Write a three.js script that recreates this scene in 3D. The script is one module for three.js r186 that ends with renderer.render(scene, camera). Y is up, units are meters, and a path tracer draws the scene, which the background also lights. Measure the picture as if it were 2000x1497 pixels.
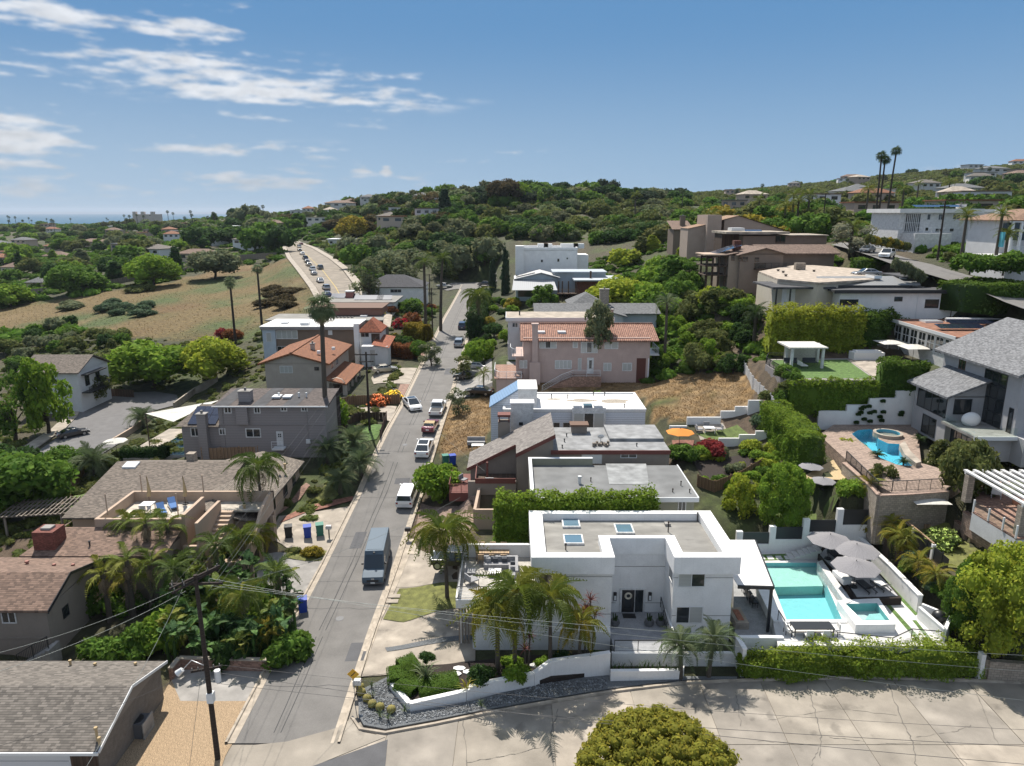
import*as THREE from'three';
import{mergeGeometries}from'three/addons/utils/BufferGeometryUtils.js';
import{ImprovedNoise}from'three/addons/math/ImprovedNoise.js';
// ---------------------------------------------------------------- camera, sky, sun, exposure
const FOCAL=1387,PITCH=Math.atan(334.5/FOCAL),EYE=35;
const scene=new THREE.Scene();
const camera=new THREE.PerspectiveCamera(2*Math.atan(748.5/FOCAL)*180/Math.PI,2000/1497,0.5,60000);
camera.position.set(0,EYE,0);
camera.rotation.x=-PITCH;
const renderer=new THREE.WebGLRenderer({antialias:true});
renderer.toneMapping=THREE.LinearToneMapping;
renderer.toneMappingExposure=1.55;
renderer.shadowMap.enabled=true;
const SUN=new THREE.Vector3(-0.33,1.58,-1.0).normalize();
const sun=new THREE.DirectionalLight(new THREE.Color(1,0.935,0.84),4.9);
sun.position.copy(SUN).multiplyScalar(400);
sun.castShadow=true;
Object.assign(sun.shadow.camera,{left:-200,right:200,top:200,bottom:-200,near:1,far:900});
scene.add(sun);
const noise=new ImprovedNoise();
const clamp=(x,a=0,b=1)=>Math.min(b,Math.max(a,x));
const smooth=(a,b,x)=>{const t=clamp((x-a)/(b-a));return t*t*(3-2*t);};
const lerp=(a,b,t)=>a+(b-a)*t;
const fbm=(x,y,z,n=4)=>{let s=0,a=0.5;for(let i=0;i<n;i++){s+=a*noise.noise(x,y,z);x*=2.03;y*=2.03;z*=1.7;a*=0.5;}return s;};
function rng(seed){let s=seed>>>0;return()=>{s=(s+0x6d2b79f5)|0;let t=Math.imul(s^(s>>>15),1|s);t=(t+Math.imul(t^(t>>>7),61|t))^t;return((t^(t>>>14))>>>0)/4294967296;};}
const R=rng(7),rr=(a,b)=>a+(b-a)*R(),pick=(a)=>a[Math.floor(R()*a.length)];
function makeSky(){
const W=4096,H=2048,data=new Float32Array(W*H*4);
const zen=[0.072,0.18,0.39],mid=[0.108,0.255,0.475],low=[0.27,0.41,0.57];
const at=(px,py)=>{const u=(px-1000)/FOCAL,v=(748.5-py)/FOCAL,y=-Math.sin(PITCH)+v*Math.cos(PITCH),f=Math.cos(PITCH)+v*Math.sin(PITCH);return[Math.atan2(u,f)*180/Math.PI,Math.atan2(y,Math.hypot(u,f))*180/Math.PI];};
const banks=[[260,128,300,36,0.66],[600,172,240,34,0.85],[380,55,95,26,0.72],[470,30,100,16,0.42],[55,25,125,40,0.72],[50,268,115,44,1.2],[500,228,95,13,0.45],[260,305,28,20,0.8],[430,293,200,17,0.72],[620,318,90,26,0.85],[690,322,40,18,0.9],[755,332,14,14,0.95],
[725,240,55,10,0.42],[940,313,90,10,0.5],[210,75,55,9,0.42],[330,362,560,30,0.6],[1840,328,50,10,0.5],[1010,295,60,7,0.34],[230,242,115,7,0.3]].map(([x,y,w,h,s])=>[...at(x,y),w*0.0375,h*0.039,s]);
for(let r=0;r<H;r++){
const el=(r+0.5)/H*180-90,e=Math.max(el,0);
for(let q=0;q<W;q++){
const k=(r*W+q)*4;
if(el<-2){data[k]=0.16;data[k+1]=0.2;data[k+2]=0.25;data[k+3]=1;continue;}
const phi=((q+0.5)/W-0.5)*2*Math.PI,dx=Math.cos(phi),dz=Math.sin(phi);
const az=Math.atan2(dx,-dz)*180/Math.PI;
const ce=Math.cos(el*Math.PI/180),se=Math.sin(el*Math.PI/180);
const cosSun=dx*ce*SUN.x+se*SUN.y+dz*ce*SUN.z;
const t1=smooth(0,15,e),t2=smooth(10,60,e),glow=Math.pow(Math.max(0,cosSun),8)*0.10+Math.pow(Math.max(0,cosSun),60)*0.25;
const left=smooth(30,-40,az)*smooth(14,0,e)*0.08;
const c=[0,1,2].map((i)=>lerp(lerp(low[i],mid[i],t1),zen[i],t2)+glow+left*[1,0.75,0.4][i]);
let cover=0;
if(Math.abs(az)<60&&e<30){
let env=0;
for(const[a,b,w,h,s]of banks){const u=(az-a)/w,v=(e-b)/h,d=u*u+v*v;if(d<6)env=Math.max(env,s*Math.exp(-d*1.1));}
if(env>0.02){
const wx=az+fbm(az*0.2,e*0.5,3,3)*4,n=fbm(wx*0.11,e*0.85+az*0.02,9.3,6)*1.5+fbm(az*0.5,e*2.2,5.1,5)*0.95;
cover=smooth(0.30,0.95,env+n*0.9)*smooth(0,0.25,env);
}
}
if(e>16||Math.abs(az)>45){
const y=Math.max(se,0.06),n=fbm(dx*ce/y*0.9+7,dz*ce/y*0.9,2.2,5);
cover=Math.max(cover,(0.25+0.72*smooth(-0.22,0.35,n))*smooth(1,8,e)*Math.max(smooth(22,46,e),smooth(46,80,Math.abs(az))));
}
if(cover>0){
const n=fbm(az*0.7,(e+0.6)*1.6,1.7,4),shade=clamp(0.9+n*0.35),lit=0.80*shade*lerp(0.72,1,smooth(0,8,e));
const hz=smooth(3.4,0.6,e)*0.45,a=cover*(0.84-hz*0.55);
c[0]=lerp(c[0],lit*0.985,a);c[1]=lerp(c[1],lit,a);c[2]=lerp(c[2],lit*1.03,a);
}
for(let i=0;i<3;i++)data[k+i]=c[i]*0.76;
data[k+3]=1;
}
}
const t=new THREE.DataTexture(data,W,H,THREE.RGBAFormat,THREE.FloatType);
t.mapping=THREE.EquirectangularReflectionMapping;t.magFilter=t.minFilter=THREE.LinearFilter;t.needsUpdate=true;
return t;
}
scene.background=scene.environment=makeSky();
scene.fog=new THREE.FogExp2(new THREE.Color(0.70,0.80,0.92),0.00005);
// ---------------------------------------------------------------- helpers
const cosP=Math.cos(PITCH),sinP=Math.sin(PITCH);
const ray=(px,py)=>{const u=(px-1000)/FOCAL,v=(748.5-py)/FOCAL;return[u,-sinP+v*cosP,cosP+v*sinP];};
const onY=(px,py,Y)=>{const[x,y,f]=ray(px,py),t=(Y-EYE)/y;return[x*t,Y,f*t];};
const onF=(px,py,F)=>{const[x,y,f]=ray(px,py),t=F/f;return[x*t,EYE+y*t,F];};
const xAt=(px,py,F)=>onF(px,py,F)[0];
const yAt=(py,F)=>onF(1000,py,F)[1];
const used=new Map();
const numbered=(n)=>{const k=used.get(n)??0;used.set(n,k+1);return k?n+'_'+String(k).padStart(3,'0'):n;};
const ORG=new Map();
function tag(o,label,category,group,kind){if(label)o.userData.label=label;if(category)o.userData.category=category;if(group)o.userData.group=group;if(kind)o.userData.kind=kind;return o;}
function thing(name,label,category,p,{turn=0,group,world=false,kind}={}){
const o=new THREE.Group();o.name=numbered(name);scene.add(o);
o.position.set(p[0],p[1],-p[2]);o.rotation.y=turn;
tag(o,label,category,group,kind);
if(world)ORG.set(o,[p[0],p[1],p[2]]);
return o;
}
const originOf=(o)=>{while(o&&o.parent&&o.parent!==scene)o=o.parent;return(o&&ORG.get(o))||[0,0,0];};
function copyOf(o,p,turn=o.rotation.y,label,group){const c=o.clone();c.name=numbered(o.name.replace(/_\d{3}$/,''));scene.add(c);c.position.set(p[0],p[1],-p[2]);c.rotation.y=turn;if(label)c.userData.label=label;if(group)c.userData.group=group;return c;}
function place(mesh){mesh.castShadow=mesh.receiveShadow=true;return mesh;}
class MB{
constructor(){this.p=[];this.n=[];this.u=[];this.c=null;}
tri(a,b,c,ua=[0,0],ub=[1,0],uc=[0,1]){
const e1=[b[0]-a[0],b[1]-a[1],b[2]-a[2]],e2=[c[0]-a[0],c[1]-a[1],c[2]-a[2]];
let n=[e1[1]*e2[2]-e1[2]*e2[1],e1[2]*e2[0]-e1[0]*e2[2],e1[0]*e2[1]-e1[1]*e2[0]];
const l=Math.hypot(...n)||1;n=n.map((x)=>-x/l);
for(const[q,uv]of[[a,ua],[b,ub],[c,uc]]){this.p.push(q[0],q[1],-q[2]);this.n.push(n[0],n[1],-n[2]);this.u.push(uv[0],uv[1]);}
return this;
}
quad(a,b,c,d,off=0){
const w=Math.hypot(b[0]-a[0],b[1]-a[1],b[2]-a[2]),w2=Math.hypot(c[0]-d[0],c[1]-d[1],c[2]-d[2]),h=Math.hypot(d[0]-a[0],d[1]-a[1],d[2]-a[2]);
const ux=[b[0]-a[0],b[1]-a[1],b[2]-a[2]].map((x)=>x/(w||1)),s=(d[0]-a[0])*ux[0]+(d[1]-a[1])*ux[1]+(d[2]-a[2])*ux[2],hh=Math.sqrt(Math.max(0,h*h-s*s));
const o=off+a[0]*0.37+a[1]*0.11;
this.tri(a,b,c,[o,0],[o+w,0],[o+s+w2,hh]);this.tri(a,c,d,[o,0],[o+s+w2,hh],[o+s,hh]);return this;
}
box(x0,x1,y0,y1,f0,f1){
const P=(i,j,k)=>[i?x1:x0,j?y1:y0,k?f1:f0];
this.quad(P(0,0,0),P(1,0,0),P(1,1,0),P(0,1,0));this.quad(P(1,0,1),P(0,0,1),P(0,1,1),P(1,1,1));
this.quad(P(0,0,1),P(0,0,0),P(0,1,0),P(0,1,1));this.quad(P(1,0,0),P(1,0,1),P(1,1,1),P(1,1,0));
this.quad(P(0,1,0),P(1,1,0),P(1,1,1),P(0,1,1));this.quad(P(0,0,1),P(1,0,1),P(1,0,0),P(0,0,0));return this;
}
bar(a,b,w,h=w){
const d=[b[0]-a[0],b[1]-a[1],b[2]-a[2]],l=Math.hypot(...d);const D=d.map((x)=>x/l);
const up=Math.abs(D[1])>0.95?[0,0,1]:[0,1,0];
let s=[D[1]*up[2]-D[2]*up[1],D[2]*up[0]-D[0]*up[2],D[0]*up[1]-D[1]*up[0]];const ls=Math.hypot(...s);s=s.map((x)=>x/ls);
const t=[s[1]*D[2]-s[2]*D[1],s[2]*D[0]-s[0]*D[2],s[0]*D[1]-s[1]*D[0]];
const C=(q,i,j)=>[0,1,2].map((k)=>q[k]+s[k]*i*w/2+t[k]*j*h/2);
const A=[C(a,-1,-1),C(a,1,-1),C(a,1,1),C(a,-1,1)],B=[C(b,-1,-1),C(b,1,-1),C(b,1,1),C(b,-1,1)];
for(let i=0;i<4;i++){const j=(i+1)%4;this.quad(A[i],B[i],B[j],A[j]);}
this.quad(A[3],A[2],A[1],A[0]);this.quad(B[0],B[1],B[2],B[3]);return this;
}
tube(pts,rad,seg=6,cap=true){
const rings=[],N=pts.length,V=(i)=>new THREE.Vector3(pts[i][0],pts[i][1],-pts[i][2]);let side=null,run=0;const runs=[];
for(let i=0;i<N;i++){
const a=V(Math.max(0,i-1)),b=V(Math.min(N-1,i+1)),d=b.sub(a).normalize();if(i)run+=V(i).distanceTo(V(i-1));runs.push(run);
if(!side)side=new THREE.Vector3(Math.abs(d.x)<0.8?1:0,0,Math.abs(d.x)<0.8?0:1);
side=side.clone().addScaledVector(d,-side.dot(d)).normalize();const up=new THREE.Vector3().crossVectors(d,side);
const r=Array.isArray(rad)?rad[i]:rad,ring=[];
for(let k=0;k<=seg;k++){const t=k/seg*2*Math.PI,n=side.clone().multiplyScalar(Math.cos(t)).addScaledVector(up,Math.sin(t));ring.push([V(i).addScaledVector(n,r),n]);}
rings.push(ring);
}
const put=([q,n],u,v)=>{this.p.push(q.x,q.y,q.z);this.n.push(n.x,n.y,n.z);this.u.push(u,v);};
for(let i=0;i+1<N;i++)for(let k=0;k<seg;k++){
const a=rings[i][k],b=rings[i][k+1],c=rings[i+1][k+1],d=rings[i+1][k],u=k/seg,w=(k+1)/seg;
put(a,u,runs[i]);put(b,w,runs[i]);put(c,w,runs[i+1]);put(a,u,runs[i]);put(c,w,runs[i+1]);put(d,u,runs[i+1]);
}
if(cap)for(const[i,s]of[[0,-1],[N-1,1]]){const m=V(i),a=V(Math.max(0,i-1)),b=V(Math.min(N-1,i+1)),n=b.sub(a).normalize().multiplyScalar(s);for(let k=0;k<seg;k++){const e=s<0?[k+1,k]:[k,k+1];put([m,n],0,0);put([rings[i][e[0]][0],n],0,1);put([rings[i][e[1]][0],n],1,1);}}
return this;
}
cyl(x,y0,y1,f,r0,r1=r0,seg=10){return this.tube([[x,y0,f],[x,y1,f]],[r0,r1],seg);}
slab(pts,y,thick=0.1,hole=null){
const lift=(q)=>(q.length===3?q:[q[0],y,q[1]]),P3=pts.map(lift),H3=hole?hole.map(lift):[],flat=(q)=>new THREE.Vector2(q[0],q[2]),v=P3.map(flat),hv=H3.map(flat),all=P3.concat(H3);
if(THREE.ShapeUtils.isClockWise(v)){v.reverse();P3.reverse();all.splice(0,P3.length,...P3);}if(hole&&!THREE.ShapeUtils.isClockWise(hv)){hv.reverse();H3.reverse();all.splice(P3.length,H3.length,...H3);}
for(const t of THREE.ShapeUtils.triangulateShape(v,hole?[hv]:[])){const[a,b,c]=t.map((i)=>all[i]);this.tri(a,b,c,[a[0],a[2]],[b[0],b[2]],[c[0],c[2]]);}
if(thick)for(let i=0;i<P3.length;i++){const a=P3[i],b=P3[(i+1)%P3.length];this.quad([a[0],a[1]-thick,a[2]],[b[0],b[1]-thick,b[2]],b,a);}
return this;
}
wallPoly(pts,f0,f1){
const v=pts.map((q)=>new THREE.Vector2(q[0],q[1]));
for(const t of THREE.ShapeUtils.triangulateShape(v,[]))for(const f of[f0,f1]){const[a,b,c]=t.map((i)=>[pts[i][0],pts[i][1],f]);this.tri(a,b,c,a,b,c);}
for(let i=0;i<pts.length;i++){const a=pts[i],b=pts[(i+1)%pts.length];this.quad([a[0],a[1],f0],[b[0],b[1],f0],[b[0],b[1],f1],[a[0],a[1],f1]);}
return this;
}
add(geo,m){const g=geo.index?geo.toNonIndexed():geo.clone();if(m)g.applyMatrix4(m);this.p.push(...g.attributes.position.array);this.n.push(...g.attributes.normal.array);if(g.attributes.uv)this.u.push(...g.attributes.uv.array);else for(let i=0;i<g.attributes.position.count;i++)this.u.push(0,0);return this;}
geo(o=[0,0,0]){
const g=new THREE.BufferGeometry(),p=new Float32Array(this.p);
for(let i=0;i<p.length;i+=3){p[i]-=o[0];p[i+1]-=o[1];p[i+2]+=o[2];}
g.setAttribute('position',new THREE.BufferAttribute(p,3));g.setAttribute('normal',new THREE.BufferAttribute(new Float32Array(this.n),3));g.setAttribute('uv',new THREE.BufferAttribute(new Float32Array(this.u),2));
if(this.c)g.setAttribute('color',new THREE.BufferAttribute(new Float32Array(this.c),3));
return g;
}
build(name,material,parent=scene){
const m=place(new THREE.Mesh(this.geo(originOf(parent)),material));m.name=parent===scene?numbered(name):name;parent.add(m);return m;
}
}
const box=(name,m,parent,...a)=>new MB().box(...a).build(name,m,parent);
// ---------------------------------------------------------------- textures and materials
function tex(size,f,srgb=true){
const d=new Uint8Array(size*size*4);
for(let y=0;y<size;y++)for(let x=0;x<size;x++){const v=f(x/size,y/size,x,y),k=(y*size+x)*4;for(let i=0;i<3;i++)d[k+i]=clamp(Math.round((Array.isArray(v)?v[i]:v)*255),0,255);d[k+3]=255;}
const t=new THREE.DataTexture(d,size,size,THREE.RGBAFormat);t.wrapS=t.wrapT=THREE.RepeatWrapping;t.magFilter=THREE.LinearFilter;t.minFilter=THREE.LinearFilter;if(srgb)t.colorSpace=THREE.SRGBColorSpace;t.needsUpdate=true;return t;
}
const tile=(u,v,s,z,n=4)=>{const f=(a,b)=>fbm(a*s,b*s,z,n);const a=smooth(0,1,u),b=smooth(0,1,v);return lerp(lerp(f(u,v),f(u-1,v),a),lerp(f(u,v-1),f(u-1,v-1),a),b);};
const rnd=rng(99);
const tileHash=Array.from({length:4096},()=>rnd());
const TX={
grain:tex(256,(u,v)=>0.86+tile(u,v,40,1,3)*0.35+tile(u,v,6,3,3)*0.2),
wall:tex(256,(u,v)=>0.95+tile(u,v,5,4,5)*0.08+tile(u,v,40,3,2)*0.05-0.025*smooth(0.1,0.5,lerp(fbm(u*34,v*2,3,3),fbm((u-1)*34,v*2,3,3),smooth(0.8,1,u)))),
blotch:tex(256,(u,v)=>0.88+tile(u,v,5,4,5)*0.45),
asphalt:tex(512,(u,v,x,y)=>0.86+tile(u,v,7,8,5)*0.15+(tileHash[(x*7+y*131)%4096]-0.5)*0.12),
concrete:tex(512,(u,v,x,y)=>{const b=0.84+tile(u,v,4,11,6)*0.36+(tileHash[(x*13+y*61)%4096]-0.5)*0.06-0.13*smooth(0.12,0.4,tile(u,v,9,15,4));return[b,b*0.985,b*0.96];}),
shingle:tex(512,(u,v)=>{const rows=32,r=Math.floor(v*rows),fr=v*rows-r,c=Math.floor(u*16+(r%2)*0.5),h=tileHash[(r*57+((c%16)+16)*13)%4096];return(0.72+h*0.28)*(fr<0.14?0.66:1)+tile(u,v,30,2,2)*0.12;}),
tiles:tex(512,(u,v)=>{const rows=20,r=Math.floor(v*rows),fr=v*rows-r,c=Math.floor(u*20),h=tileHash[(r*91+c*17)%4096];return[0.78+h*0.22,0.74+h*0.26,0.72+h*0.26].map((q)=>q*(fr<0.18?0.62:1)*(0.8+0.2*Math.sin(u*20*2*Math.PI)));}),
tileBump:tex(512,(u,v)=>0.5+0.4*Math.sin(u*20*2*Math.PI)*(0.6+0.4*((v*20)%1)),false),
seam:tex(256,(u)=>{const x=(u*8)%1;return x<0.1?0.78:0.96;}),
lap:tex(256,(u,v)=>{const y=(v*8)%1;return(y<0.1?0.72:0.97)+tile(u,v,18,6,3)*0.1;}),
wood:tex(256,(u,v)=>{const k=Math.floor(u*10),h=tileHash[k*37];return(0.7+0.3*h)*((u*10)%1<0.08?0.55:1)+fbm(u*60,v*4,k,3)*0.2;}),
block:tex(256,(u,v)=>{const r=Math.floor(v*8),fv=(v*8)%1,fu=(u*4+(r%2)*0.5)%1,h=tileHash[r*31+Math.floor(u*4+(r%2)*0.5)*7];return(fv<0.09||fu<0.05?0.66:0.86+h*0.14)+tile(u,v,30,5,2)*0.1;}),
brick:tex(256,(u,v)=>{const r=Math.floor(v*16),fv=(v*16)%1,fu=(u*6+(r%2)*0.5)%1,h=tileHash[r*31+Math.floor(u*6+(r%2)*0.5)*7];return fv<0.16||fu<0.06?0.8:0.62+h*0.3;}),
grass:tex(512,(u,v,x,y)=>0.78+tile(u,v,9,21,5)*0.5+(tileHash[(x*29+y*173)%4096]-0.5)*0.34),
dry:tex(512,(u,v,x,y)=>{const n=tile(u,v,6,31,6),h=tileHash[(x*41+y*97)%4096];return 0.78+n*0.5+(h-0.5)*0.3;}),
gravel:tex(512,(u,v,x,y)=>0.5+0.62*tileHash[((x>>1)*131+(y>>1)*517)%4096]-0.1*tileHash[(x*17+y*29)%4096]),
bark:tex(256,(u,v)=>0.72+tile(u,v,24,41,3)*0.5+((v*12)%1<0.2?-0.16:0.04)),
ripple:tex(512,(u,v)=>0.5+tile(u,v,14,51,4)*0.9,false),
sea:tex(512,(u,v)=>0.5+tile(u,v,60,52,3)*0.9,false),
bumpy:tex(256,(u,v)=>0.5+tile(u,v,60,61,3)*0.9,false),
};
const scaled=new Map();
const tx=(name,su,sv=su)=>{const k=name+su+'/'+sv;if(!scaled.has(k)){const t=TX[name].clone();t.repeat.set(1/su,1/sv);t.needsUpdate=true;scaled.set(k,t);}return scaled.get(k);};
function mat(rgb,rough=0.9,o={}){
const{map,s=2,sv=s,bump,bs=0.01,bsz=s,bszv=bsz,phys,...rest}=o;
const m=new(phys?THREE.MeshPhysicalMaterial:THREE.MeshStandardMaterial)({roughness:rough,side:THREE.DoubleSide,...rest});
m.color.setRGB(...rgb);
if(map)m.map=tx(map,s,sv);
if(bump){m.bumpMap=tx(bump,bsz,bszv);m.bumpScale=bs;}
return m;
}
const stucco=(rgb)=>mat(rgb,0.92,{map:'wall',s:6,bump:'bumpy',bs:0.012,bsz:1.6});
const shingle=(rgb)=>mat(rgb,0.93,{map:'shingle',s:4.8,sv:5.6});
const M={
white:stucco([0.79,0.785,0.77]),whitePaint:mat([0.78,0.78,0.77],0.5,{map:'grain',s:3}),parapet:mat([0.82,0.82,0.81],0.6,{map:'wall',s:5}),
black:mat([0.018,0.018,0.02],0.4),darkMetal:mat([0.03,0.032,0.036],0.4,{metalness:0.3}),steel:mat([0.42,0.43,0.44],0.35,{metalness:0.8}),
glass:mat([0.022,0.027,0.03],0.06,{phys:true,ior:1.5,clearcoat:0.6,clearcoatRoughness:0.03}),glassTeal:mat([0.06,0.12,0.13],0.05,{phys:true,clearcoat:0.8,clearcoatRoughness:0.03}),curtain:mat([0.42,0.43,0.41],0.5,{map:'lap',s:1,phys:true,clearcoat:0.7}),
clear:mat([0.9,0.95,0.94],0.03,{phys:true,transmission:1,thickness:0,ior:1.45}),
skylight:mat([0.10,0.17,0.22],0.12,{phys:true,clearcoat:0.6}),plastic:mat([0.62,0.63,0.63],0.4),
solar:mat([0.012,0.016,0.035],0.15,{phys:true,clearcoat:1,clearcoatRoughness:0.05}),solarLine:mat([0.3,0.32,0.34],0.4,{metalness:0.6}),
concrete:mat([0.349,0.325,0.294],0.92,{map:'concrete',s:9,bump:'bumpy',bs:0.004}),concrete2:mat([0.368,0.339,0.298],0.92,{map:'concrete',s:11}),paleConcrete:mat([0.452,0.408,0.354],0.9,{map:'concrete',s:6}),greyConcrete:mat([0.368,0.362,0.356],0.9,{map:'concrete',s:6}),kerb:mat([0.526,0.468,0.396],0.9,{map:'concrete',s:4}),
asphalt:mat([0.202,0.192,0.180],0.92,{map:'asphalt',s:13,bump:'bumpy',bs:0.006}),asphaltDark:mat([0.121,0.121,0.127],0.93,{map:'asphalt',s:9}),seal:mat([0.045,0.045,0.047],0.85),crack:mat([0.13,0.12,0.105],0.95),
flatRoof:mat([0.30,0.30,0.29],0.9,{map:'concrete',s:10,sv:5}),whiteRoof:mat([0.72,0.71,0.69],0.8,{map:'wall',s:9}),greyRoof:mat([0.185,0.19,0.19],0.85,{map:'blotch',s:12}),tanRoof:mat([0.42,0.36,0.29],0.9,{map:'blotch',s:8}),darkRoof:mat([0.07,0.07,0.075],0.92,{map:'blotch',s:6}),
shGrey:shingle([0.20,0.185,0.17]),shBrown:shingle([0.235,0.155,0.115]),shTaupe:shingle([0.20,0.165,0.135]),shPale:shingle([0.19,0.168,0.145]),shDark:shingle([0.075,0.075,0.085]),shCool:shingle([0.17,0.175,0.18]),
tileOrange:mat([0.42,0.165,0.07],0.85,{map:'tiles',s:5,bump:'tileBump',bs:0.06,bsz:5}),tilePink:mat([0.55,0.285,0.205],0.85,{map:'tiles',s:6,bump:'tileBump',bs:0.08,bsz:6}),tileRed:mat([0.55,0.16,0.07],0.85,{map:'tiles',s:5,bump:'tileBump',bs:0.07,bsz:5}),
seam:mat([0.25,0.25,0.245],0.5,{map:'seam',s:4,metalness:0.2}),seamBlue:mat([0.22,0.34,0.50],0.4,{map:'seam',s:3,metalness:0.2}),
wood:mat([0.27,0.16,0.09],0.85,{map:'wood',s:2}),woodPale:mat([0.38,0.245,0.145],0.85,{map:'wood',s:2}),woodDark:mat([0.10,0.06,0.04],0.85,{map:'wood',s:2}),woodGrey:mat([0.26,0.22,0.18],0.9,{map:'wood',s:2}),pole:mat([0.062,0.042,0.032],0.9,{map:'bark',s:0.5,sv:3}),
block:mat([0.36,0.305,0.245],0.92,{map:'block',s:1.6}),blockPink:mat([0.40,0.285,0.225],0.92,{map:'block',s:1.6}),brick:mat([0.23,0.085,0.06],0.92,{map:'brick',s:1.4}),brickPale:mat([0.42,0.255,0.19],0.9,{map:'brick',s:1.6}),paverRed:mat([0.36,0.16,0.11],0.9,{map:'brick',s:1.6}),
lawn:mat([0.150,0.208,0.052],0.95,{map:'grass',s:5}),turf:mat([0.128,0.232,0.053],0.95,{map:'grass',s:4}),lawnDry:mat([0.215,0.225,0.062],0.95,{map:'grass',s:6}),dirt:mat([0.16,0.11,0.075],0.95,{map:'dry',s:4}),mulch:mat([0.045,0.032,0.025],0.95,{map:'gravel',s:3}),gravel:mat([0.52,0.375,0.23],0.95,{map:'gravel',s:4,bump:'bumpy',bs:0.02,bsz:1.5}),pebble:mat([0.29,0.31,0.325],0.8,{map:'gravel',s:2.4,bump:'gravel',bs:0.03,bsz:2.4}),
rubber:mat([0.018,0.018,0.018],0.85),rim:mat([0.36,0.37,0.38],0.3,{metalness:0.8}),lampGlass:mat([0.7,0.72,0.72],0.15,{phys:true,clearcoat:1}),tailLight:mat([0.22,0.01,0.012],0.2,{phys:true,clearcoat:1}),
binBlue:mat([0.012,0.05,0.33],0.45),binGreen:mat([0.03,0.17,0.12],0.45),binBlack:mat([0.02,0.02,0.021],0.5),
cushion:mat([0.36,0.36,0.37],0.95,{map:'grain',s:1}),cushionDark:mat([0.06,0.065,0.075],0.95),cushionBlue:mat([0.07,0.15,0.33],0.95),cushionWhite:mat([0.68,0.67,0.65],0.9),canopyGrey:mat([0.275,0.268,0.28],0.9,{map:'grain',s:1}),canvasCream:mat([0.56,0.42,0.235],0.9,{map:'grain',s:1}),canvasWhite:mat([0.70,0.68,0.62],0.9,{map:'grain',s:1}),canvasOrange:mat([0.78,0.27,0.03],0.85,{map:'grain',s:1}),teak:mat([0.48,0.33,0.19],0.7,{map:'wood',s:1}),
pot:mat([0.10,0.10,0.105],0.7),terracotta:mat([0.42,0.19,0.11],0.85),wire:mat([0.035,0.035,0.038],0.5),wirePale:mat([0.17,0.19,0.185],0.5,{metalness:0.4}),
rock:mat([0.33,0.31,0.28],0.95,{map:'blotch',s:1}),rockRed:mat([0.40,0.17,0.11],0.95,{map:'blotch',s:1}),
};
// ---------------------------------------------------------------- lie of the land
const STREET=[[30,-18.7,-12.2,0],[54,-18.9,-12.4,0],[65,-18.6,-12.0,0.5],[76,-18.3,-11.6,1.5],[80,-18.1,-11.3,2],[88,-17.8,-10.9,3.6],[97,-17.4,-10.6,4.8],[110,-17.1,-10.4,5.3],[150,-17.5,-10.6,6.2],[190,-18.0,-10.9,7],[215,-17.9,-10.8,7.5],[240,-17.7,-10.5,8.4],[262,-17.7,-10.5,9.1]];
const along=(T,F)=>{if(F<=T[0][0])return T[0];for(let i=1;i<T.length;i++)if(F<=T[i][0]){const t=(F-T[i-1][0])/(T[i][0]-T[i-1][0]);return T[i].map((v,k)=>lerp(T[i-1][k],v,t));}return T[T.length-1];};
const onStreet=(px,py)=>{const[x,y,f]=ray(px,py);let t=20;while(EYE+y*t>along(STREET,f*t)[3]&&t<500)t+=0.05;return[x*t,EYE+y*t,f*t];};
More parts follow.
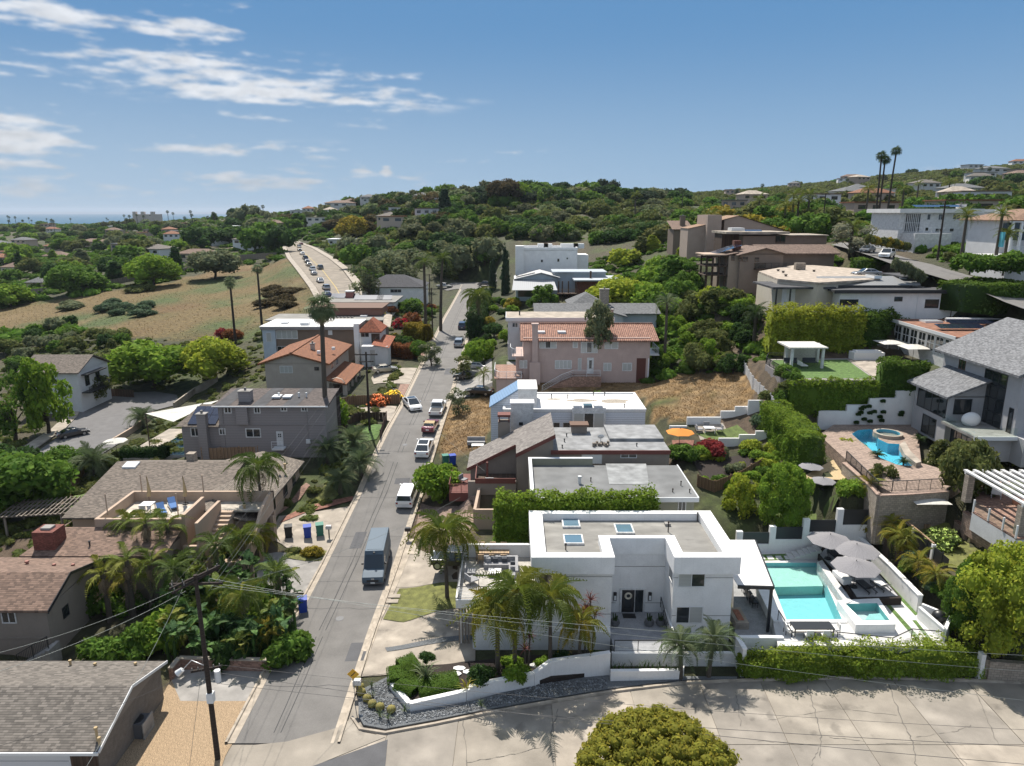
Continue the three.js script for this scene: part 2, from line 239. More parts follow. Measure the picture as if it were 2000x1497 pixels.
const CONTROL=[
['W',-60,20,-1.5],['W',-30,30,-0.2],['W',0,25,0],['W',40,25,0],['W',80,30,2],['W',0,-20,-2],['W',80,-20,0],['W',-80,-20,-3],['W',-15,45,0],['W',10,44,0],['W',30,45,0],['W',45,44,0.2],['W',-30,42,0.1],['W',-45,45,0],
['W',-15,60,0.2],['W',-15,88,3.5],['W',-14,110,5.2],['W',-14,150,6.1],['W',-14,200,7.1],['W',-14,255,8.7],['W',-5,52,0.3],['W',12,52,0.6],['W',28,58,0.4],['W',3,62,1.2],['W',15,62,2],
['W',26,68,4],['W',32,76,6],['W',36,60,5.0],['W',42,52,4],['W',48,58,8.0],['W',44,70,8.4],['W',60,66,9],['W',70,50,9],['W',60,45,3],['W',38,84,9],['W',48,84,9],['W',0,72,2.6],['W',18,72,4.5],['W',3,82,4.2],['W',20,82,6.5],['W',28,86,7],['W',3,92,5.5],['W',14,98,7.5],
['W',26,96,9.5],['W',34,106,12],['W',8,104,8.4],['W',-6,100,5.6],['W',-8,108,6],['W',18,112,10],['W',40,95,13.5],['W',50,98,14],['W',66,100,17],['W',76,92,22],
['W',6,128,10],['W',26,128,13],['W',6,150,11],['W',28,160,15],['W',6,190,12.5],['W',22,195,14],['W',46,150,18],['W',46,118,15.5],['W',60,112,18.6],['W',80,112,22.5],['W',66,100,23.4],['W',80,100,23.6],['W',78,140,25.6],['W',62,140,20],['W',70,170,25],['W',92,150,29],['W',110,130,31],['W',110,100,30],['W',100,70,22],
['W',-26,82,2.5],['W',-26,92,3.6],['W',-40,90,3],['W',-55,76,1],['W',-30,70,1.2],['W',-40,66,1],['W',-55,58,0.2],['W',-28,58,0.2],['W',-40,52,0],['W',-60,96,-1.2],['W',-68,118,-1.5],['W',-62,132,-1.5],['W',-80,96,-2],['W',-90,130,-2],['W',-36,118,4.5],['W',-50,112,2],['W',-28,112,5],['W',-28,135,5.6],['W',-45,140,4],['W',-30,170,6.4],
['Y',300,665,2.5],['Y',100,640,0],['Y',60,560,0],['Y',420,620,5],['Y',300,600,3.5],['Y',500,520,9],['Y',560,560,8.5],['F',640,575,215],['F',690,570,218],['F',600,525,280],['F',560,480,430],['F',650,520,285],['F',620,480,430],
['Y',100,500,3],['F',250,500,400],['F',200,450,900],['F',420,460,600],['F',30,450,900],['W',-1300,1650,9],['W',-700,1650,10],['W',-300,1400,20],['F',470,425,900],['F',400,428,900],
['F',560,416,800],['F',700,405,620],['F',800,396,560],['F',900,388,510],['F',1150,378,490],['F',1300,384,600],['F',1450,378,700],['F',1600,364,800],['F',1750,344,900],['F',1900,331,1000],['F',2000,324,1000],['F',2250,300,1000],
['F',760,440,400],['F',850,470,330],['F',950,425,400],['F',1100,445,350],['F',1000,478,290],['F',1300,430,350],['F',1300,470,250],['F',1500,425,270],['F',1700,432,240],['F',1950,405,280],['F',1700,390,420],['F',1950,360,500],['F',1500,400,420],['F',720,470,420],['F',780,520,300],
['W',1600,1500,130],['W',600,1600,80],['W',0,1700,30],['W',1400,600,130],['W',700,300,80],['W',400,100,55],['W',300,0,25],['W',-400,100,-6],['W',-900,500,-4],['W',-1500,1000,6],['W',-300,150,-3],['W',-300,-20,-8],
];
const tpsKey=(x,F)=>{const g=Math.max(F,-25)+60;return[x/g*2.2,Math.log(g)];};
const kern=(a,b)=>{const d2=a*a+b*b;return d2<1e-12?0:0.5*d2*Math.log(d2);};
const tps=(()=>{
const P=CONTROL.map(([k,a,b,c])=>{const w=k==='Y'?onY(a,b,c):k==='F'?onF(a,b,c):[a,c,b];return[...tpsKey(w[0],w[2]),w[1]];});
const n=P.length,N=n+3,A=Array.from({length:N},()=>new Float64Array(N+1));
for(let i=0;i<n;i++){for(let j=0;j<n;j++)A[i][j]=kern(P[i][0]-P[j][0],P[i][1]-P[j][1])+(i===j?0.0006:0);A[i][n]=A[n][i]=1;A[i][n+1]=A[n+1][i]=P[i][0];A[i][n+2]=A[n+2][i]=P[i][1];A[i][N]=P[i][2];}
for(let c=0;c<N;c++){let m=c;for(let r=c+1;r<N;r++)if(Math.abs(A[r][c])>Math.abs(A[m][c]))m=r;[A[c],A[m]]=[A[m],A[c]];for(let r=0;r<N;r++)if(r!==c){const q=A[r][c]/A[c][c];if(q)for(let k=c;k<=N;k++)A[r][k]-=q*A[c][k];}}
const w=A.map((row,i)=>row[N]/row[i]);
return(x,F)=>{const[s,t]=tpsKey(x,F);let y=w[n]+w[n+1]*s+w[n+2]*t;for(let i=0;i<n;i++)y+=w[i]*kern(s-P[i][0],t-P[i][1]);return y;};
})();
const PADS=[];
const pad=(...a)=>PADS.push(a);
const FARROAD=[[[640,600,198],[712,600]],[[618,562,232],[694,562]],[[590,527,280],[668,527]],[[571,505,330],[641,505]],[[560,485,400],[608,485]],[[556,474,450],[580,474]],[[540,467,520],[562,467]]].map(([[px,py,F],[qx,qy]])=>{const a=onF(px,py,F),b=onF(qx,qy,F);return[F,a[0],b[0],a[1]];});
const HILLROAD=[[[2040,618,91],[2040,575]],[[1962,590,98],[1985,545]],[[1900,562,106],[1940,540]],[[1800,532,116],[1838,510]],[[1745,517,124],[1790,500]],[[1700,500,136],[1740,486]],[[1660,487,150],[1700,477]],[[1625,478,168],[1660,470]]].map(([[px,py,F],[qx,qy]])=>{const a=onF(px,py,F),b=onY(qx,qy,a[1]);return[a,b];});
const segDist=(x,f,a,b)=>{const dx=b[0]-a[0],df=b[2]-a[2],t=clamp(((x-a[0])*dx+(f-a[2])*df)/(dx*dx+df*df));return[Math.hypot(x-a[0]-t*dx,f-a[2]-t*df),lerp(a[1],b[1],t)];};
const CULDESAC=[[30,935,-1.4],[95,905,-1.4],[175,845,-1.5],[230,790,-1.5],[300,785,-1.5]].map(([x,y,Y])=>onY(x,y,Y));
const nearLine=(L,x,f)=>{let best=[1e9,0];for(let i=0;i+1<L.length;i++){const d=segDist(x,f,L[i],L[i+1]);if(d[0]<best[0])best=d;}return best;};
const HILLMID=HILLROAD.map(([a,b])=>[(a[0]+b[0])/2,a[1],(a[2]+b[2])/2]);
function ground(x,F){
let y=tps(x,F);
for(const[x0,x1,f0,f1,Y,b=3]of PADS){const d=Math.hypot(Math.max(x0-x,0,x-x1),Math.max(f0-F,0,F-f1));if(d<b)y=lerp(Y,y,smooth(0,b,d));}
if(F>20&&F<275){const s=along(STREET,F),d=Math.max(s[1]-x,x-s[2],0);if(d<6)y=lerp(s[3]-0.10,y,smooth(1.6,6,d));}
if(F>190&&F<540){const s=along(FARROAD,F),d=Math.max(s[1]-x,x-s[2],0);if(d<14)y=lerp(s[3]-0.25,y,smooth(2.5,14,d));}
if(x>60&&F>60&&F<180){const d=nearLine(HILLMID,x,F);if(d[0]<9)y=lerp(d[1]-0.2,y,smooth(4.5,9,d[0]));}
if(x<-40&&F>70&&F<160){const d=nearLine(CULDESAC,x,F);if(d[0]<14)y=lerp(-1.62,y,smooth(7,14,d[0]));}
if(F<52&&F>10)y=lerp(y,-0.12,smooth(52,48,F)*smooth(-22,-19,x)*smooth(120,70,x));
if(F>1500)y=lerp(y,-60,smooth(1560,1800,F)*smooth(300,-200,x));
return y;
}
function onGround(px,py,lift=0){const[x,y,f]=ray(px,py);let t=30;for(let i=0;i<4000&&t<1600;i++){const h=EYE+y*t-ground(x*t,f*t)-lift;if(h<0.01)break;t+=Math.max(0.04,Math.min(h*0.55,t*0.02));}const X=x*t,F=f*t;return[X,ground(X,F),F];}
const at=(x,F,lift=0)=>[x,ground(x,F)+lift,F];
// ---------------------------------------------------------------- levelled house plots
pad(-4,18,50,59.5,0.3,2);pad(18.5,35,50.2,65.5,-0.6,0.8);pad(-5,18,63.5,73,3.0,2);pad(-4,18,74,83.5,4.6,2);pad(-1,18,86.5,96,5.6,2);pad(-1,22,107,117,9.0,3);pad(-6,-1,105,112,5.7,2);
pad(-44,-23,89,99,3.2,2.5);pad(-62,-45,92,101,1.5,2);pad(-52,-21,66,79,1.4,2);pad(-44,-26,116,128,4.8,3);pad(-50,-36,39,50,0,3);pad(-60,-41,50,66,0.4,3);pad(-40,-28,62,68,0.8,2);
pad(-2,26,118,126,10.4,2.5);pad(2,28,133,146,11.6,3);pad(2,30,182,196,12.6,4);pad(3,24,200,216,13.4,4);
pad(33,56,66,86,7.4,1.2);pad(36,56,88,101,14.0,2.5);pad(56,80,88,104,14.6,3);pad(44,66,108,119,18.6,3);pad(38,66,124,150,18.4,5);pad(40,80,160,176,23.5,5);pad(44,60,50,62,8.6,1.2);pad(37,43,52,63.5,4.9,1.2);pad(80,125,150,165,28.5,5);
// ---------------------------------------------------------------- terrain
const inside=(poly,x,f)=>{let c=false;for(let i=0,j=poly.length-1;i<poly.length;j=i++){const a=poly[i],b=poly[j];if((a[1]>f)!==(b[1]>f)&&x<(b[0]-a[0])*(f-a[1])/(b[1]-a[1])+a[0])c=!c;}return c;};
const footprint=(px)=>px.map(([x,y])=>{const p=onGround(x,y);return[p[0],p[2]];});
const FIELD=footprint([[-40,610],[60,590],[180,577],[330,552],[470,515],[562,508],[605,545],[632,600],[620,628],[520,645],[480,668],[370,670],[200,662],[130,645],[-40,645]]);
const LOTS=[[[1040,760],[1060,742],[1110,736],[1300,742],[1445,722],[1478,775],[1420,802],[1330,828],[1275,828],[1262,775]],[[845,888],[852,850],[870,792],[955,772],[958,830],[942,882]]].map(footprint);
const C={scrub:[0.075,0.078,0.034],green:[0.095,0.135,0.032],gold:[0.215,0.15,0.055],rust:[0.19,0.105,0.04],straw:[0.30,0.205,0.095],soil:[0.15,0.105,0.07]};
const mixc=(a,b,t)=>a.map((v,i)=>lerp(v,b[i],t));
function groundColour(x,F){
const w=Math.max(1,F/90),n1=fbm(x*0.05/w*2,F*0.05/w*2,1.5,4),n2=fbm(x*0.14,F*0.10,6.5,4),jx=x+n2*5,jf=F+n1*9;
if(F>130&&x<-30&&inside(FIELD,jx,jf)){
let c=mixc(C.gold,C.green,smooth(-0.14,0.1,fbm(x*0.022,F*0.018,12.5,5)));
c=mixc(c,C.rust,0.6*smooth(0.0,0.3,fbm(x*0.035,F*0.02,31,4)));
return mixc(c,C.straw,0.6*smooth(0.12,0.35,fbm(x*0.05,F*0.03,44,4)));
}
for(const L of LOTS)if(inside(L,x+n2*1.2,F+n1*1.2)){
const c=mixc([0.30,0.19,0.08],[0.40,0.275,0.14],smooth(-0.15,0.3,fbm(x*0.35,F*0.25,3,4)));
return mixc(mixc(c,C.rust,0.35*smooth(0,0.3,n2)),C.green,0.9*smooth(0.16,0.42,fbm(x*0.13+3.1,F*0.11,8.2,3)+0.5*smooth(3.2,0,Math.hypot((x-20.5)/1.5,F-97))));
}
const c=mixc(C.scrub,C.soil,smooth(-0.05,0.3,n1));
return mixc(c,C.green,0.7*smooth(0.02,0.3,n2));
}
{
const rows=[],cols=230;for(let f=12;f<1900;f*=1.0205)rows.push(f);rows.unshift(-60,-20,0,6);
const P=[],Cc=[],U=[],I=[];
rows.forEach((F)=>{const half=Math.max(F,20)*1.22+25;for(let j=0;j<=cols;j++){const s=j/cols*2-1,x=half*(0.55*s+0.45*s*s*s),y=ground(x,F);P.push(x,y,-F);Cc.push(...groundColour(x,F));U.push(x,F);}});
for(let i=0;i+1<rows.length;i++)for(let j=0;j<cols;j++){const a=i*(cols+1)+j,b=a+cols+1;I.push(a,a+1,b+1,a,b+1,b);}
const g=new THREE.BufferGeometry();g.setIndex(I);g.setAttribute('position',new THREE.Float32BufferAttribute(P,3));g.setAttribute('color',new THREE.Float32BufferAttribute(Cc,3));g.setAttribute('uv',new THREE.Float32BufferAttribute(U,2));g.computeVertexNormals();
const m=place(new THREE.Mesh(g,mat([1.05,1.05,1.05],0.97,{map:'dry',s:7,vertexColors:true,bump:'gravel',bs:0.06,bsz:9})));m.name='terrain';tag(m,null,null,null,'structure');scene.add(m);
const sea=place(new THREE.Mesh(new THREE.CircleGeometry(24000,96).rotateX(-Math.PI/2),mat([0.06,0.125,0.19],0.9,{phys:true,specularIntensity:0.0,bump:'sea',bs:0.6,bsz:90})));sea.position.y=-28;sea.name='sea';tag(sea,null,null,null,'structure');scene.add(sea);
const uv=sea.geometry.attributes.uv,q=sea.geometry.attributes.position;for(let i=0;i<uv.count;i++)uv.setXY(i,q.getX(i),q.getZ(i));
}
const struct=(o)=>tag(o,null,null,null,'structure');
function drape(mb,poly,lift=0.07,cell=2,h=ground){
const xs=poly.map((q)=>q[0]),fs=poly.map((q)=>q[1]);
const cut=(P,k,v,keep)=>{const out=[];for(let i=0;i<P.length;i++){const a=P[i],b=P[(i+1)%P.length],ia=keep*(a[k]-v)>=0,ib=keep*(b[k]-v)>=0;if(ia)out.push(a);if(ia!==ib){const t=(v-a[k])/(b[k]-a[k]);out.push([lerp(a[0],b[0],t),lerp(a[1],b[1],t)]);}}return out;};
for(let x=Math.floor(Math.min(...xs)/cell)*cell;x<Math.max(...xs);x+=cell){
const strip=cut(cut(poly,0,x,1),0,x+cell,-1);if(strip.length<3)continue;
for(let f=Math.floor(Math.min(...fs)/cell)*cell;f<Math.max(...fs);f+=cell){
const c=cut(cut(strip,1,f,1),1,f+cell,-1);if(c.length<3)continue;
const V=c.map((q)=>new THREE.Vector2(q[0],q[1]));
for(const t of THREE.ShapeUtils.triangulateShape(V,[])){let[a,b,d]=t.map((i)=>[c[i][0],h(c[i][0],c[i][1])+lift,c[i][1]]);if((b[0]-a[0])*(d[2]-a[2])-(b[2]-a[2])*(d[0]-a[0])<0)[b,d]=[d,b];mb.tri(a,b,d,[a[0],a[2]],[b[0],b[2]],[d[0],d[2]]);}
}
}
return mb;
}
const sheet=(name,m,px,lift=0.08,cell=1.5)=>struct(drape(new MB(),footprint(px),lift,cell).build(name,m));
// ---------------------------------------------------------------- streets
{
const rows=[];for(let f=41;f<=262;f+=1.5)rows.push(along(STREET,f));
const strip=(off0,off1,up0,up1,side)=>{const m=new MB();for(let i=0;i+1<rows.length;i++){const a=rows[i],b=rows[i+1],e=(r,o)=>(side<0?r[1]-o:r[2]+o);const q=[[e(a,off0),a[3]+up0,a[0]],[e(a,off1),a[3]+up1,a[0]],[e(b,off1),b[3]+up1,b[0]],[e(b,off0),b[3]+up0,b[0]]];m.quad(...(side<0?[q[1],q[0],q[3],q[2]]:q));}return m;};
const road=new MB();for(let i=0;i+1<rows.length;i++){const a=rows[i],b=rows[i+1];const A=[a[1],a[3]+0.02,a[0]],B=[a[2],a[3]+0.02,a[0]],D=[b[2],b[3]+0.02,b[0]],E=[b[1],b[3]+0.02,b[0]];road.tri(A,B,D,[A[0],A[2]],[B[0],B[2]],[D[0],D[2]]).tri(A,D,E,[A[0],A[2]],[D[0],D[2]],[E[0],E[2]]);}
struct(road.build('street',M.asphalt));
for(const s of[-1,1]){
const g=strip(0,0.45,0.035,0.02,s),k=strip(0.45,0.5,0.02,0.14,s),t=strip(0.5,0.66,0.14,0.145,s),o=strip(0.66,0.68,0.145,-0.4,s);for(const m of[k,t,o]){g.p.push(...m.p);g.n.push(...m.n);g.u.push(...m.u);}
struct(g.build('kerb',M.kerb));
}
const sr=rng(5),tar=(pts,w,nm)=>{const m=new MB();for(let i=0;i+1<pts.length;i++){const a=pts[i],b=pts[i+1],d=Math.hypot(b[0]-a[0],b[1]-a[1]),nx=-(b[1]-a[1])/d*w/2,nf=(b[0]-a[0])/d*w/2,Y=(q)=>along(STREET,q[1])[3]+0.026;m.quad([a[0]-nx,Y(a),a[1]-nf],[b[0]-nx,Y(b),b[1]-nf],[b[0]+nx,Y(b),b[1]+nf],[a[0]+nx,Y(a),a[1]+nf]);}return struct(m.build(nm,M.seal));};
for(const t of[0.36,0.44]){const L=[];for(let f=42;f<250;f+=3){const r=along(STREET,f);L.push([lerp(r[1],r[2],t+(sr()-0.5)*0.012),f]);}tar(L,0.07,'tar_seam');}
for(const f of[47,57.5,62,66.5,70.5,79,90,99,111,121,134]){const r=along(STREET,f);const L=[];for(let k=0;k<=8;k++)L.push([lerp(r[1],r[2],k/8),f+(sr()-0.5)*0.25]);tar(L,0.05,'tar_seam');}
for(const[x,f,w,d,m]of[[-13.4,50,1.6,2.6,M.asphaltDark],[-17,68,1.2,3.4,M.asphaltDark],[-14.5,82,1.8,1.4,M.asphaltDark],[-16.2,107,1.4,4,M.asphaltDark],[-12.6,128,1.5,5,M.asphaltDark]])struct(drape(new MB(),[[x,f],[x+w,f+0.1],[x+w,f+d],[x,f+d-0.1]],0.028,2,(X,Z)=>along(STREET,Z)[3]).build('asphalt_patch',m));for(const[x,f]of[[-15.2,56],[-14.6,92]]){const c=[];for(let k=0;k<16;k++)c.push([x+Math.cos(k/16*6.283)*0.36,f+Math.sin(k/16*6.283)*0.36]);struct(drape(new MB(),c,0.035,2,(X,Z)=>along(STREET,Z)[3]).build('manhole_cover',M.darkMetal));}
const end=onGround(888,556);const disc=[];for(let k=0;k<24;k++)disc.push([-13+Math.cos(k/24*6.283)*12,258+Math.sin(k/24*6.283)*10]);
struct(drape(new MB(),disc,0.2,3).build('street',M.asphalt));
struct(new MB().slab([[610,1497],[757,1445],[752,1500],[640,1520]].map(([x,y])=>{const p=onY(x,y,0.03);return[p[0],0.03,p[2]];}),0,0).build('asphalt_patch',M.asphaltDark));
}
{
const kerbLine=[[440,1490],[478,1455],[560,1447],[655,1420],[684,1404],[700,1428],[752,1436],[850,1418],[950,1397],[1090,1372],[1200,1354],[1340,1337],[1500,1331],[1700,1326],[2040,1338]].map(([x,y])=>onY(x,y,0)).map((p)=>[p[0],p[2]]);
const far=(x)=>{let i=0;while(i+2<kerbLine.length&&kerbLine[i+1][0]<x)i++;const a=kerbLine[i],b=kerbLine[i+1];return lerp(a[1],b[1],clamp((x-a[0])/(b[0]-a[0])));};
const base=new MB().slab([[-60,6],[70,6],[70,49],[36,49],[20,48],[-21,45.6],[-60,45.6]].map(([x,f])=>[x,f]),-0.06,0);struct(base.build('road_bed',M.concrete2));
const roadRoot=new THREE.Group();roadRoot.name='concrete_road';struct(roadRoot);scene.add(roadRoot);
const xs=[-46,-40,-34,-28.5,-24,-19.2,-14.6,-11.9,-8.4,-3.75,2.9,8.9,14.3,18.95,24.0,29.3,34.8,40.4,46,52,58],fs=[8,15,22,29,35,40.9,60],sr=rng(12),mats=[M.concrete,M.concrete2,M.paleConcrete];
const lean=(x,f)=>x+(46-f)*0.028*Math.sin(x*0.9)-(46-f)*0.02;
for(let i=0;i+1<xs.length;i++)for(let j=0,rows=xs[i]<8?[8,18,27,36,60]:fs,fs2=rows;j+1<fs2.length;j++){
let pts=[];const x0=xs[i],x1=xs[i+1],f0=fs2[j],f1=fs2[j+1],g=0.025,cut=(x,f)=>Math.min(f,far(x)-0.02);
if(x0<-19&&f0>=36)continue;
for(let k=0;k<=4;k++){const x=lerp(x0+g,x1-g,k/4);pts.push([lean(x,f0),0,cut(x,f0)+g]);}
for(let k=4;k>=0;k--){const x=lerp(x0+g,x1-g,k/4);pts.push([lean(x,cut(x,f1)),0,cut(x,f1)-g]);}
if(pts[0][2]>pts[9][2]-0.3&&pts[4][2]>pts[5][2]-0.3)continue;
const lift=-0.004+(sr()-0.5)*0.012;pts=pts.map((q)=>[q[0],lift,q[2]]);
new MB().slab(pts,0,0.06).build('slab',mats[Math.floor(sr()*3)],roadRoot);
}
const crack=(px,w=0.05)=>{const L=[];px.map(([x,y])=>onY(x,y,0.012)).forEach((p,i,A)=>{if(i)for(let k=1;k<=8;k++){const a=A[i-1];L.push([lerp(a[0],p[0],k/8)+(sr()-0.5)*0.16,lerp(a[2],p[2],k/8)+(sr()-0.5)*0.16]);}else L.push([p[0],p[2]]);});const m=new MB();for(let i=0;i+1<L.length;i++){const a=L[i],b=L[i+1],d=Math.hypot(b[0]-a[0],b[1]-a[1])||1,h=w*(0.2+sr()*0.6)/2,nx=-(b[1]-a[1])/d*h,nf=(b[0]-a[0])/d*h;m.quad([a[0]-nx,0.012,a[1]-nf],[b[0]-nx,0.012,b[1]-nf],[b[0]+nx,0.012,b[1]+nf],[a[0]+nx,0.012,a[1]+nf]);}m.build('crack',M.crack,roadRoot);};
crack([[905,1405],[912,1497]],0.09);crack([[1090,1385],[1075,1440],[1080,1497]],0.1);crack([[912,1490],[985,1478],[1075,1455]],0.06);crack([[1436,1352],[1440,1372],[1448,1420]],0.08);crack([[1578,1340],[1594,1395],[1605,1440],[1602,1480]],0.1);crack([[1735,1335],[1762,1408],[1785,1455],[1790,1497]],0.11);crack([[1905,1345],[1925,1400],[1950,1455]],0.09);crack([[1480,1448],[1610,1455],[1800,1452]],0.05);crack([[1500,1407],[1640,1385],[1750,1398]],0.04);crack([[1790,1440],[1860,1430],[1900,1418]],0.04);crack([[1600,1460],[1585,1497]],0.06);crack([[1850,1448],[1890,1497]],0.05);crack([[1620,1440],[1690,1450]],0.05);crack([[655,1440],[700,1432],[745,1438]],0.04);crack([[640,1395],[700,1445],[730,1470]],0.035);
struct(new MB().slab([[425,1502],[440,1492],[474,1458],[560,1449],[655,1423],[690,1402],[706,1430],[752,1440],[600,1502]].map(([x,y])=>{const p=onY(x,y,0.03);return[p[0],p[2]];}),0.028,0.02).build('gutter_pan',M.concrete2));
const kb=new MB();for(let i=4;i+1<kerbLine.length;i++){const a=kerbLine[i],b=kerbLine[i+1],d=Math.hypot(b[0]-a[0],b[1]-a[1]),nx=-(b[1]-a[1])/d,nf=(b[0]-a[0])/d,q=(p,o,y)=>[p[0]+nx*o,y,p[1]+nf*o];kb.quad(q(a,0,-0.05),q(b,0,-0.05),q(b,0.03,0.14),q(a,0.03,0.14)).quad(q(a,0.03,0.14),q(b,0.03,0.14),q(b,0.2,0.15),q(a,0.2,0.15)).quad(q(b,0.2,-0.1),q(a,0.2,-0.1),q(a,0.2,0.15),q(b,0.2,0.15));}
struct(kb.build('kerb',M.kerb));
}
{
const rib=(rows,m,name,lift,sub=6)=>{const g=new MB();for(let i=0;i+1<rows.length;i++)for(let k=0;k<sub;k++){const q=(t,e)=>[0,1,2].map((c)=>lerp(rows[i][e][c],rows[i+1][e][c],t)+(c===1?lift:0));const A=q(k/sub,0),B=q(k/sub,1),D=q((k+1)/sub,1),E=q((k+1)/sub,0);g.tri(A,B,D,[A[0],A[2]],[B[0],B[2]],[D[0],D[2]]).tri(A,D,E,[A[0],A[2]],[D[0],D[2]],[E[0],E[2]]);}return struct(g.build(name,m));};
const fine=[];for(let F=192;F<=530;F+=8){const r=along(FARROAD,F);fine.push([[r[1],r[3],F],[r[2],r[3],F]]);}
const far=mat([0.30,0.265,0.22],0.9,{map:'concrete',s:14});
rib(fine,far,'far_road',0,1);
rib(fine.map(([a])=>[[a[0]-2.4,a[1]+0.15,a[2]],[a[0]-0.2,a[1]+0.15,a[2]]]),M.paleConcrete,'pavement',0,1);
rib(fine.map(([,b])=>[[b[0]+0.2,b[1]+0.15,b[2]],[b[0]+3.2,b[1]+0.15,b[2]]]),M.paleConcrete,'pavement',0,1);
rib(fine.map(([a,b])=>{const m=[0,1,2].map((k)=>lerp(a[k],b[k],0.5));return[[m[0]-0.1,m[1],m[2]],[m[0]+0.1,m[1],m[2]]];}),mat([0.5,0.36,0.08],0.8),'road_line',0.03,1);
rib(HILLROAD,mat([0.20,0.19,0.18],0.9,{map:'asphalt',s:10}),'hill_road',0.02,5);
rib(HILLROAD.map(([a,b])=>{const w=Math.hypot(b[0]-a[0],b[2]-a[2]),n=[(b[0]-a[0])/w,0,(b[2]-a[2])/w];return[b,[b[0]+n[0]*1.0,b[1]+0.12,b[2]+n[2]*1.0]];}),M.kerb,'kerb',0.02,4);
const poly=[[-20,985],[40,905],[120,850],[160,800],[190,785],[240,768],[300,765],[345,772],[350,790],[310,800],[272,812],[262,830],[235,865],[170,905],[110,945],[40,1010]].map(([x,y])=>onY(x,y,-1.5)).map((p)=>[p[0],p[2]]);
struct(drape(new MB(),poly,0,4,()=>-1.46).build('cul_de_sac',mat([0.175,0.17,0.17],0.92,{map:'asphalt',s:9})));
const kerbPx=[[20,912],[95,860],[128,838],[150,815],[158,800],[185,783],[240,766]],kb=new MB();for(let i=0;i+1<kerbPx.length;i++){const[a,b]=[onY(...kerbPx[i],-1.5),onY(...kerbPx[i+1],-1.5)],d=Math.hypot(b[0]-a[0],b[2]-a[2]),n=[-(b[2]-a[2])/d,(b[0]-a[0])/d];const q=(p,o,y)=>[p[0]+n[0]*o,y,p[2]+n[1]*o];kb.quad(q(a,0,-1.5),q(b,0,-1.5),q(b,0,-1.32),q(a,0,-1.32)).quad(q(a,0,-1.32),q(b,0,-1.32),q(b,2.2,-1.3),q(a,2.2,-1.3));}
struct(kb.build('pavement',M.paleConcrete));
}
// ---------------------------------------------------------------- plants: shared geometries
function leafCloud({seed,blobs,n,size,lift=0.25,core=0.74,wide=0.55,coreDetail=1,flowers}){
const r=rng(seed),P=[],N=[],K=[],I=[],tot=blobs.reduce((s,b)=>s+b[3]*b[3],0);
const tone=blobs.map(()=>0.82+r()*0.36);
const dir=()=>{for(;;){const v=new THREE.Vector3(r()*2-1,r()*2-1,r()*2-1),l=v.length();if(l>0.1&&l<1)return v.divideScalar(l);}};
for(let bi=0;bi<blobs.length;bi++){
const[bx,by,bz,br,sy=0.85]=blobs[bi];
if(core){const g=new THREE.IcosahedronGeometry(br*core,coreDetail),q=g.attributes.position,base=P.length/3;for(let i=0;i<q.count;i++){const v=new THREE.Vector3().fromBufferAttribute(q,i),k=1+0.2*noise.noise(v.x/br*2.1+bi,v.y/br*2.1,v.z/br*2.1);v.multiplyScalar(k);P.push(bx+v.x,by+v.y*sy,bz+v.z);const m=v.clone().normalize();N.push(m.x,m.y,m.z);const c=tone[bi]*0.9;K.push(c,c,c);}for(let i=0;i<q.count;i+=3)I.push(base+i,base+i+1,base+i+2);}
const cnt=Math.max(3,Math.round(n*br*br/tot));
for(let i=0;i<cnt;i++){
const d=dir();if(d.y<-0.35&&r()<0.6)d.y*=-1;
const rad=br*(0.8+0.3*r()),c=new THREE.Vector3(bx+d.x*rad,by+d.y*rad*sy,bz+d.z*rad);
const nm=d.clone().multiplyScalar(0.55).add(dir().multiplyScalar(0.75));nm.y+=lift;nm.normalize();
const t=new THREE.Vector3().crossVectors(nm,dir()).normalize(),b=new THREE.Vector3().crossVectors(nm,t),s=size*(0.6+0.8*r());
const q=[c.clone().addScaledVector(t,-s),c.clone().addScaledVector(b,s*wide),c.clone().addScaledVector(t,s),c.clone().addScaledVector(b,-s*wide)],base=P.length/3;
for(const v of q){P.push(v.x,v.y,v.z);N.push(nm.x,nm.y,nm.z);}
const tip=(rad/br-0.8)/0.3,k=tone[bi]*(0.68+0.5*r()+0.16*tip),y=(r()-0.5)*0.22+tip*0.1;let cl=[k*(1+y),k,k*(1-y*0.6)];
if(flowers&&r()<flowers[0])cl=flowers.slice(1);
for(let j=0;j<4;j++)K.push(...cl);
I.push(base,base+2,base+1,base,base+3,base+2);
}
}
const g=new THREE.BufferGeometry();g.setIndex(I);g.setAttribute('position',new THREE.Float32BufferAttribute(P,3));g.setAttribute('normal',new THREE.Float32BufferAttribute(N,3));g.setAttribute('color',new THREE.Float32BufferAttribute(K,3));return g;
}
const lumps=(seed,k,f)=>{const r=rng(seed),o=[];for(let i=0;i<k;i++)o.push(f(r,i/k,i));return o;};
const ball=(seed,k,br,flat=0.7,under=-0.35)=>lumps(seed,k,(r,t,i)=>{const y=lerp(under,0.95,(i+0.5)/k),a=i*2.4+r()*1.2,q=Math.sqrt(Math.max(0.05,1-y*y))*(0.62+0.18*r());return[Math.cos(a)*q,y*flat*0.8,Math.sin(a)*q,br*(0.7+0.6*r())];});
const G={};
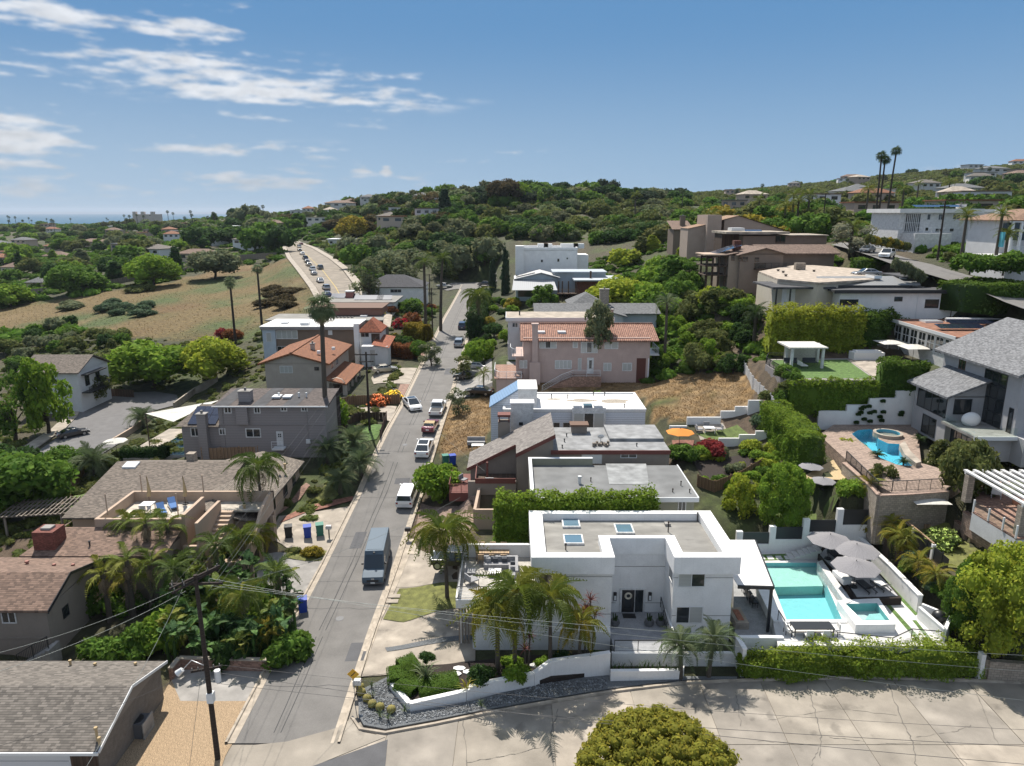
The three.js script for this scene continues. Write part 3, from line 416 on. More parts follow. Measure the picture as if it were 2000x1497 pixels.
[1,2,3].forEach((s)=>{
G['round'+s]=leafCloud({seed:10+s,blobs:[[0,0,0,0.55],...ball(s,17,0.40)],n:3000,size:0.078});
G['loose'+s]=leafCloud({seed:20+s,blobs:[[0,0,0,0.35],...ball(s+20,15,0.30,0.95,-0.6)],n:2300,size:0.075,core:0.55});
G['far'+s]=leafCloud({seed:30+s,blobs:[[0,0,0,0.6],...ball(s+30,10,0.46)],n:620,size:0.15,core:0.8,coreDetail:1});
G['wisp'+s]=leafCloud({seed:40+s,blobs:lumps(s+40,14,(r,t)=>{const a=r()*6.28,q=0.15+0.65*r();return[Math.cos(a)*q,lerp(-0.7,0.9,t),Math.sin(a)*q*0.9,0.22+0.16*r()];}),n:1500,size:0.085,core:0.4,wide:0.35});
G['bush'+s]=leafCloud({seed:50+s,blobs:[[0,0.25,0,0.6],...ball(s+50,9,0.45,0.7,-0.1)],n:1000,size:0.12,core:0.78});
G['column'+s]=leafCloud({seed:60+s,blobs:lumps(s+60,12,(r,t)=>[(r()-0.5)*0.3,lerp(-0.95,0.92,t),(r()-0.5)*0.3,lerp(0.62,0.22,Math.pow(Math.abs(t-0.25)*1.3,1.5)),0.5]),n:900,size:0.11,core:0.85,lift:0.5});
});
G.mound=leafCloud({seed:71,blobs:[[0,0,0,0.86,0.8],...lumps(72,230,(r,t,i)=>{const y=lerp(-0.2,1,(i+0.5)/230),a=i*2.4,q=Math.sqrt(1-y*y)*0.9,k=0.93+0.12*r();return[Math.cos(a)*q*k,y*0.72*k,Math.sin(a)*q*k,0.07+0.05*r(),1];})],n:17000,size:0.021,core:0.8,coreDetail:1,lift:0.5});
G.fine=leafCloud({seed:81,blobs:[[0,0,0,0.6],...ball(82,60,0.2,0.9,-0.6)],n:15000,size:0.03,core:0.7});
G.bougain=leafCloud({seed:75,blobs:[[0,0,0,0.6],...ball(76,12,0.42,0.8)],n:1700,size:0.08,flowers:[0.72,6.0,0.12,0.9]});
G.flower=leafCloud({seed:77,blobs:[[0,0.2,0,0.6],...ball(78,9,0.42)],n:1000,size:0.09,flowers:[0.42,7.5,6.6,6.8]});
const leafMat=(rgb,tr=0.5)=>mat(rgb,0.78,{phys:true,transmission:tr,thickness:0,vertexColors:true,specularIntensity:0.06});
const L={
mid:leafMat([0.103,0.192,0.032]),bright:leafMat([0.180,0.293,0.038]),lime:leafMat([0.286,0.352,0.044]),dark:leafMat([0.050,0.101,0.029]),olive:leafMat([0.130,0.158,0.052]),gold:leafMat([0.286,0.247,0.038]),blueish:leafMat([0.091,0.147,0.083]),grey:leafMat([0.165,0.198,0.109]),brown:leafMat([0.095,0.08,0.04]),rust:leafMat([0.240,0.106,0.044]),
flower:leafMat([0.106,0.150,0.044]),tip:leafMat([0.223,0.223,0.034],0.5),hedge:leafMat([0.25,0.36,0.05],0.6),magenta:leafMat([0.090,0.083,0.044]),red:leafMat([0.240,0.042,0.044]),pine:leafMat([0.044,0.076,0.044]),silver:leafMat([0.224,0.240,0.166]),
};
const barkM=mat([0.115,0.085,0.06],0.95,{map:'bark',s:0.6,sv:2}),palmBark=mat([0.16,0.13,0.10],0.95,{map:'bark',s:0.6,sv:1.2}),palmBarkDark=mat([0.085,0.065,0.05],0.95,{map:'bark',s:0.6,sv:1.2});
const trunkGeo=[1,2,3].map((s)=>{const r=rng(s*5),m=new MB();m.tube([[0,0,0],[0.02,0.3,0.01],[0.03*s-0.05,0.62,0.02],[0,1.05,0]],[0.055,0.042,0.035,0.02],7);for(let i=0;i<5;i++){const a=i*1.26+r(),y=0.42+r()*0.2;m.tube([[0,y,0],[Math.cos(a)*0.16,y+0.2,Math.sin(a)*0.16],[Math.cos(a)*0.34,y+0.45,Math.sin(a)*0.34]],[0.028,0.02,0.008],5);}return m.geo();});
function meshIn(parent,name,geo,m,{p=[0,0,0],s=[1,1,1],ry=0,q}={}){const o=place(new THREE.Mesh(geo,m));o.name=name;o.position.set(p[0],p[1],-p[2]);o.scale.set(...s);if(q)o.quaternion.copy(q);else o.rotation.y=ry;parent.add(o);return o;}
const seen={};
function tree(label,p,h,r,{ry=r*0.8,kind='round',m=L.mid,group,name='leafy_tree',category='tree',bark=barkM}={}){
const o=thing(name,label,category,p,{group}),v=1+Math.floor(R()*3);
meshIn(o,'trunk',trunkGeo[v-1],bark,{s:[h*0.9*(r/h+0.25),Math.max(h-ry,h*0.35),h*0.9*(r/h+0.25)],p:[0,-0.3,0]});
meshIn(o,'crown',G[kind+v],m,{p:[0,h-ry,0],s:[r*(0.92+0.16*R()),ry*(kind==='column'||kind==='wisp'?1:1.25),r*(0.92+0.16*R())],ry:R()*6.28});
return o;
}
const stemGeo=new MB().tube([[0,-0.2,0],[0.03,0.5,0.02]],[0.06,0.03],5).geo();
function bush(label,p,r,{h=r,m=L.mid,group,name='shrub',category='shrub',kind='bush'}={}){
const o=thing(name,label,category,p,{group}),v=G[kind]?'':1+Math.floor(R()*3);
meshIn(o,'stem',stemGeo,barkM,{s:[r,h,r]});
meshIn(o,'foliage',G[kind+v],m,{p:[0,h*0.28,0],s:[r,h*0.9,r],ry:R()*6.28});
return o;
}
function hedge(label,pts,w,h,m,{seed=3,size=0.16,dens=42,rough=0.12,name='hedge',category='hedge',flare=0}={}){
const o=thing(name,label,category,pts[0]),r=rng(seed*17),P=[],N=[],K=[],I=[];
const put=(v,nm,k)=>{P.push(v.x-pts[0][0],v.y-pts[0][1],v.z+pts[0][2]);N.push(nm.x,nm.y,nm.z);K.push(...k);};
for(let i=0;i+1<pts.length;i++){
const a=pts[i],b=pts[i+1],len=Math.hypot(b[0]-a[0],b[2]-a[2]),dx=(b[0]-a[0])/len,df=(b[2]-a[2])/len,nx=-df,nf=dx;
const wv=(t)=>Array.isArray(w)?lerp(w[i],w[i+1],t):w,hv=(t)=>Array.isArray(h)?lerp(h[i],h[i+1],t):h;
const at3=(t,s,y)=>{const k=(s*(wv(t)/2)),e=[a[0]+dx*len*t+nx*k,lerp(a[1],b[1],t)+y*hv(t),a[2]+df*len*t+nf*k];const q=noise.noise(e[0]*0.55+seed,e[1]*0.7,e[2]*0.55)*rough*2.2+noise.noise(e[0]*1.7,e[1]*1.7+seed,e[2]*1.7)*rough;return new THREE.Vector3(e[0]+nx*q*s,e[1]+(y>0.9?q*1.3:0),-(e[2]+nf*q*s));};
const base0=P.length/3,prof=[[-0.9,0],[-0.93,0.5],[-0.86,0.93],[0,0.95],[0.86,0.93],[0.93,0.5],[0.9,0]],n=Math.max(2,Math.ceil(len/0.9));
for(let k=0;k<=n;k++)for(const[s,y]of prof){const v=at3(k/n,s*(y>0.9?1:1),y);put(v,new THREE.Vector3(nx*s,y>0.9?1:0.2,-nf*s).normalize(),[0.75,0.75,0.75]);}
for(let k=0;k<n;k++)for(let j=0;j<6;j++){const q=base0+k*7+j;I.push(q,q+8,q+1,q,q+7,q+8);}
for(const k of[0,n]){const q=base0+k*7;for(let j=1;j<6;j++)I.push(q,q+j,q+j+1);}
const area=len*(2*hv(0.5)+wv(0.5)),cnt=Math.round(area*dens);
for(let k=0;k<cnt;k++){
let t=r(),s,y,nm;const u=r()*(2*hv(0.5)+wv(0.5)+0.8);
if(u<wv(0.5)){s=r()*2-1;y=0.97+0.1*r()*flare+0.03;nm=new THREE.Vector3(0,1,0);}else if(u<wv(0.5)+2*hv(0.5)){s=r()<0.5?-1:1;y=Math.pow(r(),0.9);nm=new THREE.Vector3(nx*s,0.15,-nf*s);}else{t=r()<0.5?0:1;s=r()*2-1;y=r();nm=new THREE.Vector3(dx*(t?1:-1),0.1,-df*(t?1:-1));}
const c=at3(t,s,y).addScaledVector(nm,(r()-0.25)*rough*1.4);
nm.multiplyScalar(0.6).add(new THREE.Vector3(r()-0.5,r()-0.3,r()-0.5).multiplyScalar(1.4)).normalize();
const tg=new THREE.Vector3().crossVectors(nm,new THREE.Vector3(r()-0.5,r()-0.5,r()-0.5)).normalize(),bt=new THREE.Vector3().crossVectors(nm,tg),sz=size*(0.6+0.8*r()),base=P.length/3,kk=(0.7+0.55*r())*(0.9+0.25*noise.noise(c.x*0.8,c.y*0.8,c.z*0.8)),yv=(r()-0.4)*0.2+smooth(0.6,1,y)*0.12;
for(const v of[c.clone().addScaledVector(tg,-sz),c.clone().addScaledVector(bt,sz*0.55),c.clone().addScaledVector(tg,sz),c.clone().addScaledVector(bt,-sz*0.55)])put(v,nm,[kk*(1+yv),kk,kk*(1-yv*0.5)]);
I.push(base,base+2,base+1,base,base+3,base+2);
}
}
const g=new THREE.BufferGeometry();g.setIndex(I);g.setAttribute('position',new THREE.Float32BufferAttribute(P,3));g.setAttribute('normal',new THREE.Float32BufferAttribute(N,3));g.setAttribute('color',new THREE.Float32BufferAttribute(K,3));
meshIn(o,'foliage',g,m);return o;
}
// ---- palms. A frond grows along +x from the crown, length 1
function frondGeo(droop,pairs=22,hang=0.5,seed=1,leaflet=0.27,w=0.017){
const r=rng(seed),m=new MB(),pt=(t)=>[t*(1-0.22*droop*t),(0.42-0.2*droop)*t-droop*0.95*t*t*t-0.15*droop*t*t,0.03*Math.sin(t*3+seed)];
m.tube([0,0.25,0.5,0.75,1].map(pt),[0.014,0.011,0.008,0.005,0.002],3,false);
for(let i=0;i<pairs;i++){
const t=0.16+0.83*i/(pairs-1),a=pt(t),b=pt(Math.min(1,t+0.02)),l=leaflet*Math.sin(Math.PI*Math.min(1,0.12+t*0.88))*(0.8+0.35*r())+0.04;
for(const s of[-1,1]){
const out=0.55+0.3*r(),tip=[a[0]+l*(0.62-0.3*droop*t),a[1]-l*hang*(0.6+0.7*r())+0.02,a[2]+s*l*out],mid=[a[0]+l*0.3,a[1]+0.02,a[2]+s*l*out*0.55];
m.tri([a[0]-w,a[1],a[2]],[a[0]+w,a[1],a[2]],[mid[0]+w,mid[1],mid[2]]);m.tri([a[0]-w,a[1],a[2]],[mid[0]+w,mid[1],mid[2]],[mid[0]-w,mid[1],mid[2]]);m.tri([mid[0]-w,mid[1],mid[2]],[mid[0]+w,mid[1],mid[2]],tip);
}
}
return m.geo();
}
function fanGeo(seed,seg=15,droop=0.35){
const r=rng(seed),m=new MB(),c=[0.5,0.14,0];m.tube([[0,0,0],[0.25,0.1,0],c],[0.016,0.012,0.009],3,false);
for(let i=0;i<seg;i++){const a=(i/(seg-1)-0.5)*4.3,l=0.46*(0.85+0.25*r()),w=0.032,dx=Math.cos(a),dz=Math.sin(a),e=[c[0]+dx*l*0.62,c[1]+0.03,dz*l*0.62],tip=[c[0]+dx*l,c[1]-droop*l*(0.7+0.6*r()),dz*l];m.tri(c,[e[0]-dz*w,e[1],e[2]+dx*w],[e[0]+dz*w,e[1],e[2]-dx*w]);m.tri([e[0]-dz*w,e[1],e[2]+dx*w],[e[0]+dz*w,e[1],e[2]-dx*w],tip);}
return m.geo();
}
function paddleGeo(seed){
const r=rng(seed),m=new MB(),st=[[0,0,0],[0.12,0.25,0],[0.28,0.48,0]];m.tube(st,[0.016,0.012,0.009],3,false);
const mid=(t)=>[0.28+0.62*t,0.48+0.26*t-0.42*t*t,0],W=(t)=>0.13*Math.pow(Math.sin(Math.PI*(0.06+0.94*t)),0.7)+0.004;
for(let i=0;i<7;i++){const a=i/7,b=(i+0.93)/7;for(const s of[-1,1]){const k=0.85+0.25*r(),A=mid(a),B=mid(b),dy=0.05+0.05*r();m.quad(A,B,[B[0]+0.03,B[1]+dy-W(b)*0.5,s*W(b)*k],[A[0]+0.03,A[1]+dy-W(a)*0.5,s*W(a)*k]);}}
return m.geo();
}
const FR={queen:[0,1,2].map((i)=>frondGeo(0.75+i*0.16,24,0.75,i+3,0.30)),date:[0,1,2].map((i)=>frondGeo(0.45+i*0.18,24,0.18,i+8,0.24,0.014)),king:[0,1,2].map((i)=>frondGeo(0.5+i*0.25,20,0.35,i+13,0.26)),fan:[0,1,2].map((i)=>fanGeo(i+20,15,0.3+0.2*i)),dead:[0,1].map((i)=>frondGeo(1.0,14,0.9,i+28,0.16)),paddle:[0,1,2].map((i)=>paddleGeo(i+30)),spike:[0,1].map((i)=>{const m=new MB(),w=0.05;m.tri([0,-0.02,-w],[0,-0.02,w],[0.55,0.28,0.035]).tri([0,-0.02,-w],[0.55,0.28,0.035],[0.55,0.28,-0.035]).tri([0.55,0.28,-0.035],[0.55,0.28,0.035],[1,0.25-0.2*i,0]);return m.geo();})};
const pm=(rgb,tr=0.42)=>mat(rgb,0.72,{phys:true,transmission:tr,thickness:0,specularIntensity:0.22});
const PM={green:[pm([0.086,0.132,0.023]),pm([0.115,0.161,0.029])],yellow:[pm([0.15,0.195,0.03]),pm([0.20,0.21,0.03]),pm([0.13,0.175,0.03])],gold:[pm([0.30,0.25,0.03]),pm([0.22,0.23,0.03]),pm([0.18,0.20,0.03])],dark:[pm([0.040,0.075,0.018]),pm([0.057,0.098,0.025])],grey:[pm([0.115,0.161,0.075]),pm([0.149,0.184,0.086])],dead:[pm([0.276,0.207,0.138],0.15),pm([0.195,0.143,0.098],0.15)],red:[pm([0.230,0.080,0.069]),pm([0.138,0.057,0.046])],lush:[pm([0.049,0.098,0.025],0.3),pm([0.086,0.166,0.040],0.25),pm([0.046,0.098,0.034],0.2)]};
function palm(label,p,{stems=[[0,0,6]],len=2.4,n=18,kind='queen',m=PM.green,bark=palmBark,tr=0.16,group,name='palm_tree',category='palm tree',pitch=[-0.5,1.15],dead=0,lean=0,bulge=1.25}={}){
const o=thing(name,label,category,p,{group});
for(const[dx,df,h]of stems){
const lx=lean*(R()-0.5)+dx*0.25,lf=lean*(R()-0.5)+df*0.25,top=[dx+lx,h,df+lf];
new MB().tube([[dx,-0.4,df],[dx+lx*0.15,h*0.3,df+lf*0.15],[dx+lx*0.5,h*0.68,df+lf*0.5],top],[tr*bulge,tr*1.02,tr*0.9,tr*0.8],8).build('trunk',bark,o);
for(let i=0;i<n;i++){
const up=lerp(pitch[1],pitch[0],Math.pow(i/(n-1),0.8))+(R()-0.5)*0.2,a=i*2.39996+R()*0.3,s=len*(0.85+0.25*R());
const q=new THREE.Quaternion().setFromEuler(new THREE.Euler((R()-0.5)*0.6,a,up,'YXZ'));
meshIn(o,'frond',pick(FR[kind]),pick(m),{p:[top[0],top[1]-0.05+0.1*i/n,top[2]],s:[s,s,s],q});
}
for(let i=0;i<dead;i++){const a=i*2.1+R(),s=len*(0.55+0.3*R());meshIn(o,'dead_frond',pick(FR[kind==='fan'?'fan':'dead']),pick(PM.dead),{p:[top[0],top[1]-0.15-R()*0.4,top[2]],s:[s,s,s],q:new THREE.Quaternion().setFromEuler(new THREE.Euler(0,a,-0.9-R()*0.45,'YXZ'))});}
}
return o;
}
function clump(label,p,{n=16,len=1,kind='date',m=PM.dark,h=0.1,pitch=[0.1,1.2],group,name='cycad',category='plant',spread=0,leaf='frond',stem=0.12}={}){
const o=thing(name,label,category,p,{group});
const g=new MB();const roots=spread?Math.max(2,Math.round(n/7)):1,at=[];for(let i=0;i<roots;i++){const a=i*2.4,q=spread*Math.sqrt((i+0.3)/roots);at.push([Math.cos(a)*q,Math.sin(a)*q,h*(0.7+0.6*R())]);}
at.forEach(([x,f,y])=>g.tube([[x,-0.3,f],[x*1.05,y,f*1.05]],[stem,stem*0.8],5));g.build('stem',kind==='paddle'?pick(PM.lush):barkM,o);
for(let i=0;i<n;i++){const[x,f,y]=at[i%roots],s=len*(0.75+0.45*R());meshIn(o,leaf,pick(FR[kind]),pick(m),{p:[x*1.05,y*(0.85+0.15*R()),f*1.05],s:[s,s,s],q:new THREE.Quaternion().setFromEuler(new THREE.Euler((R()-0.5)*0.4,i*2.39996+R()*0.5,lerp(pitch[0],pitch[1],R()),'YXZ'))});}
return o;
}
// ---------------------------------------------------------------- building parts
function win(par,side,c,u0,u1,y0,y1,{fr=M.whitePaint,gl=M.glass,n=1,rows=1,t=0.07,out=0.05,name='window',sub='pane',one=false}={}){
const sg=side==='f'||side==='l'?-1:1,B=(m,a,b,ya,yb,d0,d1)=>{const[e,g]=[c+sg*d0,c+sg*d1].sort((p,q)=>p-q);return side==='f'||side==='b'?m.box(a,b,ya,yb,e,g):m.box(e,g,ya,yb,a,b);};
const m=new MB();B(m,u0,u1,y0,y0+t,-0.03,out);B(m,u0,u1,y1-t,y1,-0.03,out);B(m,u0,u0+t,y0+t,y1-t,-0.03,out);B(m,u1-t,u1,y0+t,y1-t,-0.03,out);
const W=u1-u0-2*t,Hh=y1-y0-2*t;
for(let i=1;i<n;i++){const u=u0+t+W*i/n;B(m,u-t*0.4,u+t*0.4,y0+t,y1-t,-0.03,out-0.005);}
for(let j=1;j<rows;j++){const y=y0+t+Hh*j/rows;B(m,u0+t,u1-t,y-t*0.35,y+t*0.35,-0.03,out-0.01);}
const o=m.build(name,fr,par),k=one?1:n;
for(let i=0;i<k;i++){const a=u0+t+W*i/k,b=u0+t+W*(i+1)/k;B(new MB(),a,b,y0+t,y1-t,-0.02,0.018).build(sub,Array.isArray(gl)?gl[i%gl.length]:gl,o);}
return o;
}
function skylightOn(par,x0,x1,f0,f1,y,m=M.skylight,fr=M.whitePaint,h=0.2,dy=0){
const a=new MB(),t=0.12;a.box(x0,x1,y-0.02,y+h,f0,f0+t).box(x0,x1,y-0.02,y+h,f1-t,f1).box(x0,x0+t,y-0.02,y+h,f0+t,f1-t).box(x1-t,x1,y-0.02,y+h,f0+t,f1-t);
const o=a.build('skylight',fr,par);new MB().box(x0+t,x1-t,y+h-0.07,y+h-0.03,f0+t,f1-t).build('pane',m,o);return o;
}
const vent=(par,x,f,y,h=0.5,r=0.09,m=M.darkMetal)=>new MB().cyl(x,y-0.05,y+h,f,r).cyl(x,y+h,y+h+0.1,f,r*1.7,r*1.3).build('vent_pipe',m,par);
function chimney(par,x0,x1,f0,f1,y0,y1,m){const o=box('chimney',m,par,x0,x1,y0,y1,f0,f1);new MB().box(x0-0.1,x1+0.1,y1+0.002,y1+0.12,f0-0.1,f1+0.1).cyl((x0+x1)/2,y1+0.12,y1+0.5,(f0+f1)/2,0.16).build('chimney_cap',M.greyConcrete,o);return o;}
function gableF(m,x0,x1,xr,ye0,yr,ye1,f0,f1,t=0.18){
for(const[xa,ya,xb,yb]of[[x0,ye0,xr,yr],[xr,yr,x1,ye1]]){m.quad([xa,ya,f1],[xa,ya,f0],[xb,yb,f0],[xb,yb,f1]);m.quad([xa,ya-t,f0],[xb,yb-t,f0],[xb,yb,f0],[xa,ya,f0]);m.quad([xa,ya-t,f1],[xb,yb-t,f1],[xb,yb,f1],[xa,ya,f1]);m.quad([xa,ya-t,f0],[xa,ya-t,f1],[xb,yb-t,f1],[xb,yb-t,f0]);const e=xa===xr?[xb,yb]:[xa,ya];m.quad([e[0],e[1]-t,f0],[e[0],e[1]-t,f1],[e[0],e[1],f1],[e[0],e[1],f0]);}
return m;
}
function gableX(m,x0,x1,f0,f1,fr,ye0,yr,ye1,t=0.18){
for(const[fa,ya,fb,yb]of[[f0,ye0,fr,yr],[fr,yr,f1,ye1]]){m.quad([x0,ya,fa],[x1,ya,fa],[x1,yb,fb],[x0,yb,fb]);for(const x of[x0,x1])m.quad([x,ya-t,fa],[x,yb-t,fb],[x,yb,fb],[x,ya,fa]);m.quad([x0,ya-t,fa],[x1,ya-t,fa],[x1,yb-t,fb],[x0,yb-t,fb]);const e=fa===fr?[fb,yb]:[fa,ya];m.quad([x0,e[1]-t,e[0]],[x1,e[1]-t,e[0]],[x1,e[1],e[0]],[x0,e[1],e[0]]);}
return m;
}
function hip(m,x0,x1,f0,f1,ye,yr,inset=null,t=0.18){
const w=x1-x0,d=f1-f0,long=w>=d,k=inset??Math.min(w,d)/2,a=long?[x0+k,(f0+f1)/2]:[(x0+x1)/2,f0+k],b=long?[x1-k,(f0+f1)/2]:[(x0+x1)/2,f1-k];
const A=[x0,ye,f0],B=[x1,ye,f0],Cc=[x1,ye,f1],D=[x0,ye,f1],P=[a[0],yr,a[1]],Q=[b[0],yr,b[1]];
if(long){m.quad(A,B,Q,P);m.quad(Cc,D,P,Q);m.tri(D,A,P,[0,0],[d,0],[d/2,k]);m.tri(B,Cc,Q,[0,0],[d,0],[d/2,k]);}else{m.quad(B,Cc,Q,P);m.quad(D,A,P,Q);m.tri(A,B,P,[0,0],[w,0],[w/2,k]);m.tri(Cc,D,Q,[0,0],[w,0],[w/2,k]);}
for(const[p,q]of[[A,B],[B,Cc],[Cc,D],[D,A]])m.quad([p[0],p[1]-t,p[2]],[q[0],q[1]-t,q[2]],q,p);
m.quad([x0,ye-t,f0],[x1,ye-t,f0],[x1,ye-t,f1],[x0,ye-t,f1]);return m;
}
function ring(m,x0,x1,f0,f1,y0,y1,t=0.35){return m.box(x0,x1,y0,y1,f0,f0+t).box(x0,x1,y0,y1,f1-t,f1).box(x0,x0+t,y0,y1,f0+t,f1-t).box(x1-t,x1,y0,y1,f0+t,f1-t);}
function railing(par,pts,h=1,{m=M.steel,bars=5,posts=1.5,name='railing',top=m,vertical=false}={}){
const g=new MB(),pp=[];
for(let i=0;i+1<pts.length;i++){
const a=pts[i],b=pts[i+1],len=Math.hypot(b[0]-a[0],b[2]-a[2]),n=Math.max(1,Math.round(len/posts)),q=(t,y)=>[lerp(a[0],b[0],t),lerp(a[1],b[1],t)+y,lerp(a[2],b[2],t)];
if(vertical)for(let k=0;k<len/0.14;k++)g.bar(q(k*0.14/len,0.1),q(k*0.14/len,h),0.025);else for(let k=1;k<=bars;k++)g.bar(q(0,h*k/(bars+1)),q(1,h*k/(bars+1)),0.025);
for(let k=0;k<=n;k++)pp.push(q(k/n,0));g.bar(q(0,0.1),q(1,0.1),0.03);
}
const o=g.build(name,m,par),t=new MB();for(let i=0;i+1<pts.length;i++)t.bar([pts[i][0],pts[i][1]+h,pts[i][2]],[pts[i+1][0],pts[i+1][1]+h,pts[i+1][2]],0.07,0.05);for(const p of pp)t.bar([p[0],p[1]-0.05,p[2]],[p[0],p[1]+h,p[2]],0.05);t.build('handrail',top,o);return o;
}
function solarArray(par,a,u,v,nu,nv,w=1.05,h=1.7,lift=0.12){
const nn=[u[1]*v[2]-u[2]*v[1],u[2]*v[0]-u[0]*v[2],u[0]*v[1]-u[1]*v[0]].map((x)=>Math.sign(u[2]*v[0]-u[0]*v[2])*x);
for(let i=0;i<nu;i++)for(let j=0;j<nv;j++){const q=(s,t,l)=>[0,1,2].map((k)=>a[k]+u[k]*(i+s)*w+v[k]*(j+t)*h+nn[k]*l);const m=new MB(),e=0.02;const P=[q(e,e,lift),q(1-e,e,lift),q(1-e,1-e,lift),q(e,1-e,lift)],Q=[q(e,e,lift-0.05),q(1-e,e,lift-0.05),q(1-e,1-e,lift-0.05),q(e,1-e,lift-0.05)];m.quad(...P);for(let k=0;k<4;k++)m.quad(Q[k],Q[(k+1)%4],P[(k+1)%4],P[k]);m.build('solar_panel',M.solar,par);}
}
const wallM={taupe:stucco([0.265,0.225,0.19]),grey:stucco([0.30,0.275,0.265]),pink:stucco([0.50,0.375,0.33]),olive:stucco([0.30,0.295,0.22]),tan:stucco([0.46,0.345,0.26]),beige:stucco([0.42,0.365,0.31]),blueGrey:stucco([0.46,0.52,0.57]),cream:stucco([0.55,0.49,0.40]),brown:stucco([0.20,0.15,0.115]),light:stucco([0.62,0.62,0.62]),lap:mat([0.275,0.25,0.245],0.85,{map:'lap',s:1.8}),lapWhite:mat([0.66,0.69,0.74],0.8,{map:'lap',s:2.4})};
const trim={red:mat([0.14,0.045,0.035],0.8),white:M.whitePaint,dark:M.darkMetal,brown:mat([0.13,0.075,0.05],0.85),black:M.black};
// ---------------------------------------------------------------- white house on the corner
{
const f=52.1,X=(px,py)=>xAt(px,py,f),Y=(py)=>yAt(py,f),top=8.2;
const H=thing('white_house','white modern flat-roofed house with black front door on the corner plot','house',[9,0.3,52.5],{world:true});
const xl=1.9,xa=X(1195,1150),xb=X(1315,1150),xr=X(1431,1150),fc=55.3,bk=60.6,roofY=7.45;
const w=new MB();w.box(xl,xa,-0.5,roofY,f,bk).box(xa,xb,-0.5,roofY,fc,bk).box(xb,xr,-0.5,roofY,f,bk);w.build('wall',M.white,H);
const rf=new MB().slab([[xl+0.1,f+0.2],[xa,f+0.2],[xa,fc+0.2],[xb,fc+0.2],[xb,f+0.2],[xr-0.1,f+0.2],[xr-0.1,bk-0.1],[xl+0.1,bk-0.1]],roofY+0.06,0.05).build('roof',M.flatRoof,H);
const cap=(x0,x1,f0,f1)=>box('parapet',M.parapet,H,x0,x1,roofY-0.75,top,f0,f1);
cap(xl-0.35,xl+0.85,f-0.3,bk+0.3);cap(xl+0.85,xa+0.12,f-0.3,f+0.55);cap(xa-0.75,xa+0.12,f+0.55,fc+0.45);cap(xa+0.12,xb-0.12,fc-0.06,fc+0.45);cap(xb-0.12,xb+0.75,f+0.55,fc+0.45);cap(xb-0.12,xr+0.4,f-0.3,f+0.55);cap(xr-0.8,xr+0.4,f+0.55,bk+0.3);cap(xl+0.85,xr-0.8,bk-0.35,bk+0.3);
for(const[px0,px1,py0,py1]of[[1099,1134,1034,1022],[1204,1240,1046,1033],[1102,1141,1067,1054]]){const a=onY(px0,py0,roofY),b=onY(px1,py0,roofY),c=onY(px0,py1,roofY);skylightOn(H,a[0],b[0],a[2],c[2]+0.5,roofY+0.06);}
for(const[px,py,h]of[[1305,1041,0.9],[1362,1020,0.8],[1105,1076,0.5]]){const a=onY(px,py,roofY);vent(H,a[0],a[2],roofY+0.06,h,0.05,M.pole);}
new MB().box(X(1340,1014),X(1340,1014)+0.5,roofY+0.06,roofY+0.3,59,59.5).build('roof_vent',M.greyConcrete,H);
for(const[x0,x1,py,ff]of[[X(1088,1127),xa,1127,f],[xb,xr,1129,f],[xb,xr,1203,f],[xa,xb,1107,fc],[xa,X(1215,1178),1178,fc],[X(1252,1178),xb,1178,fc],[X(1160,1200),xa,1200,f]]){const y=yAt(py,ff);box('score_line',M.greyConcrete,H,x0,x1,y-0.025,y+0.025,ff-0.012,ff+0.02);}
win(H,'f',f,X(1053,1140),X(1087,1140),Y(1145),Y(1110),{fr:M.plastic,t:0.06,gl:mat([0.14,0.12,0.09],0.08,{phys:true,clearcoat:1})});
win(H,'f',f,X(1324,1140),X(1377,1140),Y(1147),Y(1113),{fr:M.plastic,n:2,t:0.07,gl:[M.curtain,M.glass]});
win(H,'f',f,X(1320,1200),X(1373,1200),Y(1218),Y(1185),{fr:M.plastic,n:2,t:0.07,gl:[M.glass,M.curtain]});
win(H,'l',xb,f+0.3,f+1.6,Y(1145),Y(1112),{fr:M.plastic,t:0.06});
const dx0=xAt(1213,1170,fc),dx1=xAt(1257,1170,fc),pY=yAt(1206,fc+1.2);
const yd0=1.22,yd1=yAt(1152,fc),rc=new MB();rc.box(dx0-0.12,dx0,yd0,yd1,fc-0.1,fc+0.1).box(dx1,dx1+0.12,yd0,yd1,fc-0.1,fc+0.1).box(dx0-0.12,dx1+0.12,yd1,yd1+0.12,fc-0.1,fc+0.1);rc.build('door_surround',M.whitePaint,H);
const d=box('door',M.black,H,dx0+0.06,dx0+1.15,yd0,yd1-0.02,fc-0.06,fc+0.02);box('door_glass',M.glass,d,dx0+0.3,dx0+0.9,yd0+0.4,yd1-0.3,fc-0.08,fc-0.05);box('side_panel',M.glass,H,dx0+1.22,dx1-0.05,yd0,yd1-0.02,fc-0.05,fc+0.02);box('door_frame',M.plastic,d,dx0+0.0,dx0+0.06,yd0,yd1,fc-0.08,fc+0.02);
const wr=place(new THREE.Mesh(new THREE.TorusGeometry(0.25,0.09,6,14),mat([0.55,0.50,0.40],0.95)));wr.name='wreath';wr.position.set(dx0+0.6-9,yd1-0.55-0.3,-(fc-0.12)+52.5);tag(wr);d.add(wr);
for(const px of[1201,1269]){const x=xAt(px,1165,fc),y=yAt(1172,fc);const s=box('wall_lantern',M.black,H,x-0.13,x+0.13,y,y+0.75,fc-0.22,fc-0.02);box('lantern_glass',M.lampGlass,s,x-0.09,x+0.09,y+0.08,y+0.5,fc-0.25,fc-0.222);}
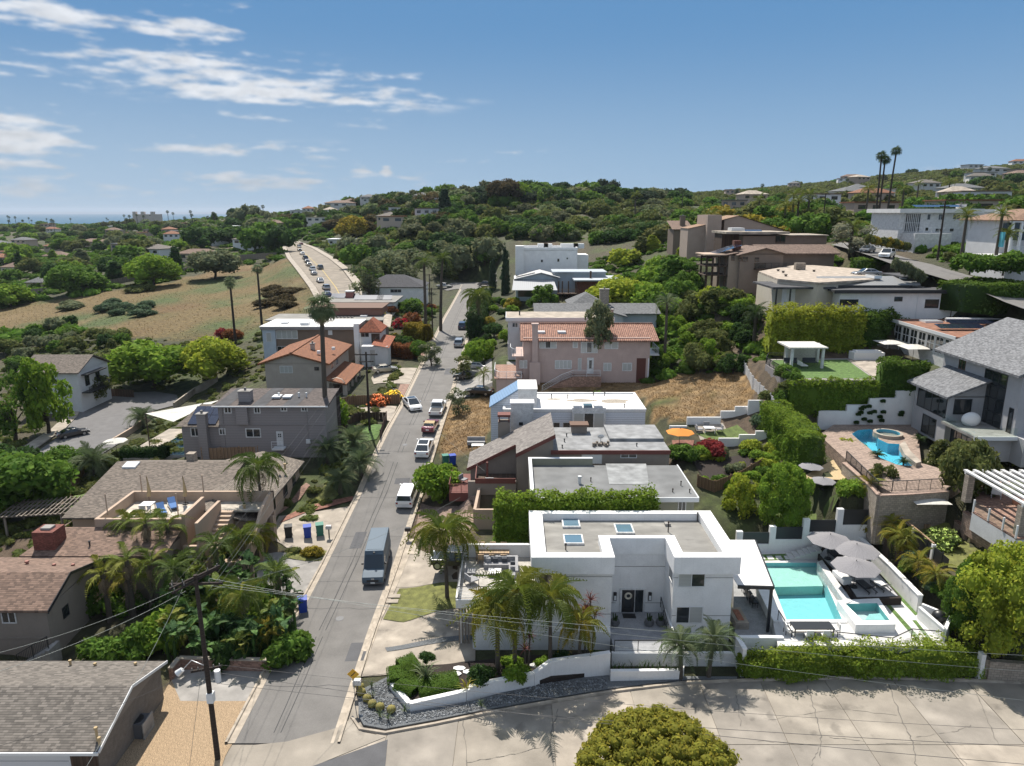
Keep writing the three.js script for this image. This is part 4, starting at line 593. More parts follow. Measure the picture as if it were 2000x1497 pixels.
box('porch',mat([0.36,0.37,0.39],0.8,{map:'grain',s:3}),H,xa,xb+0.02,-0.2,1.2,f-2.4,fc-0.002);box('porch_wall',M.white,H,xa-0.22,xb+4.7,-0.4,1.15,f-2.7,f-2.402);
railing(H,[[xa,1.2,f-2.45],[xb+0.6,1.2,f-2.45]],0.95,{bars:7,posts:2,m:M.plastic,top:M.black});box('door_mat',M.binBlack,H,dx0+0.1,dx0+1.2,1.2,1.23,fc-1.0,fc-0.3);box('stair_wall',M.white,H,xb-0.16,xb-0.01,1.1,2.2,f-1.4,fc-1.2);railing(H,[[xb-0.35,1.2,f-1.3],[xb-0.35,2.1,fc-0.6]],0.9,{bars:1,m:M.black});
const tx0=-4.4,dY=4.7,tb=58.6;box('terrace_floor',mat([0.50,0.47,0.42],0.85,{map:'grain',s:3}),H,tx0,xl,dY-0.25,dY,f-0.6,tb);box('terrace_edge',M.white,H,tx0-0.12,xl,dY-0.75,dY-0.02,f-0.75,f-0.602);box('terrace_edge',M.white,H,tx0-0.14,tx0-0.002,dY-0.75,dY+0.12,f-0.6,tb);
const tp=new MB();tp.box(tx0-0.1,xl,dY,dY+1.15,tb,tb+0.2);tp.build('terrace_wall',M.white,H);box('wall_cap',M.parapet,H,tx0-0.2,xl,dY+1.152,dY+1.24,tb-0.06,tb+0.26);
railing(H,[[xl-0.1,dY,f-0.55],[tx0+0.05,dY,f-0.55],[tx0+0.05,dY,tb]],1.05,{bars:7,posts:1.8,m:M.plastic,top:M.darkMetal});
box('garage_wall',M.white,H,-3.15,xl+0.002,-0.6,dY-0.26,f+0.15,tb);box('lower_wall',M.white,H,-3.2,xa-0.1,-0.6,1.9,f-0.9,f-0.02);
const post=new MB();for(const ff of[f-0.2,f+3])post.box(tx0+0.1,tx0+0.4,-0.3,dY-0.76,ff,ff+0.3);post.build('post',M.white,H);const slats=new MB();for(let k=0;k<4;k++)slats.box(tx0+0.05+k*0.25,tx0+0.17+k*0.25,0.6,dY-0.8,f-0.5,f-0.42);slats.build('slat_screen',M.woodGrey,H);
const c=[onY(1433,1143,5.55),onY(1510,1145,5.55)],c2=[onY(1436,1055,5.55),onY(1474,1055,5.55)];const cv=new MB().slab([[xr+0.42,c[0][2]],[c[1][0],c[1][2]],[c2[1][0],c2[1][2]],[xr+0.42,c2[0][2]]],5.55,0.06).build('patio_cover',M.whiteRoof,H);
new MB().bar([xr+0.42,5.42,c[0][2]-0.07],[c[1][0]+0.05,5.42,c[1][2]-0.07],0.14,0.28).bar([c[1][0]+0.07,5.42,c[1][2]],[c2[1][0]+0.07,5.42,c2[1][2]],0.14,0.28).bar([c[1][0]-0.05,1.2,c[1][2]+0.1],[c[1][0]-0.05,5.3,c[1][2]+0.1],0.2).bar([c2[1][0]-0.1,1.2,c2[1][2]-0.1],[c2[1][0]-0.1,5.3,c2[1][2]-0.1],0.16).build('cover_frame',M.darkMetal,H);
}
// ---------------------------------------------------------------- houses up the right side of the street
{
const f=64,y=8.25,H=thing('olive_house','olive walled house with patched grey flat roof behind the lime hedge trees','house',[10,3,64],{world:true}),xl=xAt(1045,965,f),xr=xAt(1362,968,f),b=72.6;
box('wall',wallM.olive,H,xl,xr-0.25,2,y-0.3,f,b);box('roof',M.greyRoof,H,xl-0.15,xr,y-0.28,y,f-0.3,b+0.2);box('eave_trim',M.plastic,H,xl-0.2,xr+0.1,y-0.36,y+0.1,f-0.42,f-0.302);box('eave_trim',M.plastic,H,xr+0.002,xr+0.12,y-0.36,y+0.1,f-0.3,b+0.2);
const q=[[1183,906],[1262,906],[1268,946],[1190,946]].map(([x,z])=>onY(x,z,y+0.03));new MB().slab(q.map((p)=>[p[0],p[2]]),y+0.03,0.028).build('roof_patch',mat([0.29,0.30,0.30],0.85,{map:'blotch',s:6}),H);
box('parapet',wallM.olive,H,xl-0.4,xl-0.152,y-2,y+0.75,f-0.3,b+0.5);box('parapet',wallM.olive,H,xl-0.152,xAt(1158,900,b),y-0.1,y+0.75,b+0.202,b+0.5);box('parapet_cap',M.plastic,H,xl-0.46,xAt(1158,900,b),y+0.752,y+0.82,b+0.14,b+0.56);box('parapet_cap',M.plastic,H,xl-0.46,xl-0.1,y+0.752,y+0.82,f-0.36,b+0.138);
win(H,'f',f,xAt(1324,990,f),xAt(1340,990,f),yAt(1001,f),yAt(978,f),{n:2,t:0.08});
for(const[px,py,h]of[[1132,945,0.7],[1154,941,0.35],[1330,949,0.4],[1347,963,0.3],[1314,962,0.3]]){const a=onY(px,py,y);vent(H,a[0],a[2],y,h,px===1132?0.16:0.05,px===1132?M.plastic:M.pole);}
const cy=new MB();const c=(px,py)=>onY(px,py,5.2);const A=c(927,995),B=c(938,943),D=c(1040,943),E=c(1045,995);const wallBar=(p,q)=>cy.bar([p[0],3.5,p[2]],[q[0],3.5,q[2]],0.3,3.4);wallBar(A,B);wallBar(B,D);wallBar(A,[A[0]+3.2,0,A[2]]);cy.build('courtyard_wall',wallM.tan,H);box('courtyard_floor',M.greyConcrete,H,A[0]+0.2,xl-0.41,2.4,3.1,A[2]+0.2,B[2]-0.2);
}
{
const f=74.4,y=9.4,H=thing('taupe_house','taupe house with steep shed roofs and dark red fascia boards','house',[6,5,75],{world:true}),xr=17.4,xm=4.3,b=83,sh=shingle([0.27,0.245,0.225]);
box('wall',wallM.taupe,H,xm,xr,3.5,y-0.35,f,b);box('roof',mat([0.27,0.275,0.28],0.85,{map:'blotch',s:6}),H,xm,xr+0.05,y-0.3,y,f-0.05,b);box('fascia',trim.red,H,xm,xr+0.1,y-0.42,y+0.05,f-0.15,f-0.052);box('roof_step',mat([0.29,0.295,0.30],0.85,{map:'blotch',s:6}),H,11.2,xr,y+0.002,y+0.35,f+3.2,b);
win(H,'f',f,xAt(1212,890,f),xAt(1244,890,f),yAt(895,f),yAt(887,f),{n:2,fr:M.plastic});win(H,'f',f,xAt(1136,890,f),xAt(1176,890,f),yAt(906,f),yAt(888,f),{n:2,gl:M.plastic});
const pitch=(x)=>11.3-(xm+0.35-x)*0.515;
const g=new MB(),P=(x,ff,d=0)=>[x,pitch(x)+d,ff];
for(const[x0,x1,f0,f1]of[[0.45,xm+0.4,f-0.3,b],[-5.2,0.45,f+2.7,b]]){g.quad(P(x0,f0),P(x1,f0),P(x1,f1),P(x0,f1));g.quad(P(x0,f0,-0.2),P(x1,f0,-0.2),P(x1,f0),P(x0,f0));g.quad(P(x0,f0,-0.2),P(x0,f1,-0.2),P(x0,f1),P(x0,f0));g.quad(P(x1,f0,-0.2),P(x1,f1,-0.2),P(x1,f1),P(x1,f0));}g.build('shed_roof',sh,H);
const wl=new MB();wl.wallPoly([[0.5,3.5],[xm,3.5],[xm,pitch(xm)-0.2],[0.5,pitch(0.5)-0.2]],f,f+0.3);wl.wallPoly([[-4.8,2.8],[0.5,2.8],[0.5,pitch(0.5)-0.2],[-4.8,pitch(-4.8)-0.2]],f+3,f+3.3);wl.box(-4.9,0.45,2.5,5.9,f-0.4,f);wl.wallPoly([[xm,8.9],[xm+0.25,8.9],[xm+0.25,11.1],[xm,11.1]],f,b);wl.build('shed_wall',wallM.taupe,H);
const fs=new MB();fs.quad(P(0.4,f-0.34,-0.45),P(xm+0.45,f-0.34,-0.45),P(xm+0.45,f-0.34,0.02),P(0.4,f-0.34,0.02)).bar(P(-5.2,f+2.66,-0.1),P(0.45,f+2.66,-0.1),0.08,0.36).bar([-4,6.0,f-0.45],[0.4,6.0,f-0.45],0.1,0.6).bar([-4.05,6.0,f-0.45],[-4.05,6.4,f+2.6],0.1,0.6).build('fascia',trim.red,H);
box('deck_floor',M.woodDark,H,-4,0.44,5.6,5.7,f-0.38,f+2.6);win(H,'f',f-0.4,xAt(948,940,f),xAt(964,940,f),yAt(942,f),yAt(931,f),{gl:M.plastic});new MB().cyl(-2.8,5.7,7.6,f+1.2,0.13).build('patio_heater',trim.red,H);
box('chimney',wallM.taupe,H,7.1,8.9,y,y+0.9,b-2.4,b-1.2);box('chimney_cap',trim.brown,H,6.9,9.1,y+0.902,y+1.1,b-2.6,b-1.0);
const dish=new MB();dish.tube([[10.1,y,f+2.6],[10.1,y+0.8,f+2.6]],0.04);dish.add(new THREE.SphereGeometry(0.55,14,6,0,6.283,0,0.8),new THREE.Matrix4().makeTranslation(10.1,y+1.0,-(f+2.9)).multiply(new THREE.Matrix4().makeRotationX(2.2)));dish.build('satellite_dish',M.plastic,H);const eq=new MB();for(let i=0;i<14;i++){const x=9+R()*1.8,z=f+1.1+R()*1.2;eq.box(x,x+0.25,y,y+0.2+R()*0.25,z,z+0.3);}eq.build('roof_equipment',M.woodGrey,H);
for(const[x,z]of[[5.6,f+0.8],[6.0,f+3],[14,f+1.4],[6.4,f+5]])vent(H,x,z,y,0.3,0.06);
}
{
const f=87,y=10.45,H=thing('white_flat_house','long white house with bright white flat roof and blue metal shed roof','house',[8,6,88],{world:true}),xl=xAt(983,800,f),xr=xAt(1262,800,f),b=95.6;
box('wall',wallM.lapWhite,H,xl,xr-0.06,5,y-0.25,f,b);box('roof',M.whiteRoof,H,xl-0.05,xr,y-0.248,y,f-0.06,b);ring(new MB(),xl-0.06,xr+0.02,f-0.08,b+0.02,y+0.002,y+0.18,0.3).build('parapet',M.parapet,H);
const cx0=xAt(998,800,f),cx1=xAt(1041,800,f);box('tower',M.whitePaint,H,cx0,cx1,5,yAt(786,86),85.2,f-0.062);box('tower_cap',M.parapet,H,cx0-0.1,cx1+0.1,yAt(786,86)+0.002,yAt(786,86)+0.15,85.1,f-0.06);box('wall_vent',M.darkMetal,H,cx0+1,cx0+1.5,9.0,9.4,85.15,85.2);
const ux0=xAt(1012,765,f+2),ux1=xAt(1049,765,f+2),uy=yAt(762,f+2);box('upper_wall',M.whitePaint,H,ux0,ux1,y,uy,f+2,f+7);box('upper_roof',M.whiteRoof,H,ux0-0.05,ux1+0.05,uy+0.002,uy+0.16,f+1.9,f+7.1);
const sl=new MB(),sx=xAt(955,795,f+1),sy=yAt(797,f+1);sl.quad([sx,sy,f+1.4],[ux0-0.06,uy+0.1,f+1.9],[ux0-0.06,uy+0.1,f+7],[sx,sy,f+7]);sl.quad([sx,sy-0.15,f+1.4],[ux0-0.06,uy-0.05,f+1.9],[ux0-0.06,uy+0.1,f+1.9],[sx,sy,f+1.4]);sl.build('shed_roof',M.seamBlue,H);
new MB().wallPoly([[sx+0.2,5],[ux0,5],[ux0,uy-0.1],[sx+0.2,sy-0.15]],f+2,f+6.8).build('shed_wall',wallM.lapWhite,H);
const wx0=xAt(1118,820,f),wx1=xAt(1180,820,f);box('bay_frame',M.whitePaint,H,wx0-0.1,wx1+0.1,5,y+0.5,f-0.7,f-0.07);
win(H,'f',f-0.7,wx0,wx1,yAt(840,f),yAt(803,f),{n:3,gl:[M.curtain,M.glass,M.curtain],t:0.16});for(const px of[1119,1139,1159]){const x=xAt(px,800,f);box('skylight',px===1139?M.skylight:M.parapet,H,x,x+1.1,y+0.52,y+0.8,f-0.6,f+0.4);}
win(H,'f',f,xAt(1080,832,f),xAt(1094,832,f),yAt(836,f),yAt(825,f),{fr:M.plastic});win(H,'f',f,xAt(1099,832,f),xAt(1114,832,f),yAt(836,f),yAt(825,f),{fr:M.plastic});
for(const[px,py]of[[1077,778],[1109,779],[1159,773],[1181,774],[1220,797]]){const a=onY(px,py,y);vent(H,a[0],a[2],y,0.45,0.06);}
const st=new MB();for(const[px,py,r]of[[1085,780,0.9],[1135,782,1.5],[1205,784,1.6]]){const a=onY(px,py,y+0.01),pts=[];for(let k=0;k<12;k++){const q=r*(0.6+0.6*R());pts.push([a[0]+Math.cos(k/12*6.28)*q*1.3,a[2]+Math.sin(k/12*6.28)*q*0.6]);}st.slab(pts,y+0.006,0);}st.build('roof_stain',mat([0.50,0.44,0.36],0.9,{map:'grass',s:1.5}),H);
box('brick_grill',wallM.taupe,H,xAt(973,850,84),xAt(996,850,84),4.5,yAt(822,84),83.4,84.6);box('grill_hood',trim.red,H,xAt(972,815,84),xAt(997,815,84),yAt(812,84),yAt(808,84),83.3,84.7);new MB().box(xAt(974,815,84),xAt(976,815,84),yAt(824,84),yAt(812,84),83.4,84.6).box(xAt(993,815,84),xAt(995,815,84),yAt(824,84),yAt(812,84),83.4,84.6).build('post',trim.red,H);
}
{
const f=108,H=thing('pink_house','pink stucco two-storey house with pink tiled roof above the dry lot','house',[10,9.2,109],{world:true}),X=(px)=>xAt(px,700,f),Y=(py)=>yAt(py,f),xl=X(1022),xr=X(1269);
box('wall',wallM.pink,H,xl,xr,8,Y(660),f,f+10);gableX(new MB(),X(1016),X(1284),f-0.7,f+10.7,f+5,Y(664),Y(664)+1.75,Y(664),0.2).build('roof',M.tilePink,H);box('ridge_tile',M.tilePink,H,X(1016),X(1284),Y(664)+1.7,Y(664)+1.86,f+4.85,f+5.15);
for(const s of[xl,xr])new MB().tri([s,Y(660)-0.1,f],[s,Y(660)-0.1,f+10],[s,Y(664)+1.5,f+5]).build('gable',wallM.pink,H);
const cb=box('chimney',wallM.pink,H,X(1039),X(1050),8,Y(634),f-0.75,f-0.002);box('chimney_base',wallM.pink,H,X(1034),X(1055),8,Y(706),f-0.95,f-0.752);box('chimney_cap',wallM.pink,cb,X(1037.5),X(1051.5),Y(634)+0.002,Y(631),f-0.85,f+0.1);chimney(H,X(1196),X(1208),f+7,f+8,Y(650),Y(618),wallM.pink);
for(const[a,b,c,d,n]of[[1053,1087,681,664,3],[1118,1128,680,665,1],[1180,1207,682,665,2],[1134,1167,690,668,3],[1084,1117,721,704,4],[1179,1195,725,709,2],[1216,1235,725,709,2],[1014.5,1030,720,704,2]])win(H,'f',f,X(a),X(b),Y(c),Y(d),{n,gl:n===3?[M.curtain,M.glass,M.curtain]:M.curtain,t:0.12});
win(H,'f',f,X(1129),X(1136),Y(724),Y(700),{gl:M.curtain});const d=box('door',M.whitePaint,H,X(1147),X(1160),Y(730),Y(699),f-0.06,f+0.02);box('door_ornament',M.glass,d,X(1151),X(1156),Y(720),Y(704),f-0.08,f-0.062);
for(const px of[1049,1090]){const fa=f+1.6,ya=Y(664)+1.75*(fa-f+0.7)/5.7;new MB().box(X(px),X(px+16),ya,ya+0.3,fa,fa+1.1).build('skylight',M.plastic,H);}
box('landing',M.brickPale,H,X(1116),X(1172),8,Y(730),f-2.2,f-0.002);railing(H,[[X(1170),Y(730),f-2.1],[X(1118),Y(730),f-2.1],[X(1095),Y(738),f-2.3],[X(1058),Y(758),f-2.6]],1,{m:M.plastic,bars:3,posts:2});const stp=new MB();for(let k=0;k<9;k++)stp.box(X(1116)-0.42*(k+1),X(1116)-0.42*k,7,Y(730)-0.19*(k+1),f-2.2,f-0.9);stp.build('stairs',M.brickPale,H);
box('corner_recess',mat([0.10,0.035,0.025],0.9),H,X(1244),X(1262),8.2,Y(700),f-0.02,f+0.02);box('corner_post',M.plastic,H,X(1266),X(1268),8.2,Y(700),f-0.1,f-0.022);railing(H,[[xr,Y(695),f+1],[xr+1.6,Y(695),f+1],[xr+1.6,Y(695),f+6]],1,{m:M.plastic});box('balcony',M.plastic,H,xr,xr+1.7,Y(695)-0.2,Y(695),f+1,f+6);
box('garage_block',wallM.pink,H,X(970),xl-0.002,5,Y(732),f-3,f+7);box('terrace_floor',M.brickPale,H,X(966),xl-0.002,Y(732)+0.002,Y(732)+0.12,f-3.2,f+7);box('stair_tower',wallM.pink,H,X(1008),xl-0.002,8,Y(692),f+0.3,f+6);
railing(H,[[xl-0.3,Y(731),f-3.1],[X(975),Y(731),f-3.1],[X(966),Y(731),f-1.5],[X(966),Y(731),f+4]],1.05,{m:M.plastic,bars:4,posts:1.2});box('upper_balcony',wallM.pink,H,X(1000),xl-0.003,Y(694),Y(692),f-1.6,f+0.298);railing(H,[[xl-0.3,Y(691.5),f-1.5],[X(1003),Y(691.5),f-1.5],[X(997),Y(691.5),f],[X(997),Y(691.5),f+3]],1.05,{m:M.plastic,bars:4,posts:1.2});box('garage_door',M.woodDark,H,X(969.4),X(969.7),5.6,8.2,f-1.5,f+2);
}
function house(name,label,f,d,pxl,pxr,pyEave,base,{wall=wallM.beige,roof=M.shGrey,kind='hip',rise=1.6,over=0.5,wins=[],group,chim,category='house',ridge,fr=M.whitePaint,turn=0,gl=M.glass,doors=[]}={}){
const X=(px)=>xAt(px,pyEave,f),xl=X(pxl),xr=X(pxr),ye=yAt(pyEave,f),xc=(xl+xr)/2,H=thing(name,label,category,[xc,base,f],{world:true,turn,group});
box('wall',wall,H,xl,xr,base-1.5,ye-0.05,f,f+d);const m=new MB(),o=over;
if(kind==='flat'){m.box(xl-o,xr+o,ye,ye+0.3,f-o,f+d+o);m.build('roof',roof,H);}else if(kind==='hip')hip(m,xl-o,xr+o,f-o,f+d+o,ye+0.05,ye+rise).build('roof',roof,H);
else if(kind==='gx'){gableX(m,xl-o,xr+o,f-o,f+d+o,f+d/2,ye,ye+rise,ye).build('roof',roof,H);}
else if(kind==='gf'){const k=ridge!==undefined?X(ridge):xc;gableF(m,xl-o,xr+o,k,ye,ye+rise,ye,f-o,f+d+o).build('roof',roof,H);new MB().wallPoly([[xl,ye-0.1],[xr,ye-0.1],[k,ye+rise-0.25]],f,f+d).build('gable',wall,H);}
else if(kind==='mono'){m.quad([xl-o,ye,f-o],[xr+o,ye,f-o],[xr+o,ye+rise,f+d+o],[xl-o,ye+rise,f+d+o]);m.quad([xl-o,ye-0.2,f-o],[xr+o,ye-0.2,f-o],[xr+o,ye,f-o],[xl-o,ye,f-o]);m.build('roof',roof,H);}
if(kind==='gx')for(const x of[xl,xr])new MB().tri([x,ye-0.1,f],[x,ye-0.1,f+d],[x,ye+rise-0.3,f+d/2]).build('gable',wall,H);
for(const[a,b,c,e,n=1]of wins)win(H,'f',f,xAt(a,(c+e)/2,f),xAt(b,(c+e)/2,f),yAt(e,f),yAt(c,f),{n,fr,gl,t:0.1});
for(const[a,b,c,e,mm=M.woodDark]of doors)box('door',mm,H,xAt(a,e,f),xAt(b,e,f),yAt(e,f),yAt(c,f),f-0.05,f+0.02);
if(chim)chimney(H,X(chim[0]),X(chim[1]),f+d*0.4,f+d*0.4+1,ye,yAt(chim[2],f+d*0.4),chim[3]||wall);
return Object.assign(H,{xl:xl,xr:xr,ye});
}
{
let H=house('beige_roof_house','low white house with beige tar roof right behind the pink tiled roof',119,7,992,1196,624,10.4,{wall:wallM.light,roof:M.tanRoof,kind:'flat',over:0.3,wins:[[1000,1012,630,640,2]]});box('fascia',M.plastic,H,H.xl-0.35,H.xr+0.35,H.ye-0.3,H.ye+0.32,118.6,118.695);box('fascia',M.plastic,H,H.xl-0.4,H.xl-0.305,H.ye-0.3,H.ye+0.32,118.7,126.3);vent(H,H.xl+2,122,H.ye+0.3,0.6,0.12);box('garage_slab',M.greyConcrete,H,H.xl-0.2,H.xl+4.5,9.8,10.2,113.5,118.5);win(H,'l',H.xl,120,123,11,13,{n:2});
H=house('grey_gable_house','low grey shingled house with broad dark gable roof and block chimney',135,10,1050,1283,612,11.8,{wall:wallM.blueGrey,roof:M.shCool,kind:'gx',rise:1.3,over:0.7,chim:[1176,1194,566,M.block]});gableF(new MB(),xAt(1130,610,134),xAt(1222,610,134),xAt(1178,610,134),H.ye-0.15,H.ye+1.0,H.ye-0.15,131.5,140).build('roof',M.shCool,H);new MB().wallPoly([[xAt(1136,610,134),11],[xAt(1215,610,134),11],[xAt(1215,610,134),H.ye-0.25],[xAt(1178,610,134),H.ye+0.75],[xAt(1136,610,134),H.ye-0.25]],132.2,135).build('gable_wall',wallM.blueGrey,H);hip(new MB(),xAt(1110,590,142),xAt(1186,590,142),141,151,H.ye+0.6,H.ye+2.8).build('roof',M.shCool,H);box('wing_wall',wallM.blueGrey,H,xAt(1114,590,142),xAt(1182,590,142),11,H.ye+0.5,141.6,150);
H=house('brick_house','red brick house with flat grey roof and dark balcony posts',183,12,1128,1206,549,13,{wall:M.brick,roof:mat([0.36,0.39,0.42],0.8),kind:'flat',over:0.9,wins:[]});const f=183;box('wing_wall',wallM.blueGrey,H,xAt(1008,560,f),xAt(1085,560,f),12,yAt(565,f),f,f+12);new MB().quad([xAt(1000,566,f),yAt(567,f-4),f-4],[xAt(1087,566,f),yAt(567,f-4),f-4],[xAt(1083,566,f),yAt(546,f+5),f+5],[xAt(1003,566,f),yAt(546,f+5),f+5]).build('wing_roof',mat([0.38,0.39,0.40],0.8,{map:'seam',s:4}),H);gableF(new MB(),xAt(1004,545,f),xAt(1096,545,f),xAt(1058,545,f),yAt(548,f),yAt(535,f),yAt(545,f),f+4,f+14).build('wing_roof',mat([0.45,0.45,0.44],0.8),H);new MB().wallPoly([[xAt(1008,545,f),13],[xAt(1090,545,f),13],[xAt(1090,545,f),yAt(547,f)],[xAt(1058,545,f),yAt(538,f)],[xAt(1008,545,f),yAt(549,f)]],f+5,f+12).build('wing_gable',wallM.blueGrey,H);
solarArray(H,[xAt(1008,545,f),yAt(546,f)+0.2,f+6],[0.95,0.28,0],[0,0,1],5,2);box('upper_roof',mat([0.34,0.38,0.42],0.8),H,xAt(1082,530,f),xAt(1192,530,f),yAt(533,f+6),yAt(531,f+6),f+6,f+15);box('upper_wall',wallM.blueGrey,H,xAt(1086,535,f),xAt(1190,535,f),14,yAt(533,f+6)-0.01,f+7,f+14);for(const px of[1091,1098,1110,1124])new MB().bar([xAt(px,560,f),12,f-0.6],[xAt(px,560,f),yAt(549,f),f-0.6],0.3).build('post',M.woodDark,H);box('deck',M.woodDark,H,xAt(1088,570,f),xAt(1128,570,f),yAt(574,f),yAt(572,f),f-2,f);railing(H,[[xAt(1088,570,f),yAt(572,f),f-2],[xAt(1128,570,f),yAt(572,f),f-2]],1.1,{m:M.woodPale,bars:2});box('window_wall',M.glass,H,xAt(1012,572,f),xAt(1045,572,f),yAt(580,f),yAt(568,f),f-0.06,f-0.002);new MB().cyl(xAt(1157,540,f),H.ye,H.ye+2.2,f+4,0.25).build('flue',M.woodDark,H);
H=house('white_box_house','white boxy two-storey house with rooftop units at the street end',203,12,1008,1128,489,13.4,{wall:M.white,roof:M.whiteRoof,kind:'flat',over:0.1,wins:[[1056,1061,507,513],[1088,1093,505,512],[1106,1110,503,507]]});ring(new MB(),H.xl-0.1,H.xr+0.1,202.9,215.1,H.ye+0.302,H.ye+0.8,0.4).build('parapet',M.parapet,H);for(const[px,w]of[[1050,3],[1062,2.4],[1095,5],[1120,3]])box('rooftop_unit',M.plastic,H,xAt(px,485,208),xAt(px,485,208)+w,H.ye+0.3,H.ye+1.6,207,209.5);box('stair_block',M.white,H,H.xl-0.2,H.xl+2.2,13,H.ye+1.2,202.4,206);box('right_wing',M.white,H,H.xr,xAt(1150,505,205),13,H.ye-1.5,206,214);
}
// ---------------------------------------------------------------- houses on the left of the street
{
const f=89.6,H=thing('grey_house','grey clapboard two-storey house with patched dark roof beside the small green pool','house',[-34,3.4,90],{world:true}),X=(px)=>xAt(px,830,f),Y=(py)=>yAt(py,f),xl=X(352),xm=X(428),xr=X(636),ye=Y(792),b=f+6.2;
box('wall',wallM.lap,H,xm,xr,2,ye,f,b);box('wing_wall',wallM.lap,H,xl,xm-0.002,2,Y(834),f+0.2,b);box('belt',wallM.lap,H,xm-0.05,xr+0.05,Y(831),Y(829),f-0.08,f-0.002);
const rm=new MB();rm.quad([xm-0.5,ye,f-0.5],[xr+0.5,ye,f-0.5],[xr+0.5,ye+0.75,b],[xm-0.5,ye+0.75,b]).quad([xm-0.5,ye-0.2,f-0.5],[xr+0.5,ye-0.2,f-0.5],[xr+0.5,ye,f-0.5],[xm-0.5,ye,f-0.5]).quad([xr+0.5,ye-0.2,f-0.5],[xr+0.5,ye+0.5,b],[xr+0.5,ye+0.75,b],[xr+0.5,ye,f-0.5]).quad([xr+0.5,ye+0.75,b],[xm-0.5,ye+0.75,b],[xm-0.5,4,b],[xr+0.5,4,b]).build('roof',shingle([0.13,0.105,0.095]),H);
for(const[p0,p1]of[[424,452],[496,522],[556,584]]){const a=X(p0),c=X(p1),y=(ff)=>ye+0.03+(ff-f+0.5)/(b-f+0.5)*0.75;new MB().quad([a,y(f-0.5),f-0.5],[c,y(f-0.5),f-0.5],[c+0.6,y(b),b],[a+0.6,y(b),b]).build('tar_paper',M.darkRoof,H);}
box('gutter',M.plastic,H,xm-0.55,xr+0.55,ye-0.12,ye+0.03,f-0.64,f-0.502);
chimney(H,X(464),X(487),f+1,f+2.2,ye,Y(770),wallM.lap);box('flue_chase',wallM.lap,H,X(465),X(487),Y(828),ye-0.2,f-0.5,f-0.002);chimney(H,X(389),X(406),f-0.7,f+0.198,2,Y(808),wallM.lap);for(const px of[524,545]){const x=X(px);box('skylight',M.plastic,H,x,x+1.1,ye+0.4,ye+0.62,f+2,f+3.3);}for(const px of[535,575,590])vent(H,X(px),f+2.8,ye+0.4,0.5,0.1,M.plastic);
const wr=new MB(),yt=Y(834)+0.1;wr.quad([xl-0.6,yt,f-0.3],[xm-0.002,yt,f-0.3],[xm-0.002,yt+1.9,f+4],[xl+1.2,yt+1.9,f+4]).quad([xl-0.6,yt,f-0.3],[xl+1.2,yt+1.9,f+4],[xl+1.2,yt+1.9,f+5],[xl-0.6,yt,b]).build('wing_roof',M.shTaupe,H);{const d=[0,1.9/4.70,4.3/4.70];solarArray(H,[xl+0.9,yt+0.15,f],[1,0,0],d,3,2,1.25,1.9);}
for(const[a,c,p,q,n=2]of[[440,455,808,795],[498,511,808,795],[550,563,804,795],[590,603,804,795],[478,508,855,837],[426,439,850,837]])win(H,'f',f,X(a),X(c),Y(p),Y(q),{n,t:0.13});win(H,'f',f+0.2,xAt(372,845,f+0.2),xAt(390,845,f+0.2),Y(854),Y(836),{n:2,t:0.13});win(H,'f',f,X(471),X(481),Y(887),Y(878),{n:2,t:0.12});
const d=box('door',M.whitePaint,H,X(538),X(551),Y(871),Y(843),f-0.07,f+0.02);win(d,'f',f-0.07,X(540.5),X(548.5),Y(855),Y(846),{n:2,rows:2,name:'door_window'});box('landing',M.plastic,H,X(533),X(556),Y(874),Y(872),f-1.3,f-0.002);railing(H,[[X(533),Y(872),f-1.2],[X(555),Y(872),f-1.2]],1,{m:M.plastic,bars:2});box('meter_box',M.plastic,H,X(596),X(604),Y(866),Y(858),f-0.2,f-0.002);
new MB().tube([[X(436),Y(890),f-0.05],[X(436),ye,f-0.05]],0.05).tube([[X(600),Y(880),f-0.05],[X(600),ye,f-0.05]],0.05).build('downpipe',wallM.grey,H);
}
